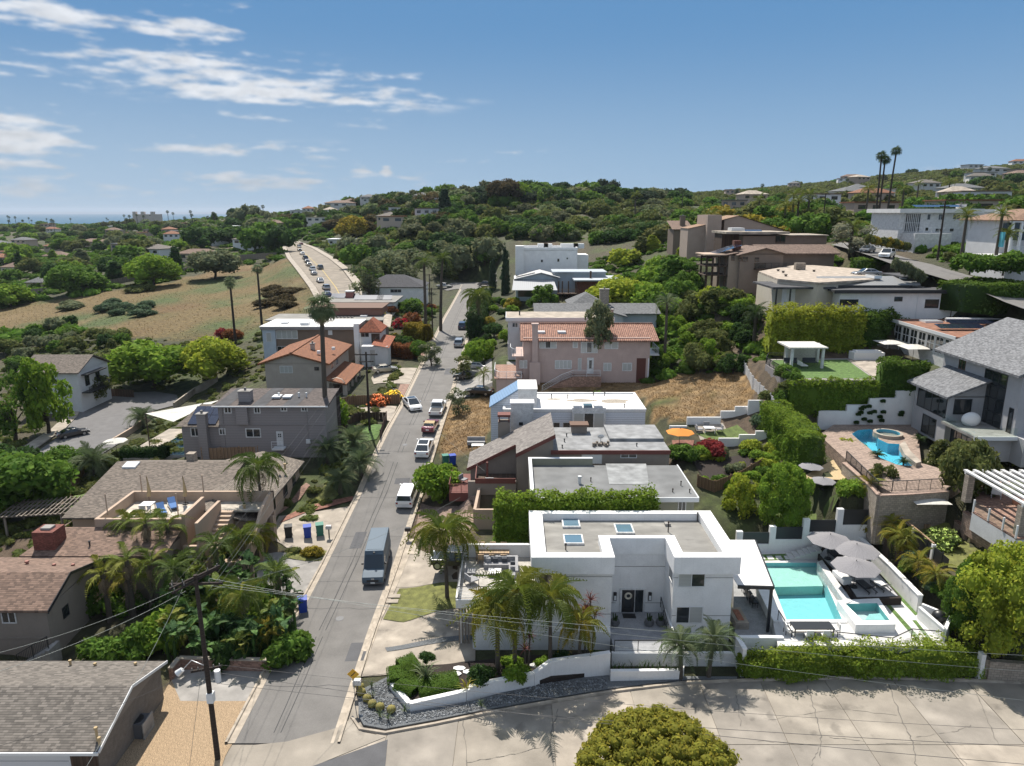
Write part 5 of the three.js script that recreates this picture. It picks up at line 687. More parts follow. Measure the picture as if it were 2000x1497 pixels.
{
const f=117,H=thing('orange_roof_house','beige two-storey house with orange tiled gable roof and lower porch roof','house',[-34,5,118],{world:true}),X=(px)=>xAt(px,712,f),Y=(py)=>yAt(py,f),x0=X(502),x1=X(643),xr=X(568.5),yr=Y(690),ye=Y(711),b=onY(621,655.5,yr)[2];
box('wall',wallM.beige,H,X(515),X(634),3.5,ye-0.05,f+0.4,b);gableF(new MB(),x0,x1,xr,ye,yr,ye,f,b+0.3,0.3).build('roof',M.tileOrange,H);new MB().wallPoly([[X(515),ye-0.1],[X(634),ye-0.1],[X(634),ye+0.05],[xr,yr-0.35],[X(515),ye+0.1]],f+0.4,f+0.7).build('gable',wallM.beige,H);box('ridge_tile',M.tileOrange,H,xr-0.16,xr+0.16,yr-0.05,yr+0.12,f-0.02,b+0.3);
win(H,'f',f+0.4,X(544),X(569),Y(730),Y(716),{n:3,fr:M.plastic,gl:M.curtain});win(H,'f',f+0.4,X(612),X(621),Y(725),Y(718),{fr:trim.dark});for(const ff of[f+4,f+7.5])win(H,'r',X(634),ff,ff+1.6,ye-2,ye-0.8,{n:2});
chimney(H,X(588),X(595),f+6,f+6.8,yr-1.2,yr+0.4,wallM.beige);for(const[px,k]of[[640,0.3],[600,2]])box('roof_vent',M.plastic,H,X(605)+k,X(605)+k+0.5,ye+1.0,ye+1.5,f+3+k*2,f+3.5+k*2);
const p=[onF(635,737,117.5),onF(676,751,116)];const yA=p[0][1],yB=p[1][1],xA=X(634),xB=p[1][0];const bk=131;const m=new MB();m.quad([xB,yB,f-1],[xB,yB,bk],[xA,yA,bk],[xA,yA,f-1]);m.quad([xA,yA-0.2,f-1],[xB,yB-0.2,f-1],[xB,yB,f-1],[xA,yA,f-1]);m.quad([xB,yB-0.2,f-1],[xB,yB-0.2,bk],[xB,yB,bk],[xB,yB,f-1]);m.build('porch_roof',M.tileOrange,H);
const po=new MB();for(let k=0;k<5;k++)po.box(xB-0.7,xB-0.4,4.5,yB-0.2,f-0.7+k*3.2,f-0.4+k*3.2);po.build('porch_post',wallM.beige,H);box('porch_wall',wallM.beige,H,xA+0.02,xB-1.6,3.5,yB-0.1,f+1,bk);const ew=new MB();ew.wallPoly([[xA,4],[xA+0.7,4],[xA+0.7,7.0],[xA+1.1,7.6],[xA+2.0,7.9],[xA+2.9,7.6],[xA+3.3,7.0],[xA+3.3,4],[xB,4],[xB,yB-0.2],[xA,yA-0.2]],f-0.8,f-0.4);ew.build('arch_wall',wallM.beige,H);box('entry_door',M.woodDark,H,xA+1,xA+2.8,4.5,7,f+0.9,f+0.998);
}
{
let f=141,H=thing('brown_siding_house','brown sided house with flat white roof and pale blue corner tower','house',[-40,5.2,142],{world:true});const X=(px)=>xAt(px,650,f),Y=(py)=>yAt(py,f);const xl=X(512),xr=X(695);
box('wall',wallM.brown,H,X(537),xr,4,Y(645),f+0.3,f+9);box('roof',M.whiteRoof,H,xl-0.4,xr+0.2,Y(639),Y(637.5),f-0.4,f+10);box('fascia',wallM.grey,H,xl-0.3,xr+0.1,Y(644),Y(639)-0.002,f-0.3,f+9.5);box('tower',wallM.blueGrey,H,xl,X(537)-0.002,3,Y(644)-0.002,f,f+4);win(H,'f',f,X(519),X(529),Y(668),Y(650),{gl:M.curtain});win(H,'f',f+0.3,X(537.5),X(580),Y(663),Y(646),{n:4,gl:M.curtain,t:0.15});win(H,'f',f+0.3,X(538),X(556),Y(690),Y(677),{n:2});box('skylight',M.plastic,H,X(540),X(553),Y(637),Y(634.5),f+3,f+4.5);box('skylight',M.plastic,H,X(584),X(600),Y(637),Y(632.5),f+1,f+2.6);box('siding_panel',M.plastic,H,X(640),X(648),Y(655),Y(646),f+0.25,f+0.298);
f=139;H=thing('red_tile_house','small house with bright red tiled hip roof above the magenta bougainvillea','house',[-26,5.6,139],{world:true});const a=xAt(701,650,f),b=xAt(742,650,f);hip(new MB(),a-0.3,b+0.3,f-0.4,f+7,yAt(648,f),yAt(624,f+5)+0.6,2.4).build('roof',M.tileRed,H);box('wall',wallM.light,H,a,b,4,yAt(648,f)-0.1,f,f+6.5);win(H,'f',f,a+0.3,a+2,yAt(659,f),yAt(650,f),{n:2});box('porch',M.woodDark,H,a+2.4,b-0.1,4,yAt(652,f),f-0.04,f-0.002);box('chimney',M.white,H,xAt(692,650,138),xAt(701,650,138),4,yAt(632,138),137.4,138.4);new MB().quad([b-1,yAt(672,f-3),f-4],[b+2.4,yAt(678,f-3),f-4],[b+2.4,yAt(660,f+2),f+4],[b-1,yAt(655,f+2),f+4]).build('lower_roof',M.tileRed,H);box('lower_wall',wallM.light,H,a+1,b+2,4,yAt(676,f-3),f-3.6,f-0.1);win(H,'f',f-3.6,b-1.5,b-0.4,5.8,yAt(682,f-3),{gl:M.curtain});
f=152;H=thing('grey_flat_house','long low house with grey flat roof and brown wall behind the brown sided house','house',[-38,6,153],{world:true});box('wall',wallM.brown,H,xAt(524,625,f),xAt(744,625,f),4.5,yAt(627,f),f,f+9);box('roof',M.flatRoof,H,xAt(518,625,f),xAt(748,625,f),yAt(627,f)+0.002,yAt(625,f),f-0.5,f+9.4);box('upper_wall',mat([0.24,0.125,0.09],0.9),H,xAt(650,612,f+6),xAt(745,612,f+6),yAt(624,f),yAt(603,f+6),f+6,f+14);box('upper_roof',trim.brown,H,xAt(600,612,f+6),xAt(748,612,f+6),yAt(603,f+6)+0.002,yAt(601,f+6),f+5.5,f+15);for(let k=0;k<6;k++)box('skylight',M.darkMetal,H,xAt(650,622,f+3)+k*0.8,xAt(650,622,f+3)+k*0.8+0.4,yAt(625,f),yAt(625,f)+0.15,f+2.5,f+5);box('roof_unit',M.plastic,H,xAt(703,620,f+4),xAt(716,620,f+4),yAt(625,f),yAt(617,f+4),f+4,f+5.4);const tl=new MB();tl.quad([xAt(748,640,f-6),yAt(636,f-6),f-6],[xAt(762,640,f-6),yAt(640,f-6),f-6],[xAt(766,612,f+8),yAt(615,f+8),f+8],[xAt(750,612,f+8),yAt(613,f+8),f+8]).build('lattice_roof',M.tanRoof,H);
f=191;H=thing('flat_roof_block','white building with broad flat roof and dark solar frames by the far road','building',[-40,7.4,192],{world:true});box('wall',M.white,H,xAt(632,592,f),xAt(768,592,f),6,yAt(592,f),f,f+14);box('roof',M.flatRoof,H,xAt(628,592,f),xAt(772,592,f),yAt(592,f)+0.002,yAt(590,f),f-0.5,f+15);for(const[p,w,ff]of[[645,4,8],[668,4.5,9],[690,8,4],[735,4,4]])new MB().quad([xAt(p,585,f+ff),yAt(590,f)+0.15,f+ff],[xAt(p,585,f+ff)+w,yAt(590,f)+0.15,f+ff],[xAt(p,585,f+ff)+w,yAt(590,f)+1.1,f+ff+2.6],[xAt(p,585,f+ff),yAt(590,f)+1.1,f+ff+2.6]).build('solar_panel',M.solar,H);box('roof_hut',mat([0.30,0.12,0.10],0.8),H,xAt(676,572,f+10),xAt(690,572,f+10),yAt(590,f),yAt(570,f+10),f+9,f+11.5);box('hut_roof',M.whiteRoof,H,xAt(675,572,f+10),xAt(691,572,f+10),yAt(570,f+10)+0.002,yAt(568,f+10),f+8.8,f+11.7);
house('dark_roof_house','white walled house with dark hip roof beside the end of the street',214,13,706,826,561,7.6,{wall:M.white,roof:M.shDark,kind:'hip',rise:3.2,wins:[[762,784,565,572,3]]});
}
{
const H=thing('long_roof_house','low house under a long taupe shingled roof with one white skylight','house',[-38,1.6,68],{world:true}),yr=6.6,ye=4.5,fr=onY(300,902,yr)[2],fe=onY(135,1012,ye)[2],xl=-46.2,xm=-31.3,sh=M.shTaupe;
const m=new MB();gableX(m,xl,xm,fe,fr+5,fr,ye,yr,ye+0.5).build('roof',sh,H);const w=new MB();gableF(w,-36,-26.1,-31.2,ye+0.2,ye+1.35,ye,66.4,84.5).build('wing_roof',shingle([0.225,0.19,0.155]),H);
box('wall',wallM.tan,H,xl+0.6,xm-0.4,0.5,ye-0.1,fe+0.7,fr+4.5);box('wing_wall',wallM.tan,H,-35.4,-26.7,0.5,ye-0.15,67,84);new MB().tri([xm-0.3,ye-0.1,fe+0.6],[xm-0.3,ye+0.3,fr+4.4],[xm-0.3,yr-0.2,fr]).build('gable',wallM.brown,H);
for(const[a,b]of[[69,70.4],[73,74.6],[77.5,79],[81,82.2]])win(H,'r',-26.7,a,b,2.4,3.8,{n:2,fr:trim.dark});win(H,'f',67,-29.2,-28.3,2.2,3.4,{fr:trim.dark});
const sk=(px,py)=>{const q=onF(px,py,lerp(fe,fr,0.85));return q[0];};{const x0=sk(236,912),x1=sk(262,912),f0=lerp(fe,fr,0.86),f1=lerp(fe,fr,0.97),y0=lerp(ye,yr,0.86)+0.2,y1=lerp(ye,yr,0.97)+0.2;const k=new MB();k.quad([x0,y0,f0],[x1,y0,f0],[x1,y1,f1],[x0,y1,f1]).quad([x0,y0-0.2,f0],[x1,y0-0.2,f0],[x1,y0,f0],[x0,y0,f0]).quad([x1,y0-0.2,f0],[x1,y1-0.2,f1],[x1,y1,f1],[x1,y0,f0]).quad([x0,y0-0.2,f0],[x0,y1-0.2,f1],[x0,y1,f1],[x0,y0,f0]);k.build('skylight',M.lampGlass,H);}
box('chimney',M.block,H,xAt(368,895,fr+1),xAt(383,895,fr+1),4,yAt(884,fr+1),fr+0.4,fr+1.3);for(const[px,py]of[[462,919],[441,933],[556,909],[545,912],[510,911],[477,990]]){const q=onY(px,py,5.8);vent(H,q[0],q[2],5.3,0.6,0.13,px===441?M.pole:M.canvasCream);}
}
{
const H=thing('terrace_house','tan pueblo style house with walled roof terrace and outside stairs','house',[-34,1,62],{world:true}),yt=6.7,yf=5.6,A=onY(193,1012,yt),B=onY(355,1014,yt),Cc=onY(452,962,yt),D=onY(262,961,yt),f0=A[2],f1=D[2],xl=A[0],xr=-25.2,xs=B[0];
box('terrace_floor',mat([0.56,0.50,0.42],0.9,{map:'blotch',s:4}),H,xl,xs,yf-0.2,yf,f0,f1);box('terrace_floor',mat([0.50,0.45,0.38],0.9,{map:'blotch',s:4}),H,xs+0.002,xr,yf-0.2,yf,f1-2.2,f1);box('stair_landing',wallM.tan,H,xs+1.82,xr,1.5,2.6,f0-1,f1-6.8);const t=0.3;const wl=(x0,x1,a,b,top=yt,bot=1)=>box('parapet',wallM.tan,H,x0,x1,bot,top,a,b);
wl(xl,xs,f0-t,f0);wl(xl-t,xl,f0-t,f1);wl(xl-t,xr+t,f1,f1+t);wl(xs-0.02,xs+t,f0-t,f0+4.2,yt+0.4);wl(xs+1.5,xs+1.8,f0-1.0,f0+4.4,yt-0.1,3.6);wl(xs+t,xs+1.8,f0-1.3,f0-1.0,4.4);
{const m=new MB();for(let k=0;k<9;k++)m.box(xs+1.82,xs+3.1,2,yf-k*0.24,f1-2.2-k*0.5-0.5,f1-2.2-k*0.5);m.build('stair',wallM.tan,H);}
{const m=new MB(),x=xr,q=[[f1+t,yt],[f1-1.2,yt],[f1-3.4,yt-0.6],[f0+0.4,4.0],[f0-1.3,3.5],[f0-1.3,2.4],[f0+1.8,3.4],[f1-2,4.6],[f1+t,4.6]];const V=q.map((p)=>new THREE.Vector2(p[0],p[1]));for(const tr of THREE.ShapeUtils.triangulateShape(V,[]))for(const xx of[x,x+t]){const[a,b,c]=tr.map((i)=>[xx,q[i][1],q[i][0]]);m.tri(a,b,c,[a[2],a[1]],[b[2],b[1]],[c[2],c[1]]);}q.forEach((p,i)=>{const n=q[(i+1)%q.length];m.quad([x,p[1],p[0]],[x+t,p[1],p[0]],[x+t,n[1],n[0]],[x,n[1],n[0]]);});m.build('stair_wall',wallM.tan,H);}
for(const ff of[f0-0.6,f0+2.2,f1-0.6])box('pillar',wallM.tan,H,xr,xr+0.35,0,4.2,ff,ff+0.35);box('ground_floor',wallM.tan,H,xl-t,xs,0.2,yf-0.25,f0,f1);win(H,'f',f0-1.3,xs+0.5,xs+1.1,2.6,4.0,{gl:M.plastic});
const fw=58.6,xw=-44.2;new MB().quad([xw,5.0,fw-0.4],[-31.2,5.0,fw-0.4],[-31.2,5.9,f0-t-0.01],[xw+1.6,5.9,f0-t-0.01]).quad([xw,4.8,fw-0.4],[-31.2,4.8,fw-0.4],[-31.2,5,fw-0.4],[xw,5,fw-0.4]).quad([xw,5.0,fw-0.4],[xw+1.6,5.9,f0-t],[xw+1.6,5.9,64],[xw,5,64]).build('wing_roof',M.shBrown,H);box('wing_wall',wallM.taupe,H,xw+0.4,-31.6,0.2,4.85,fw,f0-0.32);win(H,'r',-31.6,fw+0.6,fw+1.4,2.6,3.7,{n:2});for(const[x,ff]of[[-38.6,59.6],[-35.8,59.6]])vent(H,x,ff,5.2,0.5,0.07);box('dish_arm',M.darkMetal,H,-39.5,-39.35,4.0,4.6,fw-0.5,fw-0.02);
for(const[px,py0,py1,Y]of[[210,1005,969,yt],[277,960,928,yt],[398,968,930,yt],[348,1008,967,yf]]){const a=onY(px,py0,Y);new MB().cyl(a[0],Y-0.1,Y+(py0-py1)*0.058,a[2],0.06).build('shade_pole',wallM.tan,H);}
}
{
const H=thing('brown_roof_house','brown shingled gable house with red brick chimney at the left edge','house',[-44,0.4,52],{world:true}),xr=-36.4,xl=-62,fr=53.2,f0=49.9,f1=58.2;
gableX(new MB(),xl,xr,f0,f1,fr,4.6,6.15,4.9,0.2).build('roof',M.shBrown,H);box('wall',wallM.taupe,H,xl,xr-0.5,-1,4.45,f0+0.5,f1-0.4);new MB().tri([xr-0.5,4.4,f0+0.5],[xr-0.5,4.7,f1-0.4],[xr-0.5,5.9,fr]).build('gable',wallM.taupe,H);box('rake_board',trim.dark,H,xr-0.04,xr+0.02,4.3,4.42,f0,f0+0.1);
new MB().bar([xr+0.03,4.52,f0],[xr+0.03,6.06,fr],0.06,0.25).bar([xr+0.03,6.06,fr],[xr+0.03,4.82,f1],0.06,0.25).build('rake_trim',trim.dark,H);
const W=(px)=>xAt(px,1205,f0+0.5);win(H,'f',f0+0.5,W(2),W(31),yAt(1218,f0+0.5),yAt(1194,f0+0.5),{n:2,t:0.1});box('belt',wallM.taupe,H,xl,xr-0.48,yAt(1255,f0),yAt(1252,f0),f0+0.44,f0+0.498);win(H,'r',xr-0.5,55.5,56.6,2.4,3.6,{fr:trim.dark});win(H,'r',xr-0.5,52.2,53,2.4,3.4,{fr:trim.dark});
const c=onY(100,1066,5.2);box('chimney',mat([0.26,0.09,0.065],0.9,{map:'brick',s:1.2}),H,c[0]-1.0,c[0]+0.9,4.4,6.9,c[2]-0.9,c[2]+0.9);box('chimney_cap',M.greyConcrete,H,c[0]-0.5,c[0]+0.4,6.902,7.1,c[2]-0.4,c[2]+0.4);for(const[px,py,r]of[[16,1123,0.2],[57,1123,0.3],[52,1098,0.12],[105,1104,0.1],[142,1104,0.1]]){const q=onY(px,py,5.7);vent(H,q[0],q[2],5.3,0.4,r,mat([0.3,0.14,0.11],0.8));}
const a=onY(45,1290,0.5),st=new MB();for(let k=0;k<8;k++)st.box(a[0]+k*0.32,a[0]+k*0.32+0.3,0,0.3+k*0.2,f0-1,f0+0.4);st.build('stairs',M.greyConcrete,H);railing(H,[[a[0],0.4,f0-1],[a[0]+2.6,2.0,f0-1]],1,{m:M.darkMetal,vertical:true});
}
{
const H=thing('garage','garage with weathered grey shingle roof and white door in the lower left corner','garage',[-32,0,38],{world:true}),xr=-25.3,xl=-48,fr=41.2,f0=36.9,f1=45.8;
gableX(new MB(),xl,xr,f0,f1,fr,2.9,4.35,3.0,0.2).build('roof',M.shPale,H);box('wall',mat([0.20,0.175,0.15],0.92,{map:'grain',s:2}),H,xl,xr-0.4,-0.5,2.75,f0+0.5,f1-0.3);new MB().tri([xr-0.4,2.7,f0+0.5],[xr-0.4,2.75,f1-0.3],[xr-0.4,4.2,fr]).build('gable',mat([0.20,0.175,0.15],0.92),H);new MB().bar([xr+0.03,2.84,f0],[xr+0.03,4.28,fr],0.06,0.2).bar([xr+0.03,4.28,fr],[xr+0.03,2.94,f1],0.06,0.2).build('rake_trim',M.plastic,H);box('gutter',M.plastic,H,xl,xr,2.68,2.88,f0-0.1,f0-0.002);
for(const[px,py,h]of[[189,1440,1.0],[193,1446,0.5],[137,1297,0.6],[185,1298,0.4],[264,1297,0.4]]){const q=onY(px,py,3.4);vent(H,q[0],q[2],3.0,h,0.08,M.canvasCream);}const dr=box('garage_door',mat([0.60,0.60,0.60],0.6),H,-35.4,-27.4,0,2.5,f0+0.42,f0+0.498);const gl=new MB();for(let k=1;k<4;k++)gl.box(-35.3,-27.5,k*0.62,k*0.62+0.02,f0+0.4,f0+0.418);gl.build('panel_groove',M.greyConcrete,dr);box('pilaster',M.woodDark,H,-27.38,-25.75,-0.2,2.7,f0+0.4,f0+0.498);
}
{const H=house('white_gable_house','white two-storey house with brown roof by the quiet cul-de-sac',128,10,40,150,728,-1.5,{wall:wallM.light,roof:M.shTaupe,kind:'gx',rise:2.4,wins:[[60,72,740,752,2],[100,112,740,752,2],[100,112,772,784,2]]});for(const ff of[130,133.5])win(H,'r',H.xr,ff,ff+1.4,3.0,5.0,{n:2,fr:trim.dark});box('balcony',M.darkMetal,H,H.xr,H.xr+1.6,2.0,2.2,128.5,136);railing(H,[[H.xr+1.5,2.2,128.5],[H.xr+1.5,2.2,136]],1,{m:M.black,vertical:true});box('awning',trim.dark,H,H.xr,H.xr+1.2,5.3,5.5,129,135.5);}
// ---------------------------------------------------------------- houses up the hill on the right
{
const H=thing('modern_house','grey modern house with tall dark windows and glass balcony above the curved pool','house',[52,8.8,74],{world:true}),g=stucco([0.40,0.395,0.40]),Y0=8.6;
box('wall',g,H,50,54.0,Y0,14.5,78.4,85.2);box('lower_wall',g,H,50.6,54,Y0,11.35,73.0,78.398);box('tall_wall',g,H,54.002,68,Y0,18.1,73,87);box('lower_front',g,H,54.002,58.5,Y0,11.6,71.2,72.998);
{const m=new MB(),sh=shingle([0.22,0.225,0.235]);gableF(m,53.0,71,61.5,18.3,22.3,18.3,72.3,87.6,0.25);m.build('roof',sh,H);const w=new MB();w.quad([49.2,14.6,77.6],[54,16.6,77.6],[54,16.6,86],[49.2,14.6,86]).quad([49.2,14.35,77.6],[54,16.35,77.6],[54,16.6,77.6],[49.2,14.6,77.6]).quad([49.2,14.35,77.6],[49.2,14.35,86],[49.2,14.6,86],[49.2,14.6,77.6]).build('wing_roof',sh,H);new MB().wallPoly([[50,14.4],[54,14.4],[54,16.3],[50,14.7]],78.4,78.7).build('wing_gable',g,H);new MB().wallPoly([[54,18],[68,18],[68,19],[61.5,22],[54,18.6]],73,73.3).build('gable',g,H);}
const dk={fr:trim.black,t:0.08,out:0.06};
win(H,'l',50,78.7,84.6,11.8,14.3,{...dk,n:4});win(H,'l',50,80.2,83,8.9,11.2,{...dk,n:2});win(H,'l',50.6,73.3,78.2,8.9,11.2,{...dk,n:5,gl:[M.glassTeal,M.glassTeal,M.glassTeal,M.glass,M.glass]});win(H,'l',54.002,75.2,79,11.6,17.7,{...dk,n:3,rows:4});win(H,'l',54.002,82.6,83.9,16.6,17.9,{fr:trim.brown,n:2});win(H,'l',54.002,73.5,74.2,11.6,14.4,{...dk});win(H,'f',78.4,50.6,52.6,12.4,14.2,dk);win(H,'f',71.2,54.6,57.9,8.9,11.2,{...dk,n:3});win(H,'f',73,56,59.5,12.0,14.4,{...dk,n:2});
box('balcony',M.greyConcrete,H,49.4,54,11.352,11.62,72.3,78.398);box('balcony_edge',M.plastic,H,49.3,54,11.25,11.66,72.2,72.298);box('glass_railing',M.clear,H,49.45,53.9,11.62,12.6,72.34,72.37);box('glass_railing',M.clear,H,49.42,49.45,11.62,12.6,72.4,78.3);
const bq=new MB();bq.add(new THREE.SphereGeometry(0.85,14,10),new THREE.Matrix4().makeTranslation(51.6,12.3,-76.6).multiply(new THREE.Matrix4().makeScale(1.25,1,0.7)));const cv=bq.build('barbecue_cover',M.cushionWhite);tag(cv,'white fabric covered barbecue on the glass railed balcony','barbecue');
}
{
const H=thing('white_window_house','house with brown flat roof, solar panels and a long band of white windows','house',[64,14.6,92],{world:true}),x=58,y=19.2;
box('wall',M.whitePaint,H,x,74,14,y-0.3,91.4,106.6);box('roof',mat([0.27,0.125,0.075],0.92,{map:'blotch',s:4}),H,x-0.5,74,y-0.298,y,90.8,107);box('roof_edge',M.plastic,H,x-0.62,x-0.502,y-0.36,y+0.08,90.7,107.1);for(let k=0;k<7;k++)win(H,'l',x,91.8+k*2.1,93.7+k*2.1,16.2,18.6,{n:2,rows:2,t:0.16});win(H,'f',91.4,59,63,16.4,18.6,{n:3});
for(const[px,py,n]of[[1838,641,6],[1858,632,8],[1880,624,8]]){const a=onY(px,py,y+0.4);solarArray(H,[a[0],y+0.25,a[2]],[1,0,0],[0,0.2,0.98],n,1,1.05,1.8);}box('skylight',M.lampGlass,H,...(()=>{const a=onY(1808,631,y);return[a[0],a[0]+2.6,y+0.002,y+0.25,a[2],a[2]+1.8];})());new MB().tube([[64,y+0.3,104],[70,y+0.4,103],[73,y+0.4,100]],0.35,8).build('duct',M.whitePaint,H);
railing(H,[[x-0.4,14.6,104],[x-3.4,14.6,104.5],[x-3.4,14.6,107]],1.1,{m:M.plastic,vertical:false});
}
{
const f=108,H=thing('dark_roof_white_house','white house with dark grey metal roof and black trim behind the tall hedge','house',[62,19.4,108],{world:true}),X=(px)=>xAt(px,585,f),Y=(py)=>yAt(py,f),y=Y(571);
box('wall',M.white,H,X(1640),X(1861),17.5,y,f,f+10);box('low_wall',M.white,H,X(1861)+0.002,X(1905),17.5,Y(600),f-0.5,f-0.2);box('roof',M.darkRoof,H,X(1626),X(1863),y+0.002,y+0.35,f-0.6,f+4);box('fascia',trim.black,H,X(1625),X(1864),y-0.12,y+0.4,f-0.7,f-0.602);const a=onF(1607,558,f+3),b=onF(1799,558,f+3),c=onF(1793,539,f+9),d=onF(1594,540,f+9);new MB().quad(a,b,c,d).build('metal_roof',M.seam,H);box('roof_curb',trim.black,H,X(1600),X(1800),y+0.352,y+0.75,f+2.9,f+2.998);{const k=onY(1725,545,y+1.6);box('skylight',M.lampGlass,H,k[0]-0.6,k[0]+0.6,y+1.5,y+1.95,f+6,f+9);}
win(H,'f',f,X(1641),X(1677),Y(597),Y(585),{fr:trim.black,n:2});win(H,'f',f,X(1747),X(1763),Y(589),Y(580),{fr:trim.black,n:2});win(H,'f',f,X(1808),X(1835),Y(602),Y(585),{fr:trim.black,n:2});box('pipe',M.plastic,H,X(1792),X(1793.5),19,y,f-0.08,f-0.002);
const e=f+4;box('left_wall',M.white,H,X(1556),X(1640)-0.002,17.5,y+0.3,e,e+7);for(const[p,q]of[[1556,1574],[1576,1598],[1602,1632]])win(H,'f',e,xAt(p,575,e),xAt(q,575,e),19.6,y,{fr:trim.black,n:3,t:0.08});box('canopy',M.darkRoof,H,xAt(1500,550,e),X(1640),y+0.302,y+0.6,e-2.5,e+7);const ps=new MB();for(const px of[1516,1543])ps.box(xAt(px,575,e-2),xAt(px,575,e-2)+0.2,18,y+0.3,e-2,e-1.8);ps.build('post',trim.black,H);box('deck',M.greyConcrete,H,xAt(1497,590,e),X(1640),19.0,19.3,e-4,e-0.002);railing(H,[[xAt(1498,590,e),19.3,e-3.9],[X(1560),19.3,e-3.9]],1,{m:M.black,bars:2});box('carport_roof',M.darkRoof,H,X(1800),X(1852),Y(550),Y(547),f+6,f+13);box('carport_wall',M.white,H,X(1802),X(1816),19,Y(550)-0.002,f+7,f+7.3);
}
{
let f=121,H=thing('tar_roof_house','pale house with broad tan tar roof between the brown house and the metal roof','house',[55,20,122],{world:true});let X=(px)=>xAt(px,535,f),Y=(py)=>yAt(py,f),y=Y(541);
{const p=[[1482,530],[1563,516],[1700,527],[1720,545],[1600,552],[1520,545]].map(([a,b])=>onY(a,b,y+0.25));new MB().slab(p.map((q)=>[q[0],q[2]]),y+0.25,0.3).build('roof',mat([0.46,0.385,0.31],0.9,{map:'blotch',s:5}),H);const q=p.map((v)=>[v[0]*0.994+0.3,v[2]+0.4]);const m=new MB();for(let i=0;i<6;i++){const a=q[i],b=q[(i+1)%6];m.quad([a[0],17,a[1]],[b[0],17,b[1]],[b[0],y-0.06,b[1]],[a[0],y-0.06,a[1]]);}m.build('wall',wallM.cream,H);const c=onY(1564,527,y+0.3);box('chimney',M.block,H,c[0]-0.9,c[0]+0.9,y,y+1.5,c[2],c[2]+1);for(const[a,b]of[[1520,530],[1530,533],[1535,540],[1560,528],[1590,531]]){const k=onY(a,b,y+0.25);vent(H,k[0],k[2],y+0.25,0.25,0.2,M.woodGrey);}const w=p[0];win(H,'f',f-3,X(1489),X(1496),Y(558),Y(547),{n:1});}
f=141;H=thing('brown_gable_house','brown two-storey gable house with rooftop solar panels and timber deck','house',[48,18.6,142],{world:true});X=(px)=>xAt(px,520,f);Y=(py)=>yAt(py,f);const wm=stucco([0.255,0.195,0.155]),rf=shingle([0.215,0.145,0.11]);
box('wall',wm,H,X(1445),X(1529),17,Y(496),f,f+12);gableF(new MB(),X(1438),X(1532),X(1492),Y(498),Y(484),Y(495),f-0.7,f+12).build('roof',rf,H);new MB().wallPoly([[X(1445),Y(497)],[X(1529),Y(497)],[X(1529),Y(496)],[X(1492),Y(486)]],f,f+0.3).build('gable',wm,H);box('side_wall',stucco([0.36,0.28,0.22]),H,X(1426),X(1445)-0.002,17,Y(500),f+1,f+12);gableX(new MB(),X(1500),X(1662),f+5,f+15,f+10,Y(494)-0.4,Y(482),Y(494),0.25).build('long_roof',rf,H);box('long_wall',wm,H,X(1529)+0.002,X(1655),18,Y(496)-0.2,f+6,f+14);{const n=Math.hypot(1,0.4);solarArray(H,[X(1396),Y(505)+0.25,f+3],[1/n,0.28/n*1.2,0],[0,0,1],6,3,1.1,1.8);}gableF(new MB(),X(1388),X(1445),X(1444),Y(505),Y(494),Y(494),f+1,f+11).build('left_roof',rf,H);
for(const[a,b,c,d]of[[1430,1437,510,500],[1449,1460,511,502],[1473,1482,511,503],[1473,1496,527,514],[1442,1448,511,503]])win(H,'f',a<1440?f+1:f,X(a),X(b),Y(c),Y(d),{fr:trim.brown,n:2});railing(H,[[X(1473),Y(524),f-1.5],[X(1530),Y(524),f-1.5]],1.1,{m:M.black,vertical:true});box('balcony',M.woodDark,H,X(1473),X(1530),Y(527),Y(524),f-1.6,f-0.002);box('chimney',M.brick,H,X(1453),X(1467),Y(494),Y(473),f+7,f+8.5);{const dk=new MB();for(const px of[1384,1395,1408,1420])for(const e of[f+1.5,f+6])dk.box(X(px),X(px)+0.3,16,Y(500),e,e+0.3);for(const py of[500,520,538])dk.box(X(1380),X(1425),Y(py+2),Y(py),f+1,f+8);dk.build('timber_deck',M.woodDark,H);}box('deck_roof',wallM.tan,H,X(1377),X(1420),Y(500)+0.01,Y(497.5),f+0.8,f+8);
f=159;H=thing('brown_flat_house','low brown house with flat gravel roof and dark carport opening','house',[52,21,160],{world:true});box('wall',stucco([0.24,0.18,0.14]),H,X2(1453,f),X2(1617,f),18,yAt(461,f),f,f+10);box('roof',M.tanRoof,H,X2(1417,f),X2(1540,f),yAt(457,f),yAt(453,f),f-1,f+11);box('roof',M.tanRoof,H,X2(1540,f)+0.002,X2(1619,f),yAt(461,f)+0.002,yAt(459,f),f-0.4,f+11);box('carport_back',M.woodDark,H,X2(1419,f),X2(1453,f)-0.002,18,yAt(457,f)-0.002,f+3,f+9);win(H,'f',f,X2(1516,f),X2(1536,f),yAt(475,f),yAt(460,f),{fr:trim.brown,n:2});box('roof_unit',M.plastic,H,X2(1440,f),X2(1466,f),yAt(452,f),yAt(446,f),f+4,f+7);const ts=new MB();ts.quad([X2(1458,f+3),yAt(454,f+3),f+3],[X2(1492,f+3),yAt(454,f+3),f+3],[X2(1492,f+3),yAt(449,f+3),f+5],[X2(1458,f+3),yAt(449,f+3),f+5]).build('solar_panel',M.solar,H);
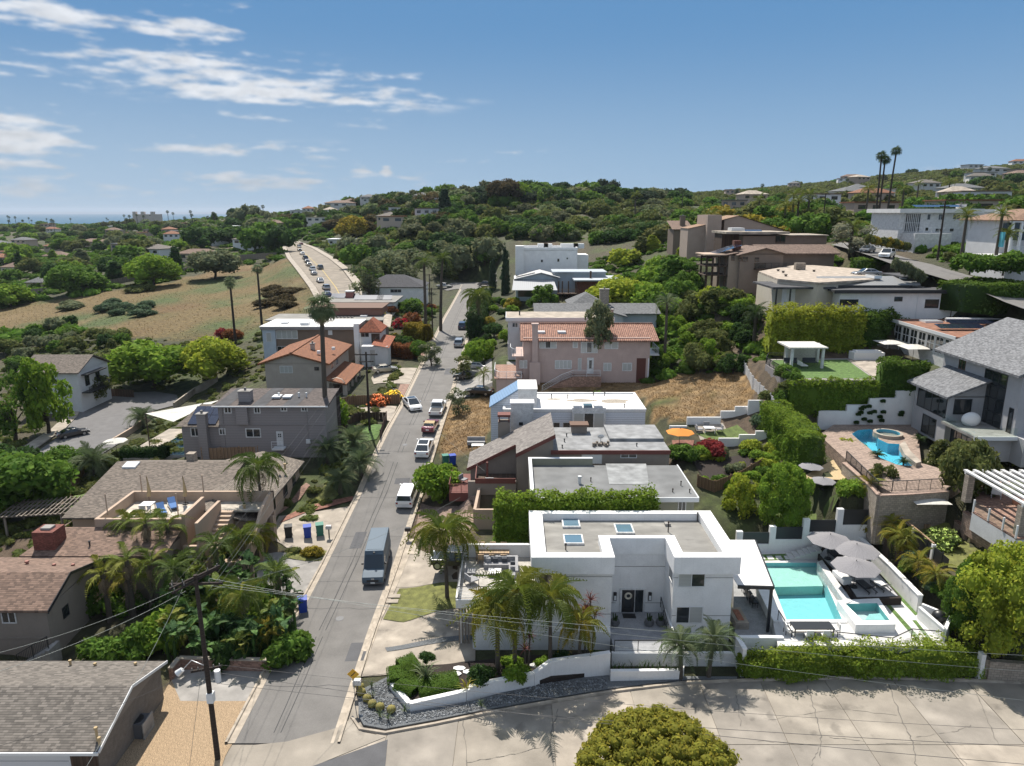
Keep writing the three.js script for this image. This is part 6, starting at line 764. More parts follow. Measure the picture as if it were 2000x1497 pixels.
f=178;H=thing('tan_gable_house','tan house with long sloping gable and tall blank tower wall','house',[52,23.5,179],{world:true});const tw=stucco([0.42,0.325,0.265]);box('tower',tw,H,X2(1377,f),X2(1404,f),20,yAt(420,f),f-2,f+8);new MB().wallPoly([[X2(1414,f),20],[X2(1530,f),20],[X2(1530,f),yAt(450,f)],[X2(1441,f),yAt(422,f)],[X2(1414,f),yAt(430,f)]],f,f+10).build('wall',tw,H);const r2=new MB();r2.quad([X2(1441,f),yAt(421,f),f-0.4],[X2(1533,f),yAt(450,f)+0.1,f-0.4],[X2(1533,f),yAt(450,f)+0.1,f+10.4],[X2(1441,f),yAt(421,f),f+10.4]).quad([X2(1441,f),yAt(421,f),f-0.4],[X2(1403,f),yAt(431,f),f-0.4],[X2(1403,f),yAt(431,f),f+10.4],[X2(1441,f),yAt(421,f),f+10.4]).build('roof',mat([0.52,0.33,0.21],0.9,{map:'tiles',s:5}),H);new MB().wallPoly([[X2(1344,f),19],[X2(1377,f)-0.01,19],[X2(1377,f)-0.01,yAt(440,f)],[X2(1344,f),yAt(447,f)]],f,f+8).build('left_wing',tw,H);new MB().quad([X2(1343,f),yAt(446.5,f),f-0.3],[X2(1377,f)-0.01,yAt(439,f),f-0.3],[X2(1377,f)-0.01,yAt(439,f),f+8.3],[X2(1343,f),yAt(446.5,f),f+8.3]).build('left_roof',mat([0.52,0.33,0.21],0.9,{map:'tiles',s:5}),H);
house('small_brown_house','small brown roofed house half hidden left of the tan tower',215,8,1316,1352,448,21,{wall:wallM.brown,roof:M.shBrown,kind:'mono',rise:2.4,chim:[1333,1343,422,wallM.brown]});
}
function X2(px,f){return xAt(px,450,f);}
{
const f=152,H=thing('hill_house','white two-storey house with tall slatted window above the hill road','house',[95,29,153],{world:true}),X=(px)=>xAt(px,440,f),Y=(py)=>yAt(py,f);
box('wall',M.whitePaint,H,X(1756),X(1908),26,Y(416),f,f+12);box('roof',M.whiteRoof,H,X(1749),X(1912),Y(416)+0.002,Y(408),f-1.2,f+13);box('right_wall',M.whitePaint,H,X(1908)+0.002,X(1968),26,Y(414),f+3,f+12);box('right_roof',M.whiteRoof,H,X(1912)+0.002,X(1970),Y(414)+0.002,Y(409),f+2,f+13);win(H,'f',f,X(1766),X(1797),Y(454),Y(417),{n:8,one:true,t:0.14,out:0.2,rows:2});for(const[a,b,c,d,n=1]of[[1809,1816,430,418],[1831,1840,430,418,2],[1859,1874,429,418,2],[1808,1815,452,444],[1828,1840,453,446,2],[1856,1865,453,446]])win(H,'f',f,X(a),X(b),Y(c),Y(d),{n,fr:M.plastic});for(const[a,b]of[[1910,1917],[1919,1926]])win(H,'f',f+3,X(a),X(b),Y(427),Y(416),{});box('balcony',M.plastic,H,X(1896),X(1962),Y(438),Y(436),f-2,f+3);box('glass_railing',M.glass,H,X(1897),X(1961),Y(435.5),Y(429),f-2,f-1.95);box('handrail',M.plastic,H,X(1896),X(1962),Y(429)+0.01,Y(428),f-2.05,f-1.9);chimney(H,X(1902),X(1912),f+5,f+7,Y(412),Y(399),M.whitePaint);box('terrace',M.whitePaint,H,X(1764),X(1834),24,Y(455),f-5,f-0.002);railing(H,[[X(1766),Y(455),f-4.9],[X(1810),Y(455),f-4.9]],1.2,{m:M.plastic,bars:1});solarArray(H,[X(1805),Y(408)+0.3,f+4],[1,0,0],[0,0.25,0.97],10,1);
const B=HILLROAD.map((q)=>q[1]),wl=thing('retaining_wall','white retaining wall along the upper side of the hill road','wall',B[5],{world:true}),m=new MB(),run=(g,a,b,h)=>g.bar([a[0]+0.5,a[1]+h/2-0.6,a[2]+0.5],[b[0]+0.5,b[1]+h/2-0.6,b[2]+0.5],0.35,h+1.2);run(m,B[6],B[5],2.0);run(m,B[5],B[4],2.2);m.build('wall_body',M.white,wl);const s2=thing('garden_wall','low white stepped garden wall right of the blue bin on the hill road','wall',B[4],{world:true}),m2=new MB(),g2=[0.12,0.45,0.8].map((t)=>B[4].map((v,i)=>lerp(v,B[3][i],t)));run(m2,g2[0],g2[1],1.3);run(m2,g2[1],g2[2],1.0);m2.build('wall_body',M.white,s2);
}
{
const f=122,H=thing('porch_house','house with brown hip roof and white columned terrace at the right edge','house',[88,26,122],{world:true}),X=(px)=>xAt(px,450,f),Y=(py)=>yAt(py,f);hip(new MB(),X(1955),X(2110),f-2,f+12,Y(430),Y(408),5).build('roof',mat([0.30,0.18,0.115],0.92,{map:'shingle',s:4}),H);box('wall',wallM.light,H,X(1964),X(2090),24,Y(431),f+1,f+10);box('fascia',M.plastic,H,X(1955),X(2110),Y(434),Y(430)-0.19,f-2.1,f-2.002);box('porch_shade',M.glass,H,X(1966),X(2040),Y(470),Y(436),f+0.9,f+0.998);const ps=new MB();for(const px of[1961,1978,1999])ps.box(X(px),X(px)+0.35,22,Y(434),f-2,f-1.65);ps.build('column',M.plastic,H);box('upper_rail',M.plastic,H,X(1964),X(2080),Y(452),Y(448),f-2.05,f-1.9);box('terrace',wallM.light,H,X(1912),X(2060),18,Y(496),f-8,f+0.8);railing(H,[[X(1913),Y(495),f-7.9],[X(1993),Y(495),f-7.9]],1.5,{m:M.plastic,vertical:true,top:M.plastic});chimney(H,X(1980),X(1992),f+4,f+5.5,Y(418),Y(405),M.white);box('blue_slide',mat([0.10,0.42,0.50],0.4),H,X(1922),X(1926),Y(480),Y(452),f-5,f-4.2);
}
// ---------------------------------------------------------------- pools, terraces and garden walls
const XF=(px,Y)=>px.map(([x,y])=>{const p=onY(x,y,Y);return[p[0],p[2]];});
const waterM=mat([0.80,0.95,0.96],0.04,{phys:true,transmission:1,thickness:0,ior:1.33,bump:'ripple',bs:0.03,bsz:4});
const plaster=(rgb)=>mat(rgb,0.8,{map:'wall',s:3});
function pool(name,label,pts,Y,depth,m,cat='swimming pool',parts){
const o=thing(name,label,cat,[pts[0][0],Y-depth,pts[0][1]],{world:true}),b=new MB().slab(pts,Y-depth,0);
pts.forEach((p,i)=>{const q=pts[(i+1)%pts.length];b.quad([p[0],Y-depth,p[1]],[q[0],Y-depth,q[1]],[q[0],Y+0.02,q[1]],[p[0],Y+0.02,p[1]]);});b.build('basin',m,o);
new MB().slab(pts,Y-0.08,0).build('water',waterM,o);if(parts)parts(o);return o;
}
const barWall=(name,label,pts,w,h,m,{cat='wall',capM,base=0.6}={})=>{
const o=thing(name,label,cat,pts[0],{world:true}),g=new MB(),c=new MB();
for(let i=0;i+1<pts.length;i++){const a=pts[i],b=pts[i+1],hi=Array.isArray(h)?h[i]:h,hj=Array.isArray(h)?h[i+1]:h,d=Math.hypot(b[0]-a[0],b[2]-a[2]),nx=-(b[2]-a[2])/d*w/2,nf=(b[0]-a[0])/d*w/2;const P=(p,s,y)=>[p[0]+nx*s,p[1]+y,p[2]+nf*s];for(const s of[-1,1])g.quad(P(a,s,-base),P(b,s,-base),P(b,s,hj),P(a,s,hi));g.quad(P(a,-1,hi),P(b,-1,hj),P(b,1,hj),P(a,1,hi));for(const[p,hh]of[[a,hi],[b,hj]])g.quad(P(p,-1,-base),P(p,1,-base),P(p,1,hh),P(p,-1,hh));if(capM)c.bar(P(a,0,hi+0.05),P(b,0,hj+0.05),w*1.25,0.1);}
g.build('wall_body',m,o);if(capM)c.build('coping',capM,o);return o;
};
const fence=(label,pts,h,m,{name='wooden_fence',board=0.5,group}={})=>{
const o=thing(name,label,'fence',pts[0],{world:true,group}),po=new MB(),geo=new THREE.BoxGeometry(board*0.94,h,0.04);
for(let i=0;i+1<pts.length;i++){const a=pts[i],b=pts[i+1],d=Math.hypot(b[0]-a[0],b[2]-a[2]),n=Math.max(1,Math.round(d/board));for(let k=0;k<n;k++){const t=(k+0.5)/n;const bd=meshIn(o,'board',geo,m,{p:[lerp(a[0],b[0],t)-pts[0][0],lerp(a[1],b[1],t)+h/2-0.1+(R()-0.5)*0.05-pts[0][1],lerp(a[2],b[2],t)-pts[0][2]],ry:Math.atan2(b[2]-a[2],b[0]-a[0])});bd.scale.x=d/n/board;}for(let k=0;k<=d/2.4;k++){const t=Math.min(1,k*2.4/d),q=[lerp(a[0],b[0],t),lerp(a[1],b[1],t),lerp(a[2],b[2],t)];po.bar([q[0],q[1]-0.4,q[2]],[q[0],q[1]+h+0.05,q[2]],0.12);}}
po.build('post',m,o);return o;
};
function parasol(label,p,r,h,m,{group,name='parasol',tilt=0,sides=8,drop=0.28,cantilever=false}={}){
const o=thing(name,label,'parasol',p,{group}),c=new MB(),ap=[0,h,0];const rim=[];for(let i=0;i<sides;i++){const a=(i+0.5)/sides*6.283;rim.push([Math.cos(a)*r,h-r*drop+tilt*Math.cos(a),Math.sin(a)*r]);}
rim.forEach((q,i)=>{const n=rim[(i+1)%sides],k=[(q[0]+n[0])*0.47,(q[1]+n[1])/2+0.06,(q[2]+n[2])*0.47];c.tri(ap,q,k).tri(ap,k,n);c.tri(q,n,k);});c.build('canopy',m,o);const rb=new MB();rim.forEach((q)=>rb.bar([0,h-0.02,0],[q[0],q[1]-0.03,q[2]],0.03));rb.build('rib',M.darkMetal,o);
const pl=new MB();if(cantilever)pl.cyl(-r*0.9,0,h+0.3,0,0.05).bar([-r*0.9,h+0.25,0],[0,h+0.05,0],0.06);else pl.cyl(0,0,h+0.12,0,0.03,0.03,6);pl.build('pole',M.darkMetal,o);new MB().cyl(cantilever?-r*0.9:0,0,0.1,0,0.35,0.3).build('base',M.darkMetal,o);return o;
}
function chair(label,p,turn,m,{name='chair',group,cat='chair',w=0.55,legM=M.darkMetal,wide=1}={}){const o=thing(name,label,cat,p,{turn,group}),W=w*wide/2;new MB().box(-W,W,0.40,0.5,-w/2,w/2).build('seat',m,o);new MB().box(-W,W,0.45,0.95,w/2-0.1,w/2).build('backrest',m,o);for(const x of[-W+0.03,W-0.03])for(const z of[-w/2+0.03,w/2-0.03])new MB().bar([x,0,z],[x,0.42,z],0.04).build('leg',legM,o);return o;}
function lounger(label,p,turn,m,{group,frame=M.darkMetal}={}){const o=thing('sun_lounger',label,'sun lounger',p,{turn,group});new MB().box(-0.35,0.35,0.28,0.4,-1,0.35).build('mattress',m,o);new MB().quad([-0.35,0.36,0.36],[0.35,0.36,0.36],[0.35,0.85,0.95],[-0.35,0.85,0.95]).quad([-0.35,0.26,0.4],[0.35,0.26,0.4],[0.35,0.75,1.0],[-0.35,0.75,1.0]).build('backrest',m,o);new MB().bar([-0.36,0.24,-1],[-0.36,0.24,1],0.06).bar([0.36,0.24,-1],[0.36,0.24,1],0.06).build('frame',frame,o);for(const x of[-0.33,0.33])for(const z of[-0.9,0.85])new MB().bar([x,0,z],[x,0.24,z],0.05).build('leg',frame,o);return o;}
function table(label,p,w,d,m,{turn=0,h=0.75,name='table',group}={}){const o=thing(name,label,'table',p,{turn,group});new MB().box(-w/2,w/2,h-0.07,h,-d/2,d/2).build('tabletop',m,o);for(const x of[-w/2+0.08,w/2-0.08])for(const z of[-d/2+0.08,d/2-0.08])new MB().bar([x,0,z],[x,h-0.07,z],0.07).build('leg',m,o);return o;}
{
const D=2.2,P=XF([[1537,1212],[1645,1211],[1609,1130],[1594,1100],[1490,1100],[1509,1140]],D),deckM=mat([0.60,0.59,0.57],0.75,{map:'wall',s:3});
const outer=XF([[1520,1262],[1850,1262],[1796,1177],[1668,1048],[1441,1072],[1470,1120],[1505,1190]],D);struct(new MB().slab(outer,D,2.4,P).build('pool_deck',deckM));
pool('swimming_pool','rectangular turquoise swimming pool with shallow shelf beside the white house',P,D,1.3,plaster([0.25,0.56,0.58]),undefined,(o)=>{new MB().slab(XF([[1511,1139],[1609,1137],[1594,1100.5],[1490.5,1100.5]],D),D-0.42,0.85).build('shelf',plaster([0.42,0.60,0.52]),o);new MB().slab(XF([[1590,1142],[1611,1142],[1606,1133],[1588,1133]],D-0.5),D-0.6,0.6).build('step',plaster([0.30,0.56,0.53]),o);new MB().slab(XF([[1532,1216],[1655,1216],[1652,1210],[1531,1211]],D+0.1),D+0.1,0.1).build('coping',M.parapet,o);});
const S=XF([[1652,1180],[1685,1212],[1738,1212],[1713,1179]],2.95),So=XF([[1636,1173],[1672,1221],[1750,1220],[1717,1169]],2.95);pool('spa','square raised spa with white coping next to the pool',S,2.95,0.9,plaster([0.20,0.47,0.47]),'spa',(o)=>{new MB().slab(So,2.95,0.85,S).build('coping',M.parapet,o);new MB().slab(XF([[1690,1210],[1737,1211],[1724,1196],[1698,1198]],2.6),2.5,0.4).build('step',plaster([0.36,0.55,0.52]),o);});
const pl=thing('lounge_platform','raised white platform with dark gravel edge under the grey parasols','platform',[29,D,58],{world:true});new MB().slab(XF([[1597,1080],[1655,1143],[1671,1171],[1762,1168],[1700,1098],[1664,1062],[1610,1066]],2.9),2.86,0.68).build('gravel_edge',M.mulch,pl);new MB().slab(XF([[1602,1083],[1659,1143],[1674,1166],[1754,1164],[1697,1100],[1663,1065],[1615,1069]],2.92),2.92,0.7).build('platform_top',mat([0.42,0.42,0.43],0.85,{map:'wall',s:2}),pl);new MB().slab(XF([[1597,1098],[1606,1094],[1665,1175],[1652,1180]],3.0),3.0,1.2).build('pool_wall',mat([0.62,0.62,0.61],0.8,{map:'block',s:1.2}),pl);new MB().slab(XF([[1626,1114],[1645,1113],[1664,1131],[1649,1134]],3.4),3.4,0.5).build('planter',M.parapet,pl);
const tf=(px)=>struct(new MB().slab(XF(px,D+0.01),D+0.012,0).build('grass_strip',M.turf));tf([[1722,1172],[1729,1171],[1797,1246],[1788,1249]]);tf([[1688,1096],[1693,1093],[1794,1200],[1788,1203]]);tf([[1478,1096],[1548,1094],[1543,1082],[1470,1084]]);tf([[1782,1212],[1790,1212],[1830,1262],[1822,1262]]);for(let k=0;k<4;k++)struct(new MB().slab(XF([[1484+k*17,1093],[1496+k*17,1093],[1491+k*17,1086],[1480+k*17,1086]],D+0.03),D+0.03,0.05).build('stepping_stone',deckM));
{const o=thing('garden_steps','flight of white steps with small plants at the back of the pool','steps',[25,D,62],{world:true}),q=onY(1560,1100,D);for(let k=0;k<6;k++)box('step',deckM,o,q[0]-0.6+k*0.5,q[0]-0.1+k*0.5,D-0.1,D+0.16*(k+1),q[2]+0.6,q[2]+1.8);}
const o=thing('pool_back_wall','white stepped wall with dark infill panels behind the pool','wall',[28,2,64.6],{world:true}),F=64.6,at4=(px,py)=>[xAt(px,py,F),yAt(py,F)];for(const[a,b,c,e]of[[1451,1505,1040,1062],[1516,1570,1030,1053],[1582,1636,1016,1039],[1648,1700,996,1025]]){const p=at4(a,c),q=at4(b,e);box('panel',M.darkMetal,o,p[0],q[0],q[1]+0.002,p[1],F-0.04,F+0.04);box('wall_body',M.white,o,p[0]-0.02,q[0]+0.02,1,q[1],F-0.15,F+0.15);box('pier',M.white,o,p[0]-0.62,p[0]-0.022,1,p[1]+0.12,F-0.2,F+0.2);}
const rw=[[1664,1052],[1735,1118],[1796,1182]].map(([x,y])=>onY(x,y,2.9));barWall('pool_side_wall','long white wall along the right side of the pool garden',rw.map((q)=>[q[0],2.2,q[2]]),0.35,1.5,M.white,{capM:M.parapet,base:1.5});barWall('barbecue_nook','white walled nook with grey inside at the right end of the pool garden',[[1795,1196],[1845,1240],[1856,1213],[1800,1190]].map(([x,y])=>{const p=onY(x,y,2.8);return[p[0],2.2,p[2]];}),0.2,1.0,M.white,{capM:M.parapet,base:1.5});barWall('front_wall','white L shaped wall between the walkway and the front hedge',[[1444,1330],[1441,1246],[1530,1246]].map(([x,y])=>{const p=onY(x,y,2.3);return[y>1300?17.9:p[0],0,y>1300?48.2:Math.min(p[2],51.2)];}),0.3,2.3,M.white,{capM:M.parapet});struct(new MB().slab(XF([[1436,1248],[1522,1248],[1500,1150],[1432,1120]],1.3),1.3,1.6).build('walkway',mat([0.36,0.365,0.37],0.85,{map:'grain',s:3})));
const rl=thing('pool_fence','thin horizontal bar railing along the front of the pool garden','railing',[28,1.6,51],{world:true});railing(rl,[[1519,1215,D],[1545,1258,D-0.6],[1634,1258,D-0.6],[1741,1270,D-0.6],[1779,1252,D-0.3],[1846,1258,D-0.3]].map(([x,y,Y])=>onY(x,y,Y)),1.05,{bars:7,m:M.plastic,top:M.darkMetal,posts:1.8});
[[1617,1092,1038,'grey parasol by the garden steps, farthest of the three'],[1668,1112,1065,'middle grey parasol over the dark lounger'],[1667,1147,1096,'grey parasol nearest the spa']].forEach(([x,y,t,l])=>parasol(l,onY(x,y,2.92).map((v,i)=>(i===1?2.92:v)),2.05,2.5,M.canopyGrey,{group:'grey pool parasols',name:'parasol'}));
[[1692,1152,M.cushionDark,'dark lounger on the platform nearest the spa',0.9],[1720,1148,M.cushionWhite,'white lounger with dark pillow on the platform',0.9],[1633,1090,M.cushionDark,'dark lounger under the middle grey parasol',0.9]].forEach(([x,y,m,l,t])=>lounger(l,onY(x,y,2.92),t+2.4,m));
const tp=onY(1585,1238,D);table('black outdoor dining table at the front of the pool garden',tp,3.2,1.1,M.darkMetal,{name:'dining_table'});for(const[dx,df,t,l]of[[-1.9,0,1.57,'white chair at the left end of the black pool table'],[1.9,0,-1.57,'white chair at the right end of the black pool table'],[-0.6,-0.85,3.14,'left white chair on the street side of the pool table'],[0.7,-0.85,3.14,'right white chair on the street side of the pool table']])chair(l,[tp[0]+dx,D,tp[2]+df],t,M.cushionWhite);
for(let k=0;k<4;k++){const q=onY(1456+k*5.5,1158+k*9,1.3);chair('black bar chair under the white patio cover',q,1.6,M.black,{name:'bar_chair',group:'black bar chairs under the patio cover'});}{const o=thing('bar_counter','long white counter between the walkway and the pool','counter',[20,1.3,56],{world:true}),a=onY(1484,1140,2.3),b=onY(1522,1215,2.3);new MB().bar([a[0],1.8,a[2]],[b[0],1.8,b[2]],0.7,1.0).build('counter_body',M.white,o);new MB().bar([a[0],2.33,a[2]],[b[0],2.33,b[2]],0.9,0.06).build('counter_top',M.parapet,o);const f=thing('fire_bowl','grey fire pit block with red rocks beside the house','fire pit',[19,1.3,54],{world:true}),q=onY(1441,1200,2.0);box('block',M.paleConcrete,f,q[0]-0.5,q[0]+0.6,1.2,1.9,q[2]-1.2,q[2]+1.2);box('lava_rock',M.rockRed,f,q[0]-0.2,q[0]+0.3,1.88,1.96,q[2]-0.8,q[2]+0.8);}
const bb=onY(1832,1222,D);{const o=thing('grill','round black kettle grill in the white walled nook','grill',bb);const g=new MB();g.add(new THREE.SphereGeometry(0.55,12,8),new THREE.Matrix4().makeTranslation(0,0.8,0));g.build('bowl',M.black,o);for(const a of[0,2.1,4.2])new MB().bar([Math.cos(a)*0.4,0,Math.sin(a)*0.4],[Math.cos(a)*0.2,0.6,Math.sin(a)*0.2],0.05).build('leg',M.black,o);}
}
{
sheet('driveway',M.paleConcrete,[[700,1325],[722,1240],[750,1150],[770,1100],[806,1068],[905,1085],[930,1190],[928,1296],[760,1320]],0.07,1);sheet('lawn',M.lawnDry,[[748,1212],[780,1152],[905,1140],[912,1190],[788,1218]],0.12,1);sheet('driveway',M.paleConcrete,[[744,1215],[788,1222],[915,1193],[925,1240],[925,1292],[760,1318],[700,1325],[722,1240]],0.1,1);sheet('pavement',M.kerb,[[690,1330],[702,1334],[744,1215],[775,1148],[800,1085],[818,1085],[808,1055],[790,1055],[762,1140],[728,1222]],0.13,1);sheet('driveway',M.paleConcrete,[[768,1148],[806,1070],[905,1085],[905,1140],[782,1150]],0.1,1);sheet('gravel_strip',M.pebble,[[752,1268],[756,1276],[926,1252],[924,1242]],0.13,1);sheet('paver_drive',mat([0.36,0.255,0.20],0.92,{map:'brick',s:1.2}),[[808,1050],[822,985],[935,975],[930,1015],[905,1060]],0.12,1);
struct(new MB().slab(XF([[700,1398],[710,1416],[752,1424],[850,1406],[950,1386],[1090,1361],[1200,1344],[1340,1327],[1440,1326],[1440,1322],[1190,1320],[1180,1300],[1060,1330],[920,1370],[800,1392],[760,1350],[765,1318],[700,1350]],0.16),0.155,0.1).build('pebble_bed',M.pebble));for(const[x,y]of[[770,1168],[766,1178]]){const q=onGround(x,y);const s=box('stepping_stone',M.paleConcrete,scene,q[0]-0.55,q[0]+0.55,q[1]+0.1,q[1]+0.2,q[2]-0.3,q[2]+0.3);struct(s);}
barWall('planter_wall','curved low white wall round the corner planting bed',[[765,1345,0.4],[800,1388,0.5],[910,1368,0.6],[925,1362,1.1],[1042,1340,1.1],[1075,1328,1.7],[1190,1318,1.9]].map(([x,y,h])=>onY(x,y,0.1)),0.3,[0.45,0.55,0.75,1.0,1.05,1.6,1.9],M.white,{capM:M.parapet});struct(new MB().slab([...XF([[768,1340],[800,1378],[908,1360],[1040,1334],[1180,1312]],0.4).map((q)=>[q[0],0.5,q[1]]),...XF([[1190,1275],[1000,1285],[870,1300],[790,1305]],0.6).map((q)=>[q[0],0.7,q[1]])],0,0.5).build('mulch_bed',M.mulch));for(const[x,y]of[[897,1306],[889,1317],[916,1313],[1020,1310],[1046,1300]]){const q=onY(x,y,0.68);struct(new MB().slab([0,1,2,3,4,5,6].map((k)=>[q[0]+Math.cos(k*0.9)*0.5,q[2]+Math.sin(k*0.9)*0.28]),0.72,0.1).build('stepping_stone',M.parapet));}
hedge('clipped dark green mound hedge curling round the corner bed',[[815,1300],[782,1312],[784,1336],[818,1350],[895,1337]].map(([x,y])=>{const q=onY(x,y,0.5);return[q[0],0.45,q[2]];}),2.0,0.62,L.mid,{seed:4,size:0.05,dens:260,rough:0.045});hedge('leafy screen hedge along the road below the pool',[[1449,1316],[1905,1312]].map(([x,y])=>onY(x,y,0.1)),[1.2,1.3],[1.85,2.0],L.hedge,{seed:5,size:0.1,dens:170,rough:0.34,flare:2.4});barWall('snake_plant_planter','white wedge planter full of spiky plants below the entry',[[1192,1330],[1330,1326],[1332,1318]].map(([x,y])=>onY(x,y,0.1)),0.3,[0.9,0.8,0.8],M.white);{const a=onY(1200,1312,0.6),b=onY(1325,1310,0.6);for(let k=0;k<16;k++)clump('upright dark snake plant in the wedge planter',[lerp(a[0],b[0],k/15),0.4,lerp(a[2],b[2],k/15)+(R()-0.5)*0.6],{n:7,len:0.8,kind:'spike',m:PM.dark,pitch:[0.9,1.4],name:'snake_plant',group:'snake plants in the wedge planter',leaf:'leaf',stem:0.03});}barWall('retaining_block','tan block retaining wall under the big tree at the right edge',[[1918,1318],[1926,1328],[2060,1338]].map(([x,y])=>onY(x,y,0)),0.4,1.7,M.block);barWall('gate_pier','white pier at the right end of the front hedge',[[1907,1325],[1915,1325]].map(([x,y])=>onY(x,y,0)),0.5,2.2,M.white);
[[697,1334],[703,1348],[706,1358],[717,1370],[727,1381],[742,1387],[764,1392]].forEach(([x,y],i)=>{const q=onY(x,y,0.16),o=thing('barrel_cactus','round golden barrel cactus in the pebble bed at the corner','cactus',q,{group:'barrel cacti in the corner bed'}),g=new THREE.SphereGeometry(0.32,16,9),p=g.attributes.position;for(let k=0;k<p.count;k++){const a=Math.atan2(p.getZ(k),p.getX(k)),s=1+0.12*Math.cos(a*8);p.setXYZ(k,p.getX(k)*s,p.getY(k)*0.95,p.getZ(k)*s);}g.computeVertexNormals();meshIn(o,'body',g,mat([0.36,0.31,0.09],0.9,{map:'grass',s:0.3}),{p:[0,0.25,0]});});
[[728,1364],[737,1385],[790,1392],[742,1402],[758,1408],[726,1345],[940,1382]].forEach(([x,y],i)=>clump(i>4?'small grey agave among dark pebbles':'pale spiky agave among dark pebbles',onY(x,y,0.16),{n:14,len:0.6,kind:'spike',m:PM.grey,name:'agave',group:i>4?'small agaves in the pebbles':'agaves in the corner pebble bed',leaf:'leaf',stem:0.05}));clump('tall pale yucca with flower spike in the corner bed',onY(832,1330,0.7),{n:26,len:1.5,kind:'spike',m:PM.grey,name:'yucca',leaf:'leaf',h:0.3});clump('orange tinted agave on the end of the low white wall',onY(912,1350,0.8),{n:18,len:1.0,kind:'spike',m:PM.gold,name:'agave',leaf:'leaf'});for(const[x,y,l]of[[1201,1222,'left of the black door'],[1268,1222,'right of the black door'],[1290,1222,'beside the entry stairs']]){const q=onY(x,y,1.2),o=thing('plant_pot','round dark pot with a small cactus '+l,'plant pot',q);new MB().tube([[0,0,0],[0,0.25,0],[0,0.5,0]],[0.25,0.42,0.36],12).build('pot',M.pot,o);for(let k=0;k<5;k++)new MB().tube([[Math.cos(k*1.3)*0.12,0.45,Math.sin(k*1.3)*0.12],[Math.cos(k*1.3)*0.2,0.9+0.1*(k%3),Math.sin(k*1.3)*0.2]],[0.07,0.04],6).build('cactus_stem',PM.dark[0],o);}
const T=(x,y)=>{return onY(x,y,4.7);},tb=T(962,1090);table('long teak dining table on the roof terrace',tb,3.0,1.1,M.teak,{name:'dining_table'});for(let k=0;k<3;k++){chair('teak chair on the house side of the terrace table',[tb[0]-1+k,4.7,tb[2]+1],0,M.teak,{name:'dining_chair',group:'teak chairs behind the terrace table',legM:M.teak});chair('teak chair on the near side of the terrace table',[tb[0]-1+k,4.7,tb[2]-1],3.14,M.teak,{name:'dining_chair',group:'teak chairs in front of the terrace table',legM:M.teak});}
{const q=T(978,1118),o=thing('corner_sofa','grey L shaped outdoor sofa with dark cushions on the roof terrace','sofa',q);new MB().box(-1.5,1.5,0.05,0.42,0.5,1.4).box(0.7,1.5,0.05,0.42,-1.3,0.5).build('seat',M.cushion,o);new MB().box(-1.5,1.5,0.42,0.85,1.2,1.45).box(1.25,1.5,0.42,0.85,-1.3,1.2).build('backrest',M.cushion,o);for(const[x,z,m]of[[-1.1,1.05,M.cushion],[-0.5,1.05,M.cushionDark],[0.3,1.05,M.cushionDark],[1.05,0.4,M.cushionDark],[1.05,-0.4,M.cushion]])new MB().box(x-0.22,x+0.22,0.42,0.8,z-0.12,z+0.12).build('cushion',m,o);table('low pale coffee table in front of the grey sofa',[q[0]-0.5,4.7,q[2]-0.5],1.1,0.9,M.cushionWhite,{h:0.4,name:'coffee_table'});chair('grey lounge chair left of the coffee table',[q[0]-2.6,4.7,q[2]-0.6],1.57,M.cushion,{name:'lounge_chair',w:0.9});chair('grey lounge chair at the terrace railing',[q[0]-2.4,4.7,q[2]-2.0],2.2,M.cushion,{name:'lounge_chair',w:0.9});}
}
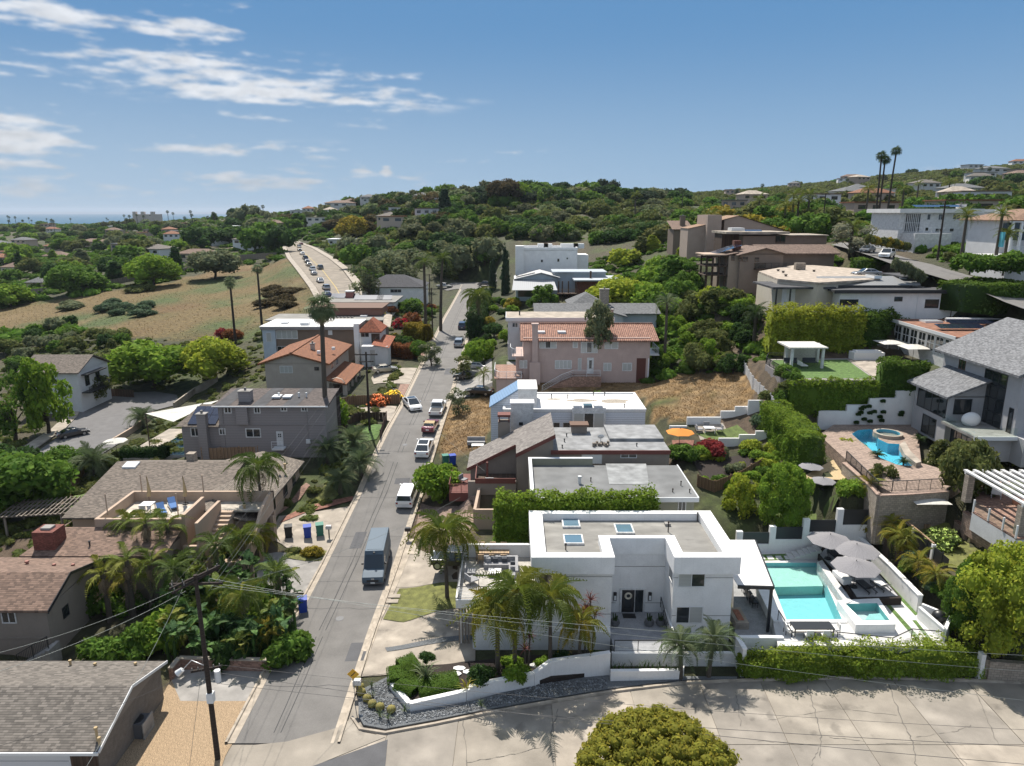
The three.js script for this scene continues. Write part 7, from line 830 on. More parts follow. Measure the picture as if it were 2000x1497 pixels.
{
sheet('garden_path',M.paverRed,[[1500,875],[1545,868],[1592,900],[1545,910]],0.12,1);sheet('patio',M.paverRed,[[1312,862],[1356,862],[1350,890],[1318,890]],0.12,1);sheet('patio',M.paleConcrete,[[1356,832],[1412,828],[1425,852],[1368,862]],0.13,1);sheet('lawn',M.lawn,[[1360,850],[1440,832],[1462,850],[1400,870]],0.15,1);sheet('lawn',M.lawn,[[1490,960],[1620,985],[1640,1000],[1480,1010]],0.1,1);sheet('lawn',M.lawn,[[1432,640],[1470,640],[1472,690],[1438,680]],0.2,2);sheet('dirt_yard',M.lawnDry,[[1725,1000],[1845,985],[1990,1120],[1850,1110]],0.1,1);sheet('planting_bed',M.dirt,[[1672,1040],[1715,1005],[1850,1110],[1850,1170],[1800,1172]],0.09,1);sheet('mulch_bed',M.mulch,[[1350,900],[1480,880],[1500,930],[1380,945]],0.1,1);
parasol('bright orange parasol on the red paved patio',onGround(1327,872),1.75,2.3,M.canvasOrange);{const q=onGround(1385,846);table('white patio table behind the orange parasol',q,1.4,1.0,M.plastic);[[-1.3,0,1.57,'left'],[1.3,0,-1.57,'right'],[0,1.1,0,'far']].forEach(([a,b,t,s])=>chair('grey patio chair on the '+s+' side of the white patio table',[q[0]+a,q[1]+0.1,q[2]+b],t,M.cushion,{w:0.8,name:'patio_chair'}));}
{const o=thing('shade_sail','tan triangular shade sail over the backyard','shade sail',onGround(1600,960)),b=onGround(1600,960),c=[[1562,935,71],[1628,898,76],[1655,938,70],[1612,925,68]].map(([x,y,F])=>onF(x,y,F)).map((p)=>[p[0]-b[0],p[1]-b[1],p[2]-b[2]]);const mid=[0,1,2].map((k)=>(c[0][k]+c[1][k]+c[2][k])/3-(k===1?0.35:0));new MB().tri(c[0],c[1],mid).tri(c[1],c[2],mid).tri(c[2],c[0],mid).build('sail',M.canvasCream,o);c.slice(0,3).forEach((p)=>new MB().bar([p[0],-1,p[2]],[p[0],p[1],p[2]],0.1).build('post',M.woodDark,o));}parasol('pale parasol left of the tan shade sail',onGround(1582,935),1.3,1.7,M.canopyGrey);parasol('pale parasol under the tan shade sail',onGround(1606,958),1.3,1.3,M.canopyGrey);
fence('brown board fence behind the olive house',[[1362,950],[1395,962],[1440,945],[1490,915]].map(([x,y])=>onGround(x,y)),1.4,M.wood,{board:0.4});{const o=fence('dark panel fence with timber cap and white posts beside the planting bed',[[1716,1013],[1782,1062],[1850,1122]].map(([x,y])=>onGround(x,y)),1.5,M.darkMetal,{name:'panel_fence',board:1.1});const P=[[1716,1013],[1750,1037],[1782,1062],[1820,1095]].map(([x,y])=>onGround(x,y));P.forEach((p)=>new MB().bar([p[0],p[1]-0.3,p[2]],[p[0],p[1]+1.55,p[2]],0.28).build('white_post',M.white,o));const cp=new MB();for(let i=0;i<3;i++)cp.bar([P[i][0],P[i][1]+1.62,P[i][2]],[P[i+1][0],P[i+1][1]+1.62,P[i+1][2]],0.16,0.08);cp.build('timber_cap',M.woodPale,o);}
parasol('off white square cantilever parasol over the dirt yard',onGround(1800,1018),2.4,2.5,M.canvasWhite,{sides:4,drop:0.12,cantilever:true});[[1775,1012],[1792,1015],[1812,1020],[1800,1032]].forEach(([x,y],i)=>{const q=onGround(x,y),o=thing('storage_crate',['brown crate at the left under the square parasol','brown crate in the middle under the square parasol','tan crate at the right under the square parasol','small tan crate in front of the square parasol'][i],'crate',q);new MB().box(-0.6,0.6,0,i===3?0.6:1.2,-0.4,0.4).build('body',i<2?M.wood:M.woodPale,o);new MB().box(-0.64,0.64,i===3?0.602:1.202,i===3?0.66:1.27,-0.44,0.44).build('lid',M.woodGrey,o);});[[[1868,1018],[1930,1060],[2010,1120]],[[1885,1000],[1950,1040],[2030,1092]]].forEach((L2,i)=>barWall('garden_wall',i?'upper pink block wall behind the narrow planting strip at the right':'lower pink block wall beside the dirt yard at the right',L2.map(([x,y])=>{const q=onY(x,y,6+i*1.6);return[q[0],4.6+i*1.6,q[2]];}),0.35,1.4,M.blockPink,{capM:M.brickPale}));
const Y=8.85,kid=[[1664,848],[1676,841],[1700,839],[1713,844],[1716,858],[1735,867],[1757,868],[1768,888],[1790,905],[1780,911],[1752,908],[1720,895],[1697,875],[1680,862]],W=XF(kid,Y);struct(new MB().slab(XF([[1600,850],[1640,822],[1790,818],[1800,905],[1890,930],[1840,962],[1752,968],[1700,940],[1655,900]],Y),Y,1.5,W).build('brick_patio',mat([0.46,0.345,0.275],0.92,{map:'brick',s:1.5})));pool('curved_pool','curved bright blue pool on the brick patio below the modern house',W,Y,1.2,plaster([0.10,0.50,0.66]),undefined,(o)=>{new MB().slab(XF([[1757,868],[1768,888],[1790,905],[1800,902],[1778,880],[1768,862]],Y+0.5),Y+0.5,0.6).build('raised_edge',M.paleConcrete,o);});const sp=onY(1735,845,Y+0.4),ci=(r,k=18)=>Array.from({length:k},(_,i)=>[sp[0]+Math.cos(i/k*6.283)*r,sp[2]+Math.sin(i/k*6.283)*r]);pool('round_spa','round raised blue spa at the head of the curved pool',ci(1.3),Y+0.4,0.5,plaster([0.12,0.45,0.60]),'spa',(o)=>new MB().slab(ci(1.65),Y+0.4,0.6,ci(1.3)).build('coping',M.paleConcrete,o));
barWall('stone_block_wall','tall tan block wall below the brick patio',[[1648,905],[1700,950],[1716,968],[1770,966],[1850,960]].map(([x,y])=>{const q=onY(x,y,Y-0.05);return[q[0],Y-4.4,q[2]-0.15];}),0.4,4.4,M.block,{capM:M.blockPink});{const o=thing('patio_railing','dark slender railing on top of the tan block wall','railing',onY(1716,966,Y),{world:true});railing(o,[[1652,900],[1714,962],[1770,960],[1840,956]].map(([x,y])=>onY(x,y,Y)),1.1,{m:M.darkMetal,vertical:true});}
{const o=thing('stepped_wall','white stepped retaining wall with hanging plants behind the curved pool','wall',onY(1700,828,Y),{world:true}),F=86.2;for(const[a,b,t]of[[1598,1652,803],[1652,1694,791],[1694,1745,778],[1745,1788,764]])box('wall_step',M.white,o,xAt(a,810,F),xAt(b,810,F),7.2,yAt(t,F),F-0.2,F+0.2);for(let k=0;k<16;k++){const px=1645+R()*130,py=775+R()*38+(1790-px)*0.12;meshIn(o,'hanging_plant',G.bush1,L.dark,{p:[xAt(px,py,F-0.3)-onY(1700,828,Y)[0],yAt(py,F)-Y,F-0.4-onY(1700,828,Y)[2]],s:[0.4,0.4,0.3]});}}
{const T=14.3,tl=[[1495,712],[1545,743],[1710,743],[1712,735],[1660,700],[1500,702]];const o=thing('turf_terrace','raised terrace with bright artificial turf and grey retaining wall','terrace',onY(1600,730,T),{world:true});new MB().slab(XF(tl,T),T,5).build('retaining_wall',wallM.grey,o);new MB().slab(XF([[1506,711],[1550,739],[1706,740],[1654,703],[1510,704]],T),T+0.03,0.02).build('turf',M.turf,o);railing(o,XF([[1544,741],[1496,712],[1500,703],[1534,703]],T).map((q)=>[q[0],T,q[1]]),1,{m:M.darkMetal,vertical:true});struct(new MB().slab(XF([[1655,702],[1708,738],[1716,736],[1770,735],[1730,700]],T),T+0.06,0.6).build('patio',M.paleConcrete));const pg=thing('white_pergola','white pergola with curtains over dark lounge seats on the turf','pergola',onY(1568,718,T),{world:true}),c=XF([[1545,720],[1605,720],[1596,708],[1535,710]],T);c.forEach((q)=>box('post',M.whitePaint,pg,q[0]-0.16,q[0]+0.16,T,T+2.75,q[1]-0.16,q[1]+0.16));const x0=c[0][0]-0.5,x1=c[1][0]+0.5;box('roof_panel',M.canvasWhite,pg,x0,x1,T+2.752,T+2.95,c[0][1]-0.3,c[2][1]+0.3);box('curtain',M.canvasWhite,pg,c[3][0],c[2][0],T+0.2,T+2.5,c[2][1]+0.2,c[2][1]+0.25);const q=onY(1568,715,T);for(const[dx,l]of[[-1.4,'left'],[1.2,'right']])chair('dark outdoor lounge sofa on the '+l+' under the white pergola',[q[0]+dx,T,q[2]+0.6],0,M.cushionDark,{name:'lounge_sofa',cat:'sofa',w:0.9,wide:2});chair('white covered lounge seat at the front under the pergola',[q[0]-0.6,T,q[2]-1.4],1.6,M.cushionWhite,{name:'lounge_sofa',cat:'sofa',w:0.9,wide:1.6});parasol('large white parasol in front of the white windows',onY(1782,708,T),2.6,2.6,M.canvasWhite,{sides:4,drop:0.15});parasol('white parasol left of the large one by the white windows',onY(1735,700,T),2.4,2.7,M.canvasWhite,{sides:4,drop:0.15});const cv=onY(1692,702,T),sc=thing('covered_furniture','white fabric covered patio furniture behind the turf','covered furniture',cv);new MB().box(-2.2,2.2,0,1.1,-0.8,0.8).box(-1.8,1.8,1.1,1.3,-0.6,0.6).build('cover',M.cushionWhite,sc);}
{const seg=[[1449,724],[1470,762],[1490,782],[1512,805],[1533,838]].map(([x,y])=>onGround(x,y));fence('white vinyl panel fence stepping up beside the dry lot',seg,1.9,M.whitePaint,{name:'vinyl_fence',board:1.2});const o=thing('white_step_wall','white stepped wall along the near edge of the dry lot','wall',onGround(1400,820),{world:true});for(const[a,b,t]of[[1308,1342,832],[1342,1408,815],[1408,1436,803],[1436,1462,794],[1462,1490,782]]){const g=onGround((a+b)/2,836-(a-1308)*0.2),F=g[2];box('wall_step',M.white,o,xAt(a,t,F),xAt(b,t,F),g[1]-2,yAt(t,F),F-0.12,F+0.12);}const o2=thing('white_garden_wall','white stepped wall between the two lower gardens','wall',onGround(1470,870),{world:true});for(const[a,b,t]of[[1404,1444,856],[1444,1476,849],[1476,1508,842]]){const F=84;box('wall_step',M.white,o2,xAt(a,t,F),xAt(b,t,F),5.5,yAt(t,F),F-0.12,F+0.12);}}
{const T=8.9,o=thing('slatted_pergola','white slatted pergola over the block walled terrace at the right edge','pergola',onY(1960,985,T),{world:true});const a=onY(1912,935,T+2.9),b=onY(2060,985,T+2.9),x0=a[0],f1=a[2]+2,f0=b[2];box('frame',M.whitePaint,o,x0,x0+14,T+2.6,T+2.8,f0,f0+0.2);box('frame',M.whitePaint,o,x0,x0+14,T+2.6,T+2.8,f1-0.2,f1);for(let k=0;k<16;k++)box('slat',M.whitePaint,o,x0+k*0.85,x0+k*0.85+0.35,T+2.802,T+2.95,f0-0.5,f1+0.2);for(const[x,f]of[[x0+0.3,f0+0.3],[x0+0.3,f1-0.4],[x0+4,f0+0.3]])box('column',M.block,o,x-0.3,x+0.3,T,T+2.6,f-0.3,f+0.3);const fl=[[1900,1000],[1985,1052],[2100,1052],[2100,940],[1915,940]];struct(new MB().slab(XF(fl,T),T,0.12).build('terrace',M.brickPale));struct(new MB().slab(XF(fl,T).map(([x,f])=>[x,f+0.05]),T-0.13,1.6).build('terrace_wall',wallM.light));const g=thing('glass_balustrade','glass balustrade with white posts along the right terrace edge','railing',onY(1940,1020,T),{world:true}),L2=[[1901,1000],[1930,1018],[1958,1036],[1984,1052]].map(([x,y])=>onY(x,y,T));for(let i=0;i<4;i++)new MB().bar([L2[i][0],T,L2[i][2]],[L2[i][0],T+1.15,L2[i][2]],0.12).build('post',M.plastic,g);for(let i=0;i<3;i++)new MB().bar([L2[i][0],T+0.6,L2[i][2]],[L2[i+1][0],T+0.6,L2[i+1][2]],0.02,0.9).build('glass_panel',M.clear,g);const q=onY(1945,972,T);chair('white lounge chair under the slatted pergola',q,2.6,M.cushionWhite,{w:0.8,legM:M.plastic});const pt=onY(1985,985,T),p2=thing('terracotta_pot','terracotta pot at the right edge of the terrace','plant pot',pt);new MB().tube([[0,0,0],[0,0.9,0]],[0.3,0.5],12).build('pot',M.terracotta,p2);meshIn(p2,'plant',G.bush2,L.mid,{p:[0,1.0,0],s:[0.5,0.4,0.5]});}
}
// ---------------------------------------------------------------- vehicles: side profile [f, y] extruded, tapering cabin, glass set on it. Nose towards +f
const SPEC={
sedan:{W:1.84,low:[[-2.3,0.32],[-2.32,0.75],[-2.2,0.98],[-1.2,0.98],[1.0,0.95],[2.0,0.82],[2.3,0.66],[2.32,0.35]],cab:[[-1.85,0.97],[-0.95,1.42],[0.25,1.44],[1.15,0.94]],wheels:[-1.42,1.42],r:0.33},
suv:{W:1.95,low:[[-2.35,0.36],[-2.38,0.8],[-2.3,1.08],[1.1,1.06],[2.1,0.98],[2.36,0.75],[2.38,0.38]],cab:[[-2.28,1.07],[-2.0,1.76],[0.35,1.78],[1.2,1.05]],wheels:[-1.42,1.45],r:0.37},
minivan:{W:1.99,low:[[-2.5,0.34],[-2.55,0.8],[-2.5,1.06],[1.3,1.02],[2.15,0.9],[2.5,0.66],[2.52,0.34]],cab:[[-2.48,1.05],[-2.25,1.72],[0.4,1.75],[1.75,0.98]],wheels:[-1.52,1.55],r:0.34},
crossover:{W:1.92,low:[[-2.35,0.36],[-2.38,0.85],[-2.3,1.1],[1.2,1.0],[2.1,0.86],[2.36,0.66],[2.38,0.36]],cab:[[-2.2,1.09],[-1.1,1.54],[0.1,1.62],[1.5,0.98]],wheels:[-1.45,1.45],r:0.36,glassRoof:true},
pickup:{W:2.0,low:[[-2.85,0.5],[-2.88,1.02],[-1.0,1.06],[1.5,1.08],[2.75,1.0],[2.88,0.8],[2.88,0.48]],cab:[[-0.95,1.05],[-0.75,1.82],[0.6,1.85],[1.35,1.06]],wheels:[-1.75,1.85],r:0.41,bed:true},
jeep:{W:1.9,low:[[-2.2,0.5],[-2.2,1.1],[1.0,1.1],[2.1,1.08],[2.15,0.5]],cab:[[-2.15,1.1],[-2.1,1.85],[0.55,1.85],[0.85,1.1]],wheels:[-1.4,1.45],r:0.42},
roadster:{W:1.78,low:[[-2.1,0.3],[-2.12,0.72],[-1.95,0.9],[0.7,0.86],[1.85,0.74],[2.1,0.58],[2.1,0.32]],cab:[[-1.35,0.88],[-0.9,1.2],[0.05,1.24],[0.75,0.86]],wheels:[-1.25,1.3],r:0.32},
van:{W:2.02,low:[[-3.45,0.42],[-3.48,1.3],[2.3,1.3],[2.75,1.2],[3.4,1.02],[3.48,0.75],[3.46,0.4]],cab:[[-3.46,1.29],[-3.4,2.66],[-3.2,2.74],[1.45,2.74],[1.6,2.5],[2.38,1.27]],wheels:[-2.0,2.25],r:0.36,taper:0.93},
};
const turnY=new THREE.Matrix4().makeRotationY(Math.PI/2);
function extr(pts,W,bev,y0=0,y1=1,taper=1){
const g=new THREE.ExtrudeGeometry(new THREE.Shape(pts.map((q)=>new THREE.Vector2(q[0],q[1]))),{depth:W-2*bev,bevelEnabled:true,bevelSize:bev*0.8,bevelThickness:bev,bevelSegments:2,bevelOffset:-bev*0.8});
g.translate(0,0,-(W-2*bev)/2);g.applyMatrix4(turnY);const p=g.attributes.position;for(let i=0;i<p.count;i++)p.setX(i,p.getX(i)*lerp(1,taper,clamp((p.getY(i)-y0)/(y1-y0))));g.computeVertexNormals();return g;
}
const vehicleGeo=new Map();
function vehicleParts(kind){
if(vehicleGeo.has(kind))return vehicleGeo.get(kind);
const S=SPEC[kind],W=S.W,cab=S.cab,yb=cab[0][1],yt=Math.max(...cab.map((q)=>q[1])),tp=S.taper??0.8,wAt=(y)=>W/2*0.965*lerp(1,tp,clamp((y-yb)/(yt-yb)))+0.008,g={};
g.body=extr(S.low,W,0.09);g.cabin=extr(cab.map(([f,y],i)=>[f,i===0||i===cab.length-1?y-0.06:y]),W*0.965,0.05,yb,yt,tp);
const side=new MB(),k=kind==='van'?[[0.9,1.55],[0.9,2.1],[1.5,2.1],[2.05,1.45]]:(()=>{const a=cab[0],b=cab[1],c=cab[cab.length-2],d=cab[cab.length-1],t=0.16,u=0.84,m=(p,q,s)=>[lerp(p[0],q[0],s),lerp(p[1],q[1],s)],A=m(a,b,t),B=m(a,b,u),Cc=m(d,c,u),D=m(d,c,t);return[[A[0]+0.22,A[1]],[B[0]+0.14,B[1]],[Cc[0]-0.06,Cc[1]],[D[0]-0.22,D[1]]];})();
for(const s of[-1,1]){const q=k.map(([f,y])=>[s*wAt(y),y,f]);const mid=(t)=>[0,1,2].map((i)=>lerp(q[0][i],q[3][i],t)),top=(t)=>[0,1,2].map((i)=>lerp(q[1][i],q[2][i],t));if(kind==='van')side.quad(...q);else for(const[a,b]of[[0,0.46],[0.5,1]])side.quad(mid(a),mid(b),top(b),top(a));}
g.side=side.geo();
const pane=(p,q,e,over)=>{const m=new MB(),n=[q[1]-p[1],-(q[0]-p[0])],l=Math.hypot(...n)*(over<0?-1:1),o=[n[0]/l*0.012,n[1]/l*0.012],P=(t,s)=>{const f=lerp(p[0],q[0],t),y=lerp(p[1],q[1],t);return[s*(wAt(y)-0.1),y+Math.abs(o[1]),f+(over>0?Math.abs(o[0]):-Math.abs(o[0]))];};return m.quad(P(e,-1),P(e,1),P(1-e,1),P(1-e,-1)).geo();};
g.wind=pane(cab[cab.length-1],cab[cab.length-2],0.06,1);g.rear=kind==='van'?null:pane(cab[0],cab[1],kind==='crossover'?0.08:0.12,-1);if(S.glassRoof){const[a,b]=[cab[1],cab[2]];g.roof=new MB().quad([-wAt(yt)+0.1,a[1]+0.012,a[0]+0.1],[wAt(yt)-0.1,a[1]+0.012,a[0]+0.1],[wAt(yt)-0.1,b[1]+0.012,b[0]],[-wAt(yt)+0.1,b[1]+0.012,b[0]]).geo();}
const f1=Math.max(...S.low.map((q)=>q[0])),f0=-f1,yl=S.low[S.low.length-2][1];g.f1=f1;g.yl=yl;g.head=new MB().box(-0.2,0.2,-0.08,0.08,-0.05,0.07).geo();g.plate=new MB().box(-0.2,0.2,0,0.13,-0.02,0.02).geo();g.mirror=new MB().box(-0.1,0.1,-0.06,0.1,-0.08,0.08).geo();g.grille=new MB().box(-W*0.28,W*0.28,-0.1,0.1,-0.03,0.03).geo();
g.tyre=new THREE.CylinderGeometry(S.r,S.r,0.24,18).rotateZ(Math.PI/2);g.rim=new THREE.CylinderGeometry(S.r*0.64,S.r*0.64,0.25,12).rotateZ(Math.PI/2);vehicleGeo.set(kind,g);return g;
}
const paint=(rgb,metal=0.1)=>mat(rgb,0.32,{phys:true,clearcoat:1,clearcoatRoughness:0.05,metalness:metal});
const PAINT={white:paint([0.74,0.74,0.73]),silver:paint([0.36,0.37,0.38],0.5),grey:paint([0.12,0.125,0.13],0.4),black:paint([0.012,0.012,0.014]),blue:paint([0.02,0.06,0.2]),navy:paint([0.015,0.025,0.07]),slate:mat([0.085,0.12,0.155],0.62,{phys:true,specularIntensity:0.6}),maroon:paint([0.15,0.01,0.025]),beige:paint([0.40,0.37,0.31],0.4),red:paint([0.35,0.03,0.02])};
function vehicle(kind,name,label,p,turn,pm2,{cabM,group,category='car',far=false,slope=0}={}){
const o=thing(name,label,category,p,{turn,group}),g=vehicleParts(kind),S=SPEC[kind],W=S.W;o.rotation.order='YXZ';o.rotation.x=slope;
meshIn(o,'body',g.body,pm2);meshIn(o,'cabin',g.cabin,cabM||pm2);meshIn(o,'side_window',g.side,M.glass);meshIn(o,'windshield',g.wind,M.glass);if(g.rear)meshIn(o,'rear_window',g.rear,M.glass);if(g.roof)meshIn(o,'glass_roof',g.roof,M.glass);
for(const s of[-1,1])for(const f of S.wheels){const w=meshIn(o,'wheel',g.tyre,M.rubber,{p:[s*(W/2-0.11),S.r,f]});if(!far)meshIn(w,'rim',g.rim,M.rim);}
if(far)return o;
for(const s of[-1,1]){meshIn(o,'headlight',g.head,M.lampGlass,{p:[s*W*0.36,g.yl-0.02,g.f1-0.1]});meshIn(o,'taillight',g.head,M.tailLight,{p:[s*W*0.40,kind==='van'?1.2:0.85,-g.f1-0.0],s:[0.6,1.3,1]});meshIn(o,'mirror',g.mirror,kind==='van'?M.black:pm2,{p:[s*(W/2+0.08),S.cab[0][1]+(kind==='van'?0.4:0.12),S.cab[S.cab.length-1][0]-(kind==='van'?0.35:0.5)]});}
meshIn(o,'number_plate',g.plate,M.plastic,{p:[0,0.55,-g.f1-0.07]});meshIn(o,'number_plate',g.plate,M.plastic,{p:[0,0.42,g.f1+0.03]});meshIn(o,'grille',g.grille,M.black,{p:[0,g.yl-0.08,g.f1-0.01]});new MB().box(-W*0.47,W*0.47,0.34,0.5,g.f1-0.05,g.f1+0.04).build('bumper',kind==='van'?M.pot:pm2,o);new MB().box(-W*0.47,W*0.47,0.36,0.52,-g.f1-0.06,-g.f1+0.05).build('bumper',kind==='van'||S.bed?M.pot:pm2,o);
if(S.bed)new MB().box(-0.78,0.78,1.0,1.075,-2.75,-1.05).build('truck_bed',M.black,o);if(kind==='van'){new MB().box(-0.72,0.72,2.742,2.76,-3.1,1.2).build('roof_rib',pm2,o);new MB().box(-0.14,0.14,0.8,0.9,3.42,3.5).build('badge',M.rim,o);for(const s of[-1,1])new MB().box(s*1.0,s*1.025,0.5,0.72,-2.9,2.0).build('side_moulding',M.pot,o);new MB().box(-0.08,0.08,2.55,2.68,1.55,1.68).build('roof_lamp',M.black,o);}
return o;
}
{
const S=(x,y)=>onStreet(x,y),A=(a,b)=>Math.atan2(-(b[0]-a[0]),b[2]-a[2]),up=(p)=>[p[0],p[1]+0.02,p[2]];
vehicle('van','delivery_van','blue grey high roofed van driving down the street towards the corner',up(S(737,1110)),Math.PI+0.06,PAINT.slate,{category:'van',slope:-0.05});
vehicle('minivan','minivan','white minivan driving up the street ahead of the blue grey van',up(S(797,975)),-0.05,PAINT.white,{slope:0.13});
vehicle('crossover','parked_car','white electric car with dark glass roof parked by the dry slope',up(S(829,882)),-0.05,PAINT.white,{slope:0.14});
vehicle('roadster','convertible','maroon convertible with tan soft top parked behind the white pickup',up(S(841,838)),-0.1,PAINT.maroon,{cabM:M.canvasCream,slope:0.07});
vehicle('pickup','pickup_truck','white pickup truck parked in front of the maroon convertible',up(S(855,805)),-0.04,PAINT.white,{category:'pickup',slope:0.06});
vehicle('crossover','moving_car','white car with dark roof coming down the left side of the street',up(S(805,797)),Math.PI+0.42,PAINT.white,{slope:-0.05});
vehicle('suv','suv','silver grey suv parked on the right farther up the street',up(S(897,676)),-0.04,PAINT.silver,{slope:0.02});vehicle('suv','suv','dark blue suv half hidden by bushes up the street',up(S(904,642)),-0.04,PAINT.navy,{slope:0.02});
vehicle('sedan','sedan','beige sedan parked in the driveway by the orange roofed house',at(...(([x,,f])=>[x,f])(onGround(752,728)),0.15),-1.25,PAINT.beige);vehicle('jeep','jeep','black off road car under the palm beside the terrace',at(-5.6,62.4,0.12),1.5,PAINT.black,{category:'car'});
vehicle('pickup','pickup_truck','silver grey pickup truck parked at the end of the street',at(...(([x,,f])=>[x,f])(onGround(868,564)),0.3),1.35,PAINT.silver,{category:'pickup'});vehicle('suv','suv','black suv at the right end of the street turnaround',at(...(([x,,f])=>[x,f])(onGround(946,560)),0.3),1.4,PAINT.black);
[[930,722,PAINT.silver,'sedan','silver sedan in the driveway left of the pink house',1.2],[912,742,PAINT.black,'suv','black suv in the driveway below the pink terraces',1.4],[935,772,PAINT.black,'sedan','black sedan at the near end of the pink garage drive',1.35]].forEach(([x,y,m,k,l,t])=>{const q=onGround(x,y);vehicle(k,'parked_car',l,[q[0],q[1]+0.1,q[2]],t,m);});
const hp=(i,t,s)=>[0,1,2].map((k)=>lerp(lerp(HILLROAD[i][0][k],HILLROAD[i+1][0][k],t),lerp(HILLROAD[i][1][k],HILLROAD[i+1][1][k],t),s)+(k===1?0.03:0)),C2=(x,y)=>{const q=onY(x,y,-1.46);return q;};vehicle('sedan','parked_car','black sedan parked on the cul-de-sac under the green tree',C2(143,852),-0.75,PAINT.black);vehicle('suv','parked_car','black car partly hidden by shrubs low on the cul-de-sac',C2(104,942),-0.8,PAINT.black);vehicle('suv','suv','white suv parked on the hill road',hp(4,0.5,0.22),2.45,PAINT.white);vehicle('sedan','parked_car','dark sedan parked left of the white suv on the hill road',hp(5,0.3,0.15),2.4,PAINT.grey);vehicle('sedan','parked_car','car seen over the tan tar roof by the round bush',onF(1692,541,123),1.5,PAINT.silver);
const row=[[639,578,PAINT.blue],[637,566,PAINT.silver],[625,552,PAINT.white],[613,537,PAINT.silver],[610,529,PAINT.white],[603,520,PAINT.beige],[599,513,PAINT.grey],[596,507,PAINT.navy],[590,498,PAINT.white],[585,491,PAINT.grey],[584,484,PAINT.white]];row.forEach(([x,y,m],i)=>{let q=null;for(let F=195;F<470&&!q;F+=0.5){const r=along(FARROAD,F);if(EYE+ray(x,y)[1]*F/ray(x,y)[2]<=r[3])q=[xAt(x,y,F),r[3],F];}if(q)vehicle(['sedan','suv','crossover'][i%3],'parked_car','car parked in the row along the field side of the far road',q,0.45,m,{group:'cars parked along the far road',far:true});});
[[625,526,PAINT.grey,'suv','grey suv driving alone on the far road'],[588,478,PAINT.maroon,'sedan','dark red car at the top of the far road'],[566,479,PAINT.white,'sedan','white car turning at the top left of the far road']].forEach(([x,y,m,k,l])=>{let q=null;for(let F=195;F<500&&!q;F+=0.5){const r=along(FARROAD,F);if(EYE+ray(x,y)[1]*F/ray(x,y)[2]<=r[3])q=[xAt(x,y,F),r[3],F];}if(q)vehicle(k,'moving_car',l,q,0.45,m,{far:true});});
}
// ---------------------------------------------------------------- bins, mailboxes, signs, poles, wires
const bin=(label,p,turn,m)=>{const o=thing('wheelie_bin',label,'bin',p,{turn});new MB().wallPoly([[-0.26,0.08],[0.26,0.08],[0.32,1.0],[-0.32,1.0]],-0.33,0.33).build('body',m,o);new MB().box(-0.34,0.34,1.0,1.08,-0.36,0.38).build('lid',m,o);for(const s of[-1,1])meshIn(o,'wheel',new THREE.CylinderGeometry(0.12,0.12,0.06,10).rotateZ(1.57),M.rubber,{p:[s*0.28,0.12,0.3]});new MB().bar([-0.28,0.98,0.42],[0.28,0.98,0.42],0.04).build('handle',m,o);return o;};
[[601,1050,M.binBlue,'blue bin on the driveway left of the green one'],[625,1046,M.binGreen,'green bin beside the mailbox on the left driveway'],[564,1050,M.binBlack,'black bin alone at the edge of the left driveway'],[592,1195,M.binBlue,'blue bin standing alone by the kerb below the banana plants'],[870,908,M.binGreen,'green bin by the red deck on the right of the street'],[884,908,M.binBlue,'blue bin beside the green one by the red deck'],[1775,503,M.binBlue,'blue bin on the upper side of the hill road'],[1786,505,M.binBlack,'black bin next to the blue one on the hill road']].forEach(([x,y,m,l])=>{const q=y<520?HILLROAD[4][1].map((v,k)=>lerp(v,HILLROAD[3][1][k],(x-1770)/120)+(k===1?0.03:0)):onGround(x,y);const b=bin(l,q,0.3,m);b.scale.setScalar(1.25);});
const mailbox=(label,p,m)=>{const o=thing('mailbox',label,'mailbox',p);box('post',M.woodGrey,o,-0.06,0.06,0,1.1,-0.06,0.06);new MB().box(-0.3,0.3,1.1,1.4,-0.2,0.2).box(-0.26,0.26,1.4,1.48,-0.17,0.17).build('box',m,o);box('flag',M.tailLight,o,0.302,0.32,1.2,1.5,-0.05,0.05);return o;};
mailbox('white mailbox beside the bins on the left driveway',onGround(643,1052),M.whitePaint);mailbox('white mailbox behind the yellow sign at the corner',onGround(699,1362),M.whitePaint);mailbox('dark ornate mailbox by the rock bed on the right of the street',onGround(797,1056),M.black);
{const p=onY(693,1372,0.15),o=thing('warning_sign','yellow diamond warning sign on a slim post at the corner','sign',p);new MB().cyl(0,0,2.6,0,0.03,0.03,6).build('post',M.steel,o);const s=meshIn(o,'sign_plate',new THREE.BoxGeometry(0.62,0.62,0.02),mat([0.62,0.34,0.02],0.5),{p:[0,2.35,-0.03]});s.rotation.z=Math.PI/4;box('arrow',M.black,s,-0.22,0.22,-0.03,0.03,-0.02,-0.011);}
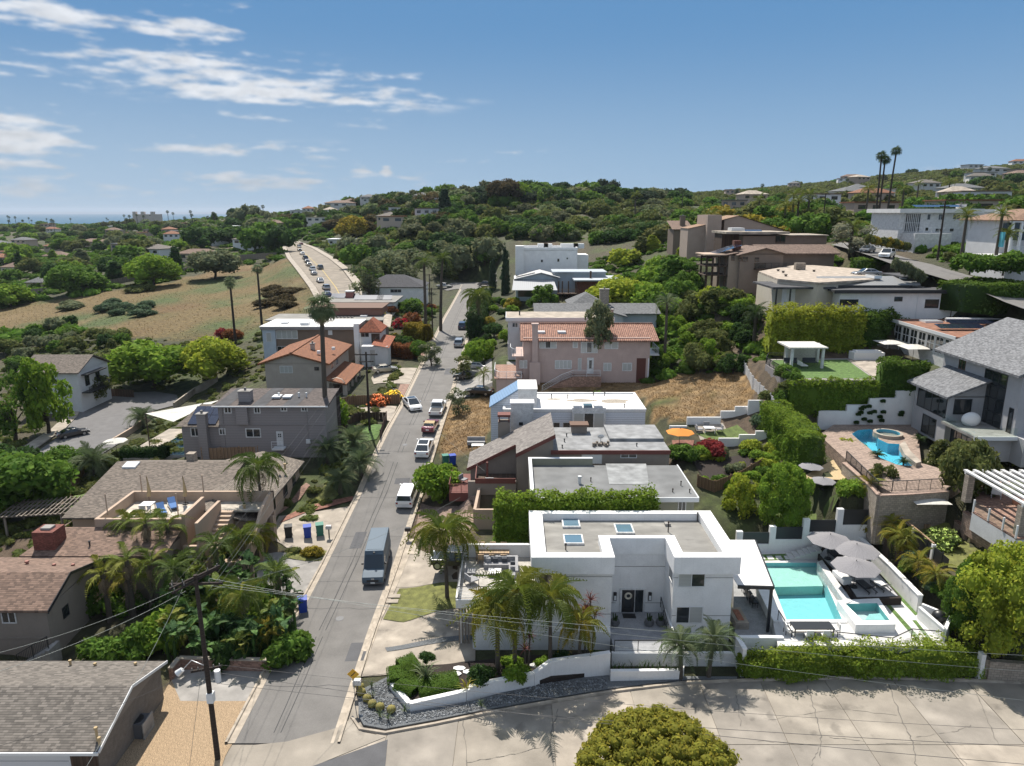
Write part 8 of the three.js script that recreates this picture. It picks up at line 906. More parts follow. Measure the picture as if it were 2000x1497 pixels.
function utilityPole(label,p,h,{arms=[[0,1.2,0]],lean=0,r=0.16,lamp,pots}={}){const o=thing('utility_pole',label,'utility pole',p);new MB().tube([[0,-0.5,0],[lean*0.5,h/2,0],[lean,h,0]],[r*1.2,r,r*0.75],8).build('pole',M.pole,o);for(const[dy,w,a]of arms){const c=Math.cos(a)*w,s=Math.sin(a)*w;new MB().bar([lean-c,h-dy,-s],[lean+c,h-dy,s],0.12,0.14).build('crossarm',M.pole,o);for(const k of[-0.9,-0.5,0.5,0.9])new MB().cyl(lean+c*k,h-dy+0.06,h-dy+0.24,s*k,0.045,0.03,6).build('insulator',M.greyConcrete,o);}if(lamp){const g=new MB();g.tube([[lean*0.7,lamp,0],[-0.9,lamp+0.5,-0.1],[-1.5,lamp-0.1,-0.3]],0.035);g.build('lamp_arm',M.steel,o);new MB().tube([[-1.45,lamp-0.02,-0.3],[-1.75,lamp-0.25,-0.4]],[0.16,0.22],10).build('lamp_head',M.plastic,o);}if(pots)new MB().cyl(0.45,pots,pots+0.8,0.3,0.2).build('transformer',M.plastic,o);return o;}
const P1=onY(425,1482,0),P2=onGround(722,842),P3=onGround(845,658);
utilityPole('tall brown utility pole with several crossarms in the left foreground',P1,13.3,{arms:[[0.6,1.6,0.05],[0.15,1.7,1.0],[0.35,1.7,1.12],[6.6,0.9,0.3]],lamp:6.9,pots:5.6,lean:-0.1});box('pole_sleeve',M.plastic,scene.children[scene.children.length-1],-0.2,0.2,4.3,5.0,-0.2,0.2);utilityPole('utility pole beside the fenced green yard',P2,11.5,{arms:[[0.4,1.6,0],[1.4,1.0,0.2]]});utilityPole('utility pole by the hedge half way up the street',P3,11.5,{arms:[[0.3,1.4,0]]});
const PF=onF(840,600,205),PR=onF(1832,503,124),PM2=onF(1605,462,190);utilityPole('utility pole between the palms at the end of the street',at(PF[0],PF[2]),11,{arms:[[0.3,1.4,0]]});utilityPole('utility pole standing by the hill road wall',PR,9.5,{arms:[[1.0,1.3,0.5]]});utilityPole('dark utility pole on the far hillside left of the tall palms',PM2,11,{arms:[[0.3,1.1,0]]});
const wire=(label,a,b,sag,m=M.wire,r=0.010)=>{const pts=[];for(let i=0;i<=14;i++){const t=i/14;pts.push([lerp(a[0],b[0],t),lerp(a[1],b[1],t)-sag*4*t*(1-t),lerp(a[2],b[2],t)]);}tag(new MB().tube(pts,r,4,false).build('power_line',m),label,'power line');};
const top=(p,y,dx=0,df=0)=>[p[0]+dx,p[1]+y,p[2]+df];
{const off=[[-1.4,12.7,'left'],[-0.6,12.7,'inner left'],[0.7,12.7,'inner right'],[1.4,12.7,'right']];off.forEach(([dx,y,s])=>wire('overhead wire up the street from the '+s+' of the foreground pole',top(P1,y,dx),top(P2,11.2,dx),0.7));off.forEach(([dx,,s])=>wire('overhead wire on the '+s+' between the two street poles',top(P2,11.2,dx),top(P3,11.3,dx*0.9),0.6));[-1,0,1].forEach((dx,i)=>wire(['left','middle','right'][i]+' overhead wire running to the end of the street',top(P3,11.2,dx),[PF[0]+dx,ground(PF[0],PF[2])+10.7,PF[2]],0.6));
const R2=(y,F)=>onF(2080,y,F);[[1285,33,'top pale',M.wirePale,12.4],[1318,36,'second pale',M.wirePale,12.6],[1378,34,'third',M.wirePale,12.9],[1430,33,'fourth',M.wire,6.8],[1462,32,'lowest dark',M.wire,5.4],[1500,31,'bottom thick',M.wire,6.2]].forEach(([y,F,s,m,h],i)=>wire(s+' wire crossing the concrete road to the right',top(P1,h,0.6,0.3),R2(y,F),0.5,m,i>3?0.016:0.011));[[-60,1290,30,12.6,'upper wire from the foreground pole over the brown roof',M.wirePale],[-60,1330,30,12.2,'lower wire from the foreground pole over the brown roof',M.wirePale],[130,1560,22,12.7,'pale wire dropping in front of the grey garage',M.wirePale],[-80,1480,26,6.6,'dark service wire over the garage roof',M.wire]].forEach(([x,y,F,h,l,m])=>wire(l,top(P1,h,-0.8),onF(x,y,F),0.4,m));wire('service wire from the foreground pole to the long roof',top(P1,12.2,0.6),[-26.5,5.2,80],0.5,M.wirePale);wire('service wire to the grey clapboard house',top(P2,9.5),[-25,9.8,90],0.4,M.wirePale);wire('wire across the street to the olive house',top(P2,10.4),[-3,7.5,73],0.6,M.wirePale);wire('guy wire of the foreground pole',top(P1,8.5),onY(370,1497,0),0,M.wirePale,0.012);wire('second wire across the street to the shed roofs',top(P1,12.3,0.8),[-5,8.2,64],0.8,M.wirePale);}
// ---------------------------------------------------------------- trees and plants
const rowsT=[
[300,758,9.5,8.4,'round',L.bright,'large bright spreading tree above the cul-de-sac, left of its twin',5],[420,745,8.5,6.2,'round',L.lime,'rounded yellow green tree behind the grey clapboard house',4.4],[95,850,12,4.4,'loose',L.bright,'tall bright green tree beside the white gable house',6],[30,860,12,4.2,'wisp',L.mid,'tall airy tree at the left edge beside the bright one',6],[195,790,5.5,2.6,'loose',L.olive,'small olive tree at the head of the cul-de-sac',2.4],[40,1010,7,5.4,'round',L.mid,'dense green tree left of the wooden pergola',3.8],[135,935,4.5,3.0,'round',L.mid,'green bush tree on the near side of the cul-de-sac',2.4],[20,940,5,4,'round',L.dark,'dark tree at the left edge by the parked black car',3],
[1528,1030,6.6,3.1,'loose',L.bright,'feathery green tree behind the white pool wall',3.6],[1445,1000,3.6,1.9,'loose',L.lime,'yellow green shrub tree left of the feathery tree',2.2],[1950,1290,9.2,4.3,'round',L.lime,'big dense tree at the right edge above the block wall',4.8],[1890,1240,6,2.2,'round',L.mid,'dark lobed tree against the pool garden nook',3.4],[1885,990,5.4,2.7,'round',L.olive,'olive tree in front of the slatted pergola',3.2],[1720,955,2.4,1.5,'loose',L.olive,'small olive shrub tree on the tan block wall',1.8],[1850,920,3.2,2.3,'loose',L.olive,'spreading olive tree beside the curved pool',2],
[862,972,4.2,2.7,'round',L.bright,'round clipped green tree by the red paver drive',2.5],[1167,745,12,2.6,'loose',L.grey,'slender grey green eucalyptus in front of the pink house',3.6],[1205,612,7,6.2,'round',L.lime,'yellow green tree in front of the grey gable roof',4.2],[1095,575,4.5,3.6,'wisp',L.mid,'feathery bamboo left of the grey gable house',2.6],[1060,600,5,4,'loose',L.mid,'green feathery tree before the brick house',3],[1620,560,3.0,3.0,'round',L.grey,'clipped dome tree beside the tan tar roof',1.4],[1665,508,7.5,5,'wisp',L.silver,'pale airy tree left of the white suv',3.6],[645,850,6,2.6,'round',L.bright,'bright leafy tree hiding the palm foot by the grey house',3],[842,716,4.8,2.8,'wisp',L.grey,'twisted grey juniper by the silver driveway car',2.4],[905,745,4.6,2.4,'wisp',L.olive,'twisted grey green tree on the right kerb',2.2],[932,715,5,2.7,'round',L.bright,'bright green tree left of the pink terraces',2.8],[895,810,4,2.0,'wisp',L.grey,'leaning grey shrub tree at the top of the dry slope',2],[820,700,3.4,2.1,'round',L.mid,'clipped ball tree beside the left kerb',1.7],
[345,535,13,4.6,'column',L.dark,'tall dark conifer standing over the coastal plain',6.4],[38,530,12,4,'column',L.dark,'dark pointed conifer at the far left',6],[150,575,11,11,'round',L.mid,'broad green tree beyond the grey field fence',6],[300,560,12,9.5,'round',L.bright,'broad bright tree at the upper end of the grey fence',6],[20,600,9,8,'round',L.bright,'broad green tree at the left end of the grey fence',5],[420,545,12,11,'round',L.grey,'grey green tree clump by the upper field corner',6],[1290,372,14,11,'loose',L.dark,'umbrella shaped tree alone on the skyline',5],[720,585,12,7,'wisp',L.grey,'feathery grey pine beside the far road, nearest the road',6],[790,560,13,9,'wisp',L.grey,'wide feathery grey pine behind the dark roofed house',6.5],[870,540,13,9,'wisp',L.grey,'feathery grey pine at the head of the street',6.5],[988,575,15,2.2,'column',L.pine,'tall dark cypress at the end of the street, right one',8],[962,570,12,2.0,'column',L.pine,'dark cypress at the end of the street, left one',6.5],[690,470,14,10,'round',L.gold,'large golden green tree beyond the far road',7],[870,425,16,6,'column',L.pine,'dark columnar tree on the middle hill',8],[985,402,15,10,'round',L.brown,'broad brownish eucalyptus crown on the ridge',7],[1010,398,12,9,'round',L.bright,'bright green tree below the brown ridge eucalyptus',8],
];
rowsT.forEach(([x,y,h,r,k,m,l,ry])=>{const t=tree(l,onGround(x,y),h,r,{kind:k,m,ry:ry??r*0.7});if(/feathery green|right edge above|lobed/.test(l))t.children[1].geometry=G.fine;});
tree('dense rounded tree crown rising from the near verge at the bottom',[8.2,0,33.8],6.9,5.2,{kind:'round',m:L.tip,ry:3.3}).children[1].geometry=G.mound;
const HG=(px,Y)=>px.map(([x,y])=>onY(x,y,Y));
hedge('tall bright hedge of leafy trees between the white and olive houses',[[-1.5,2,62.5],[13.6,2.4,62.5]],1.8,6.6,L.bright,{seed:7,size:0.15,dens:95,rough:0.28,flare:0.8});hedge('ivy covered box hedge between the garden path and the curved pool',[[33.4,6.5,75],[32.8,7.5,86.5]],3.0,4.4,L.bright,{seed:8,size:0.12,dens:90,rough:0.14});hedge('long clipped hedge below the turf terrace',[[xAt(1538,780,87.3),9,87.3],[xAt(1710,780,87.3),9,87.3]],1.4,5.2,L.bright,{seed:9,size:0.17,dens:60,rough:0.25});hedge('clipped hedge block at the right end of the turf',[[xAt(1712,780,87.6),9,87.6],[xAt(1800,780,87.6),9,87.6]],1.8,7.6,L.mid,{seed:10,size:0.17,dens:60,rough:0.25});hedge('tall bright hedge wall behind the white pergola',HG([[1500,690],[1672,690]],14.4),3.2,6.2,L.lime,{seed:11,size:0.2,dens:50,rough:0.45,flare:1});hedge('darker tall hedge right of the bright hedge wall',HG([[1672,690],[1770,672]],14.4),3.2,5.6,L.mid,{seed:12,size:0.2,dens:50,rough:0.35});hedge('clipped green hedge block beside the hill road',HG([[1880,610],[1958,600]],20.5),8,4.2,L.mid,{seed:13,size:0.2,dens:36,rough:0.12});hedge('long low clipped hedge along the near side of the hill road',HG([[1870,575],[1800,552]],22.3),3,1.6,L.bright,{seed:14,size:0.18,dens:40,rough:0.12});hedge('rounded yellow hedge below the tan tower wall',HG([[1350,505],[1412,492]],20.5),5,4.5,L.gold,{seed:15,size:0.24,dens:36,rough:0.4});hedge('dark round hedge in front of the white suv',HG([[1675,535],[1735,533]],23.6),4,2.6,L.mid,{seed:16,size:0.2,dens:40,rough:0.2});hedge('clipped hedge with yellow tips along the left kerb',[[-24.5,6.4,165],[-19.2,6.4,160]],2.4,3.2,L.gold,{seed:17,size:0.2,dens:40,rough:0.25});hedge('red tipped hedge beside the brick path on the left',[[-25.5,5.8,146],[-19.4,5.8,142]],2.2,2.6,L.rust,{seed:18,size:0.17,dens:40,rough:0.25});hedge('tall dark hedge along the right side of the upper street',[[-8.6,6.2,163],[-8.4,7.6,214]],3.2,5,L.dark,{seed:21,size:0.3,dens:14,rough:0.4});hedge('low dark hedge along the back of the green pool',HG([[240,893],[328,893]],1.8),1.4,1.4,L.dark,{seed:19,dens:40});
palm('tall fan palm beside the grey clapboard house, highest on the left',onGround(640,880),{stems:[[0,0,19.5]],kind:'fan',len:2.7,n:34,m:PM.grey,pitch:[-1.1,1.2],bark:palmBark,tr:0.34,lean:0.6,dead:8});palm('dark trunked fan palm at the field edge, left one',onGround(460,672),{stems:[[0,0,15]],kind:'fan',len:1.9,n:24,m:PM.grey,pitch:[-0.9,1.2],bark:palmBarkDark,tr:0.3,dead:4});palm('dark trunked fan palm at the field edge, right one',onGround(512,645),{stems:[[0,0,15.5]],kind:'fan',len:1.8,n:22,m:PM.grey,pitch:[-0.9,1.2],bark:palmBarkDark,tr:0.3,dead:4});palm('pair of grey trunked palms beside the street end pole',onGround(832,655),{stems:[[0,0,17],[3,5,17.5]],kind:'king',len:3.2,n:22,m:PM.green,tr:0.36});palm('three very tall slim fan palms on the hill',onF(1716,440,190),{stems:[[-1.0,0,17.2],[0.5,1.5,16.4],[1.9,0,18.3]],kind:'fan',len:1.8,n:26,m:PM.dark,pitch:[-0.9,1.2],bark:palmBarkDark,tr:0.25,lean:0.2});
palm('queen palm with green crown over the long shingled roof',onGround(515,1045),{stems:[[0,0,7.6]],len:3.4,n:17,kind:'queen',m:PM.green,tr:0.17,dead:4});palm('curved queen palm beside the terrace and the black car',onY(893,1176,0.3),{stems:[[-0.9,0,6.8]],len:3.7,n:24,m:PM.yellow,tr:0.17});palm('yellow tinted queen palm in the corner bed, left of the pair',onY(972,1310,0.7),{stems:[[0,0,5.2]],len:3.1,n:20,m:PM.gold,tr:0.17});palm('tall queen palm in the corner bed against the white wall',onY(995,1306,0.7),{stems:[[0.4,0,6.4]],len:3.2,n:22,m:PM.yellow,tr:0.16});palm('queen palm in the corner bed right of the pair',onY(1082,1300,0.7),{stems:[[-0.3,0,5.7]],len:2.9,n:20,m:PM.yellow,tr:0.15});palm('small golden palm near the entry planter',onY(1118,1300,0.7),{stems:[[0.5,0,3.6]],len:2.3,n:16,m:PM.gold,tr:0.12});palm('two headed feathery palm in front of the entry wall',onY(1355,1322,0.3),{stems:[[-1.0,0,2.6],[1.2,0.2,3.0]],kind:'date',len:2.1,n:30,m:PM.grey,tr:0.17,pitch:[-0.4,1.2],lean:0.2});palm('red leaved cordyline against the white house',onY(1142,1285,0.8),{stems:[[0,0,4.2],[0.6,0.2,3.6],[0.3,0.3,4.8]],kind:'spike',len:0.9,n:22,m:PM.red,tr:0.06,pitch:[-0.5,1.3],name:'cordyline',category:'plant'});palm('dark spiky dracaena between the corner palms',onY(1025,1304,0.7),{stems:[[0,0,1.6],[0.3,0,2.6]],kind:'spike',len:0.8,n:22,m:PM.red,tr:0.07,pitch:[-0.6,1.3],name:'dracaena',category:'plant'});
[[215,1215,4.6,'dead skirted palm at the left of the thicket',PM.gold],[262,1205,5.4,'dead skirted palm in the middle of the thicket',PM.yellow],[300,1150,6.6,'tall palm with grey dead fronds before the tan stairs',PM.yellow]].forEach(([x,y,h,l,m])=>palm(l,onGround(x,y),{stems:[[0,0,h],[1.2,0.8,h-0.8]],len:2.4,n:10,m,tr:0.22,dead:20,kind:'king'}));palm('bushy palm in front of the roof terrace',onGround(262,1120),{stems:[[0,0,5.4],[1.4,0.6,4.8]],len:2.3,n:16,m:PM.yellow,tr:0.2,dead:6});palm('small yellow palm by the black bin',onGround(508,1090),{stems:[[0,0,2.4]],len:2.4,n:14,m:PM.gold,tr:0.14});palm('weeping palm at the street bend with hanging fronds',onGround(935,655),{stems:[[0,0,9]],len:4.2,n:18,m:PM.yellow,tr:0.3,dead:10});palm('palm at the right corner of the pink house',onGround(1297,720),{stems:[[0,0,10.5]],kind:'king',len:2.6,n:20,m:PM.grey,tr:0.24});palm('stout palm beside the tall bright hedge',onGround(1472,680),{stems:[[0,0,5.5]],kind:'date',len:2.6,n:26,m:PM.dark,tr:0.3});palm('small palm by the black suv on the pink garage drive',onGround(945,775),{stems:[[0,0,3.8]],kind:'king',len:1.8,n:16,m:PM.yellow,tr:0.12});palm('date palm with thick crown at the right skyline',at(138,190),{stems:[[0,0,6]],kind:'date',len:5,n:34,m:PM.yellow,tr:0.5});
[[690,885,3.4,'bushy date palm left of the pole shadow'],[705,930,3.0,'low bushy palm at the left kerb'],[640,905,2.8,'bushy palm below the grey house fence'],[665,965,2.6,'low bushy palm beside the small dry lawn'],[185,925,3.6,'spreading date palm near the wooden fence on the left'],[280,835,3.2,'palm tuft by the cul-de-sac wall']].forEach(([x,y,s,l])=>palm(l,onGround(x,y),{stems:[[0,0,1.6]],kind:'date',len:s,n:32,m:PM.grey,tr:0.25,pitch:[-0.3,1.25]}));[[1720,925],[1714,893],[1765,908],[1795,862]].forEach(([x,y],i)=>clump(['round cycad at the near edge of the curved pool','cycad at the left edge of the curved pool','dark cycad by the white bench at the curved pool','large cycad in the raised bed beside the round spa'][i],onY(x,y,i===3?9.4:8.85),{n:26,len:0.95,m:PM.dark}));
[[1690,1040,1.7],[1712,1075,1.8],[1748,1100,2.0],[1790,1135,2.0],[1765,1080,1.5],[1822,1160,1.8],[1740,1060,1.4]].forEach(([x,y,s])=>palm('golden feathery palm in the bed along the pool wall',onGround(x,y),{stems:[[0,0,1.3]],kind:'king',len:s,n:18,m:PM.gold,tr:0.1,group:'golden palms along the pool wall'}));
for(const[x,y,h]of[[1555,455,9],[1530,458,8],[1575,452,10],[1545,450,10],[1480,440,8],[1385,480,9],[1240,430,12],[1690,430,10],[1760,420,9],[1850,400,10],[1790,398,9],[1660,500,6]])palm('golden green palm on the far hillside',onGround(x,y),{stems:[[0,0,h]],kind:'king',len:3.6,n:16,m:PM.yellow,tr:0.35,group:'palms on the far hillside'});for(const[x,y,h]of[[1875,520,8],[1945,505,7],[1960,520,5]])palm(h>6.5&&h<7.5?'slim palm before the white terrace railing':h>7?'palm right of the hill road pole':'low palm under the white terrace',onF(x,y,118),{stems:[[0,0,h]],kind:'date',len:2.4,n:22,m:PM.yellow,tr:0.25});
{const r=rng(77);for(let i=0;i<46;i++){const x=335+r()*270,y=1110+r()*205;if(x<250+(1200-y)*0.4||x>628-(y-1060)*0.33||(x>450&&y<1150))continue;clump('giant bird of paradise with broad upright leaves in the thicket',onGround(x,y),{n:14,len:1.5+r()*0.6,kind:'paddle',m:r()<0.3?PM.yellow:PM.lush,h:0.9+r()*1.8,spread:0.8,pitch:[0.1,1.2],name:'bird_of_paradise',group:'giant bird of paradise in the left thicket',leaf:'leaf',stem:0.14});}for(let i=0;i<20;i++){const x=150+r()*420,y=1170+r()*130;bush('dark green shrub filling the thicket on the left',onGround(x,y),1.2+r()*1.1,{h:1.6+r(),m:[L.mid,L.dark,L.bright][i%3],group:'shrubs in the left thicket'});}for(let i=0;i<8;i++){const x=330+r()*230,y=1200+r()*100;palm('low palm with orange dead fronds in the thicket',onGround(x,y),{stems:[[0,0,1.5]],kind:'date',len:1.9,n:18,m:i%3?PM.green:PM.gold,tr:0.15,dead:4,group:'low palms in the left thicket'});}}
[[430,1165,5.2,'green palm rising from the middle of the thicket'],[478,1135,4.6,'green palm at the back of the thicket by the driveway'],[545,1195,3.8,'green palm at the street edge of the thicket'],[480,1255,4.4,'green palm at the front of the thicket'],[350,1210,4.8,'shaggy palm between the dead skirted palms and the pole']].forEach(([x,y,h,l],i)=>palm(l,onGround(x,y),{stems:[[0,0,h]],len:2.5,n:18,m:i%2?PM.yellow:PM.green,tr:0.18,dead:7,kind:i%2?'queen':'king'}));
[[250,610,10,L.blueish,'dark grey scrub patch in the middle of the field',90,30],[545,590,8,L.brown,'brownish scrub patch on the upper right of the field',60,40],[130,600,3,L.grey,'grey bush at the left of the field',30,14],[280,565,5,L.olive,'olive bush along the field side of the grey fence',90,20]].forEach(([x,y,n,m,l,w,h],k)=>{const r=rng(900+k);for(let i=0;i<n;i++)bush(l,onGround(x+(r()-0.5)*w,y+(r()-0.5)*h),2+r()*2.4,{m,h:1.6+r()*1.2,group:l+' group'});});
{const st=new THREE.IcosahedronGeometry(1,0);const bed=XF([[704,1396],[714,1412],[760,1418],[850,1402],[950,1382],[1090,1357],[1185,1344],[1185,1325],[1060,1336],[920,1374],[800,1398],[756,1356],[765,1322],[704,1356]],0.16);scatter('pebbles',st,mat([0.5,0.5,0.5],0.85),7000,407,(r)=>{const x=-12+19.5*r(),F=41.5+8*r();return inside(bed,x,F)?[x,0.17,F]:null;},[0.03,0.085],(r)=>{const k=0.14+0.62*r()*r();return[k*0.95,k,k*1.04];});}
[[705,690,2.9,'bougain',L.magenta,'big magenta bougainvillea over the red tiled porch'],[782,640,2.2,'bougain',L.magenta,'magenta bougainvillea in front of the flat roofed block'],[1840,1065,1.6,'flower',L.flower,'white rose bush in the dirt yard'],[1832,905,1.3,'flower',L.silver,'pale pink flowering shrub by the modern house'],[440,660,2.2,'bush',L.red,'red leaved shrub at the field edge'],[455,662,2.4,'bush',L.rust,'orange shrub at the field edge'],[800,612,4,'bush',L.mid,'dense green shrub beside the flat roofed block'],[1900,880,1.6,'bush',L.lime,'yellow green shrub at the foot of the modern house'],[1980,905,1.8,'bush',L.lime,'lime shrub right of the dark glass doors'],[1660,885,1.5,'bush',L.lime,'yellow shrub at the top of the block wall'],[1655,1003,1.4,'bush',L.bright,'bright vine covering the block wall corner'],[1390,890,1.7,'bush',L.red,'red tinged shrub by the orange parasol garden'],[1330,900,1.8,'bush',L.mid,'clipped shrub below the red patio'],[1500,835,2.0,'bush',L.blueish,'blue green shrub by the white vinyl fence'],[1466,880,1.3,'bush',L.lime,'yellow green round shrub in the lower garden'],[740,792,1.8,'flower',L.rust,'orange flower bed behind the slatted fence'],[770,780,1.5,'flower',L.gold,'yellow flower bed along the left driveway'],[940,690,2.2,'bush',L.gold,'yellow shrub on the right kerb by the silver suv'],[610,1088,1.0,'bush',L.gold,'dry golden grass clump beside the lower driveway']].forEach(([x,y,r,k,m,l])=>bush(l,onGround(x,y),r,{m,kind:k==='bush'?'bush':k}));
[[835,1290],[1000,1300],[940,1330],[1060,1300],[1100,1295],[1010,1325],[1165,1290]].forEach(([x,y],i)=>bush('leafy low plant under the corner palms',onY(x,y,0.75),0.6+0.2*(i%3),{m:i%2?L.bright:L.dark,group:'low plants under the corner palms',name:'low_plant'}));
function ofGround(r,m){const e=m.elements,k=0.75+0.45*r(),c=groundColour(e[12],-e[14]);return c.map((v)=>v*k);}
function tone(r){const k=0.75+r()*0.5;return[k,k*(0.92+0.16*r()),k*0.9];}
[[1895,530,2.6,'left'],[1925,528,2.2,'middle'],[1960,532,2.8,'right'],[1990,525,2.4,'far right']].forEach(([x,y,r,s])=>bush('green shrub below the white columned terrace, '+s,onF(x,y,111),r,{m:L.mid,h:r}));{const r=rng(61);for(let i=0;i<30;i++)bush('small shrub in the garden behind the olive house',onGround(1370+r()*170,880+r()*85),0.5+r()*0.8,{m:[L.mid,L.lime,L.grey,L.bright,L.red][Math.floor(r()*4.4)],group:'shrubs in the garden behind the olive house'});for(let i=0;i<16;i++)bush('low shrub between the golden palms along the pool wall',onGround(1690+i*9+r()*20,1030+i*8.5+r()*12),0.5+r()*0.5,{m:[L.mid,L.gold,L.blueish][i%3],group:'low shrubs along the pool wall'});for(let i=0;i<7;i++)bush('shrub on top of the white hill road wall',onF(1700+i*11,476+i*2.2,139),1.1,{h:1.6,m:i%2?L.gold:L.olive,group:'shrubs on the hill road wall'});for(let i=0;i<7;i++)bush('tall cactus like shrub in the row by the hill road',onF(1752+i*8,528+i*4,113),0.8,{h:1.7,m:L.grey,group:'row of shrubs by the hill road'});for(let i=0;i<8;i++)bush('shrub on the bank beside the white vinyl fence',onGround(1500+r()*50,735+r()*50),0.8+r()*0.8,{m:i%2?L.mid:L.olive,group:'shrubs by the vinyl fence'});}
const Z=[[0,380,452,560,60,[4.5,9],[L.mid,L.olive,L.grey,L.bright,L.dark],'tree among the roofs of the coastal plain'],[0,560,436,470,-110,[4,8],[L.dark,L.olive,L.grey,L.mid],'coastal_wood'],[380,560,424,500,40,[6,11],[L.dark,L.mid,L.grey],'tree on the plain left of the far road'],[560,900,386,465,-95,[4,8.5],[L.dark,L.mid,L.grey,L.brown],'slope_wood'],[620,1330,372,402,-110,[4.5,9],[L.dark,L.grey,L.mid,L.pine],'ridge_wood'],[900,1340,400,478,-110,[3,6.5],[L.olive,L.mid,L.grey,L.dark],'middle_hill_wood'],[1300,2000,338,440,-110,[3,6.5],[L.dark,L.olive,L.mid],'hillside_wood'],[680,960,478,545,26,[4,7],[L.olive,L.dark,L.grey,L.mid],'tree between the far road and the street end'],[1215,1400,470,640,46,[2.6,5],[L.mid,L.bright,L.lime,L.olive],'tree in the green gully behind the pink house'],[1290,1470,590,730,36,[1.8,3.4],[L.mid,L.dark,L.bright,L.olive],'shrub tree on the slope above the dry lot'],[1400,1640,430,475,26,[3,6],[L.mid,L.olive,L.gold],'tree around the tan and brown houses'],[0,250,625,745,38,[2,4.6],[L.grey,L.olive,L.mid,L.dark],'shrub below the near edge of the field'],[905,1010,575,690,30,[1.2,2.6],[L.bright,L.mid,L.gold,L.dark],'shrub right of the upper street'],[745,860,590,700,22,[1,2.2],[L.mid,L.gold,L.dark,L.rust],'shrub left of the upper street'],[1840,2000,510,560,22,[1.2,2.4],[L.mid,L.olive,L.dark],'shrub on the bank above the hill road']];
const blocked=(x,f)=>(f<275&&f>20&&(()=>{const s=along(STREET,f);return x>s[1]-3.5&&x<s[2]+3;})())||(f>190&&f<530&&(()=>{const s=along(FARROAD,f);return x>s[1]-5&&x<s[2]+5;})())||(x>60&&f>85&&f<180&&nearLine(HILLMID,x,f)[0]<6)||scene.children.some((o)=>o.userData.category==='house'&&Math.abs(o.position.x-x)<11&&f>-o.position.z-4&&f<-o.position.z+13);
Z.forEach(([a,b,c,d,n,[r0,r1],ms,label],zi)=>{const r=rng(300+zi);if(n<0)return ms.forEach((m,k)=>scatter(label,G['far'+(1+k%3)],m,Math.round(-n/ms.length),350+zi*7+k,(r2)=>{const q=onGround(a+(b-a)*r2(),c+(d-c)*r2(),0.01);return blocked(q[0],q[2])||inside(FIELD,q[0],q[2]-6)?null:[q[0],q[1]+r0*0.5,q[2]];},[r0,r1],tone));for(let i=0;i<n;i++){const q=onGround(a+(b-a)*r(),c+(d-c)*r()),s=(r0+(r1-r0)*r()*r()),k=r(),near=q[2]<160;if(blocked(q[0],q[2])||(q[2]>140&&inside(FIELD,q[0],q[2]-6)))continue;const h=s*(1.2+0.5*r());tree(label,q,near?h*0.95:h,s,{kind:near?(k<0.6?'bush':'loose'):k<0.14?'column':'far',m:ms[Math.floor(r()*ms.length)],ry:near?h*0.52:h*0.5,group:label+' group',...(/^shrub/.test(label)?{name:'tall_shrub',category:'shrub'}:{})});}});
{const g=new MB();for(let i=0;i<16;i++){const q=new THREE.Matrix4().makeRotationFromEuler(new THREE.Euler(0,i*2.4,lerp(1.1,-0.9,i/15),'YXZ'));g.add(FR.fan[i%3],q);}const head=g.geo(),tg=new MB().tube([[0,-0.05,0],[0.01,0.5,0],[0,1,0]],[0.024,0.018,0.016],5).geo();const r=rng(55);for(let i=0;i<50;i++){const sea=i<40,x=sea?r()*560:600+r()*1350,q=sea?onGround(x,436+r()*22):onGround(x,402-(x>1300?(x-1300)*0.1:0)+r()*14),h=sea?8+r()*8:6+r()*4,o=thing('fan_palm',sea?'slim fan palm silhouetted against the sea':'slim fan palm on the far hills','palm tree',q,{group:sea?'fan palms near the sea':'fan palms on the far hills'});meshIn(o,'trunk',tg,palmBarkDark,{s:[h,h,h]});meshIn(o,'crown',head,PM.dark[0],{p:[0,h,0],s:sea?[2.2,2.2,2.2]:[2,2,2]});}}
function scatter(name,geo,m,n,seed,where,size,tint){const r=rng(seed),M4=[],o=new THREE.Object3D();for(let i=0;i<n*3&&M4.length<n;i++){const q=where(r);if(!q)continue;const s=size[0]+(size[1]-size[0])*r();o.position.set(q[0],q[1],-q[2]);o.rotation.y=r()*6.28;o.scale.set(s,s*(0.6+0.5*r()),s);o.updateMatrix();M4.push(o.matrix.clone());}const im=place(new THREE.InstancedMesh(geo,m,M4.length));const c=new THREE.Color();M4.forEach((x,i)=>{im.setMatrixAt(i,x);const t=tint(r,M4[i]);c.setRGB(...t);im.setColorAt(i,c);});im.name=name;tag(im,null,null,null,'stuff');scene.add(im);}
const small=leafCloud({seed:91,blobs:[[0,0.15,0,0.62,0.7],[0.45,0.1,0.2,0.45,0.7],[-0.35,0.12,-0.3,0.45,0.7]],n:70,size:0.22,core:0.9}),tuft=(()=>{const m=new MB(),r=rng(4);for(let i=0;i<9;i++){const a=r()*6.28,l=0.5+r()*0.5,x=(r()-0.5)*0.5,z=(r()-0.5)*0.5;m.tri([x-0.05,0,z],[x+0.05,0,z],[x+Math.cos(a)*l*0.5,l,z+Math.sin(a)*l*0.5]);}return m.geo();})();
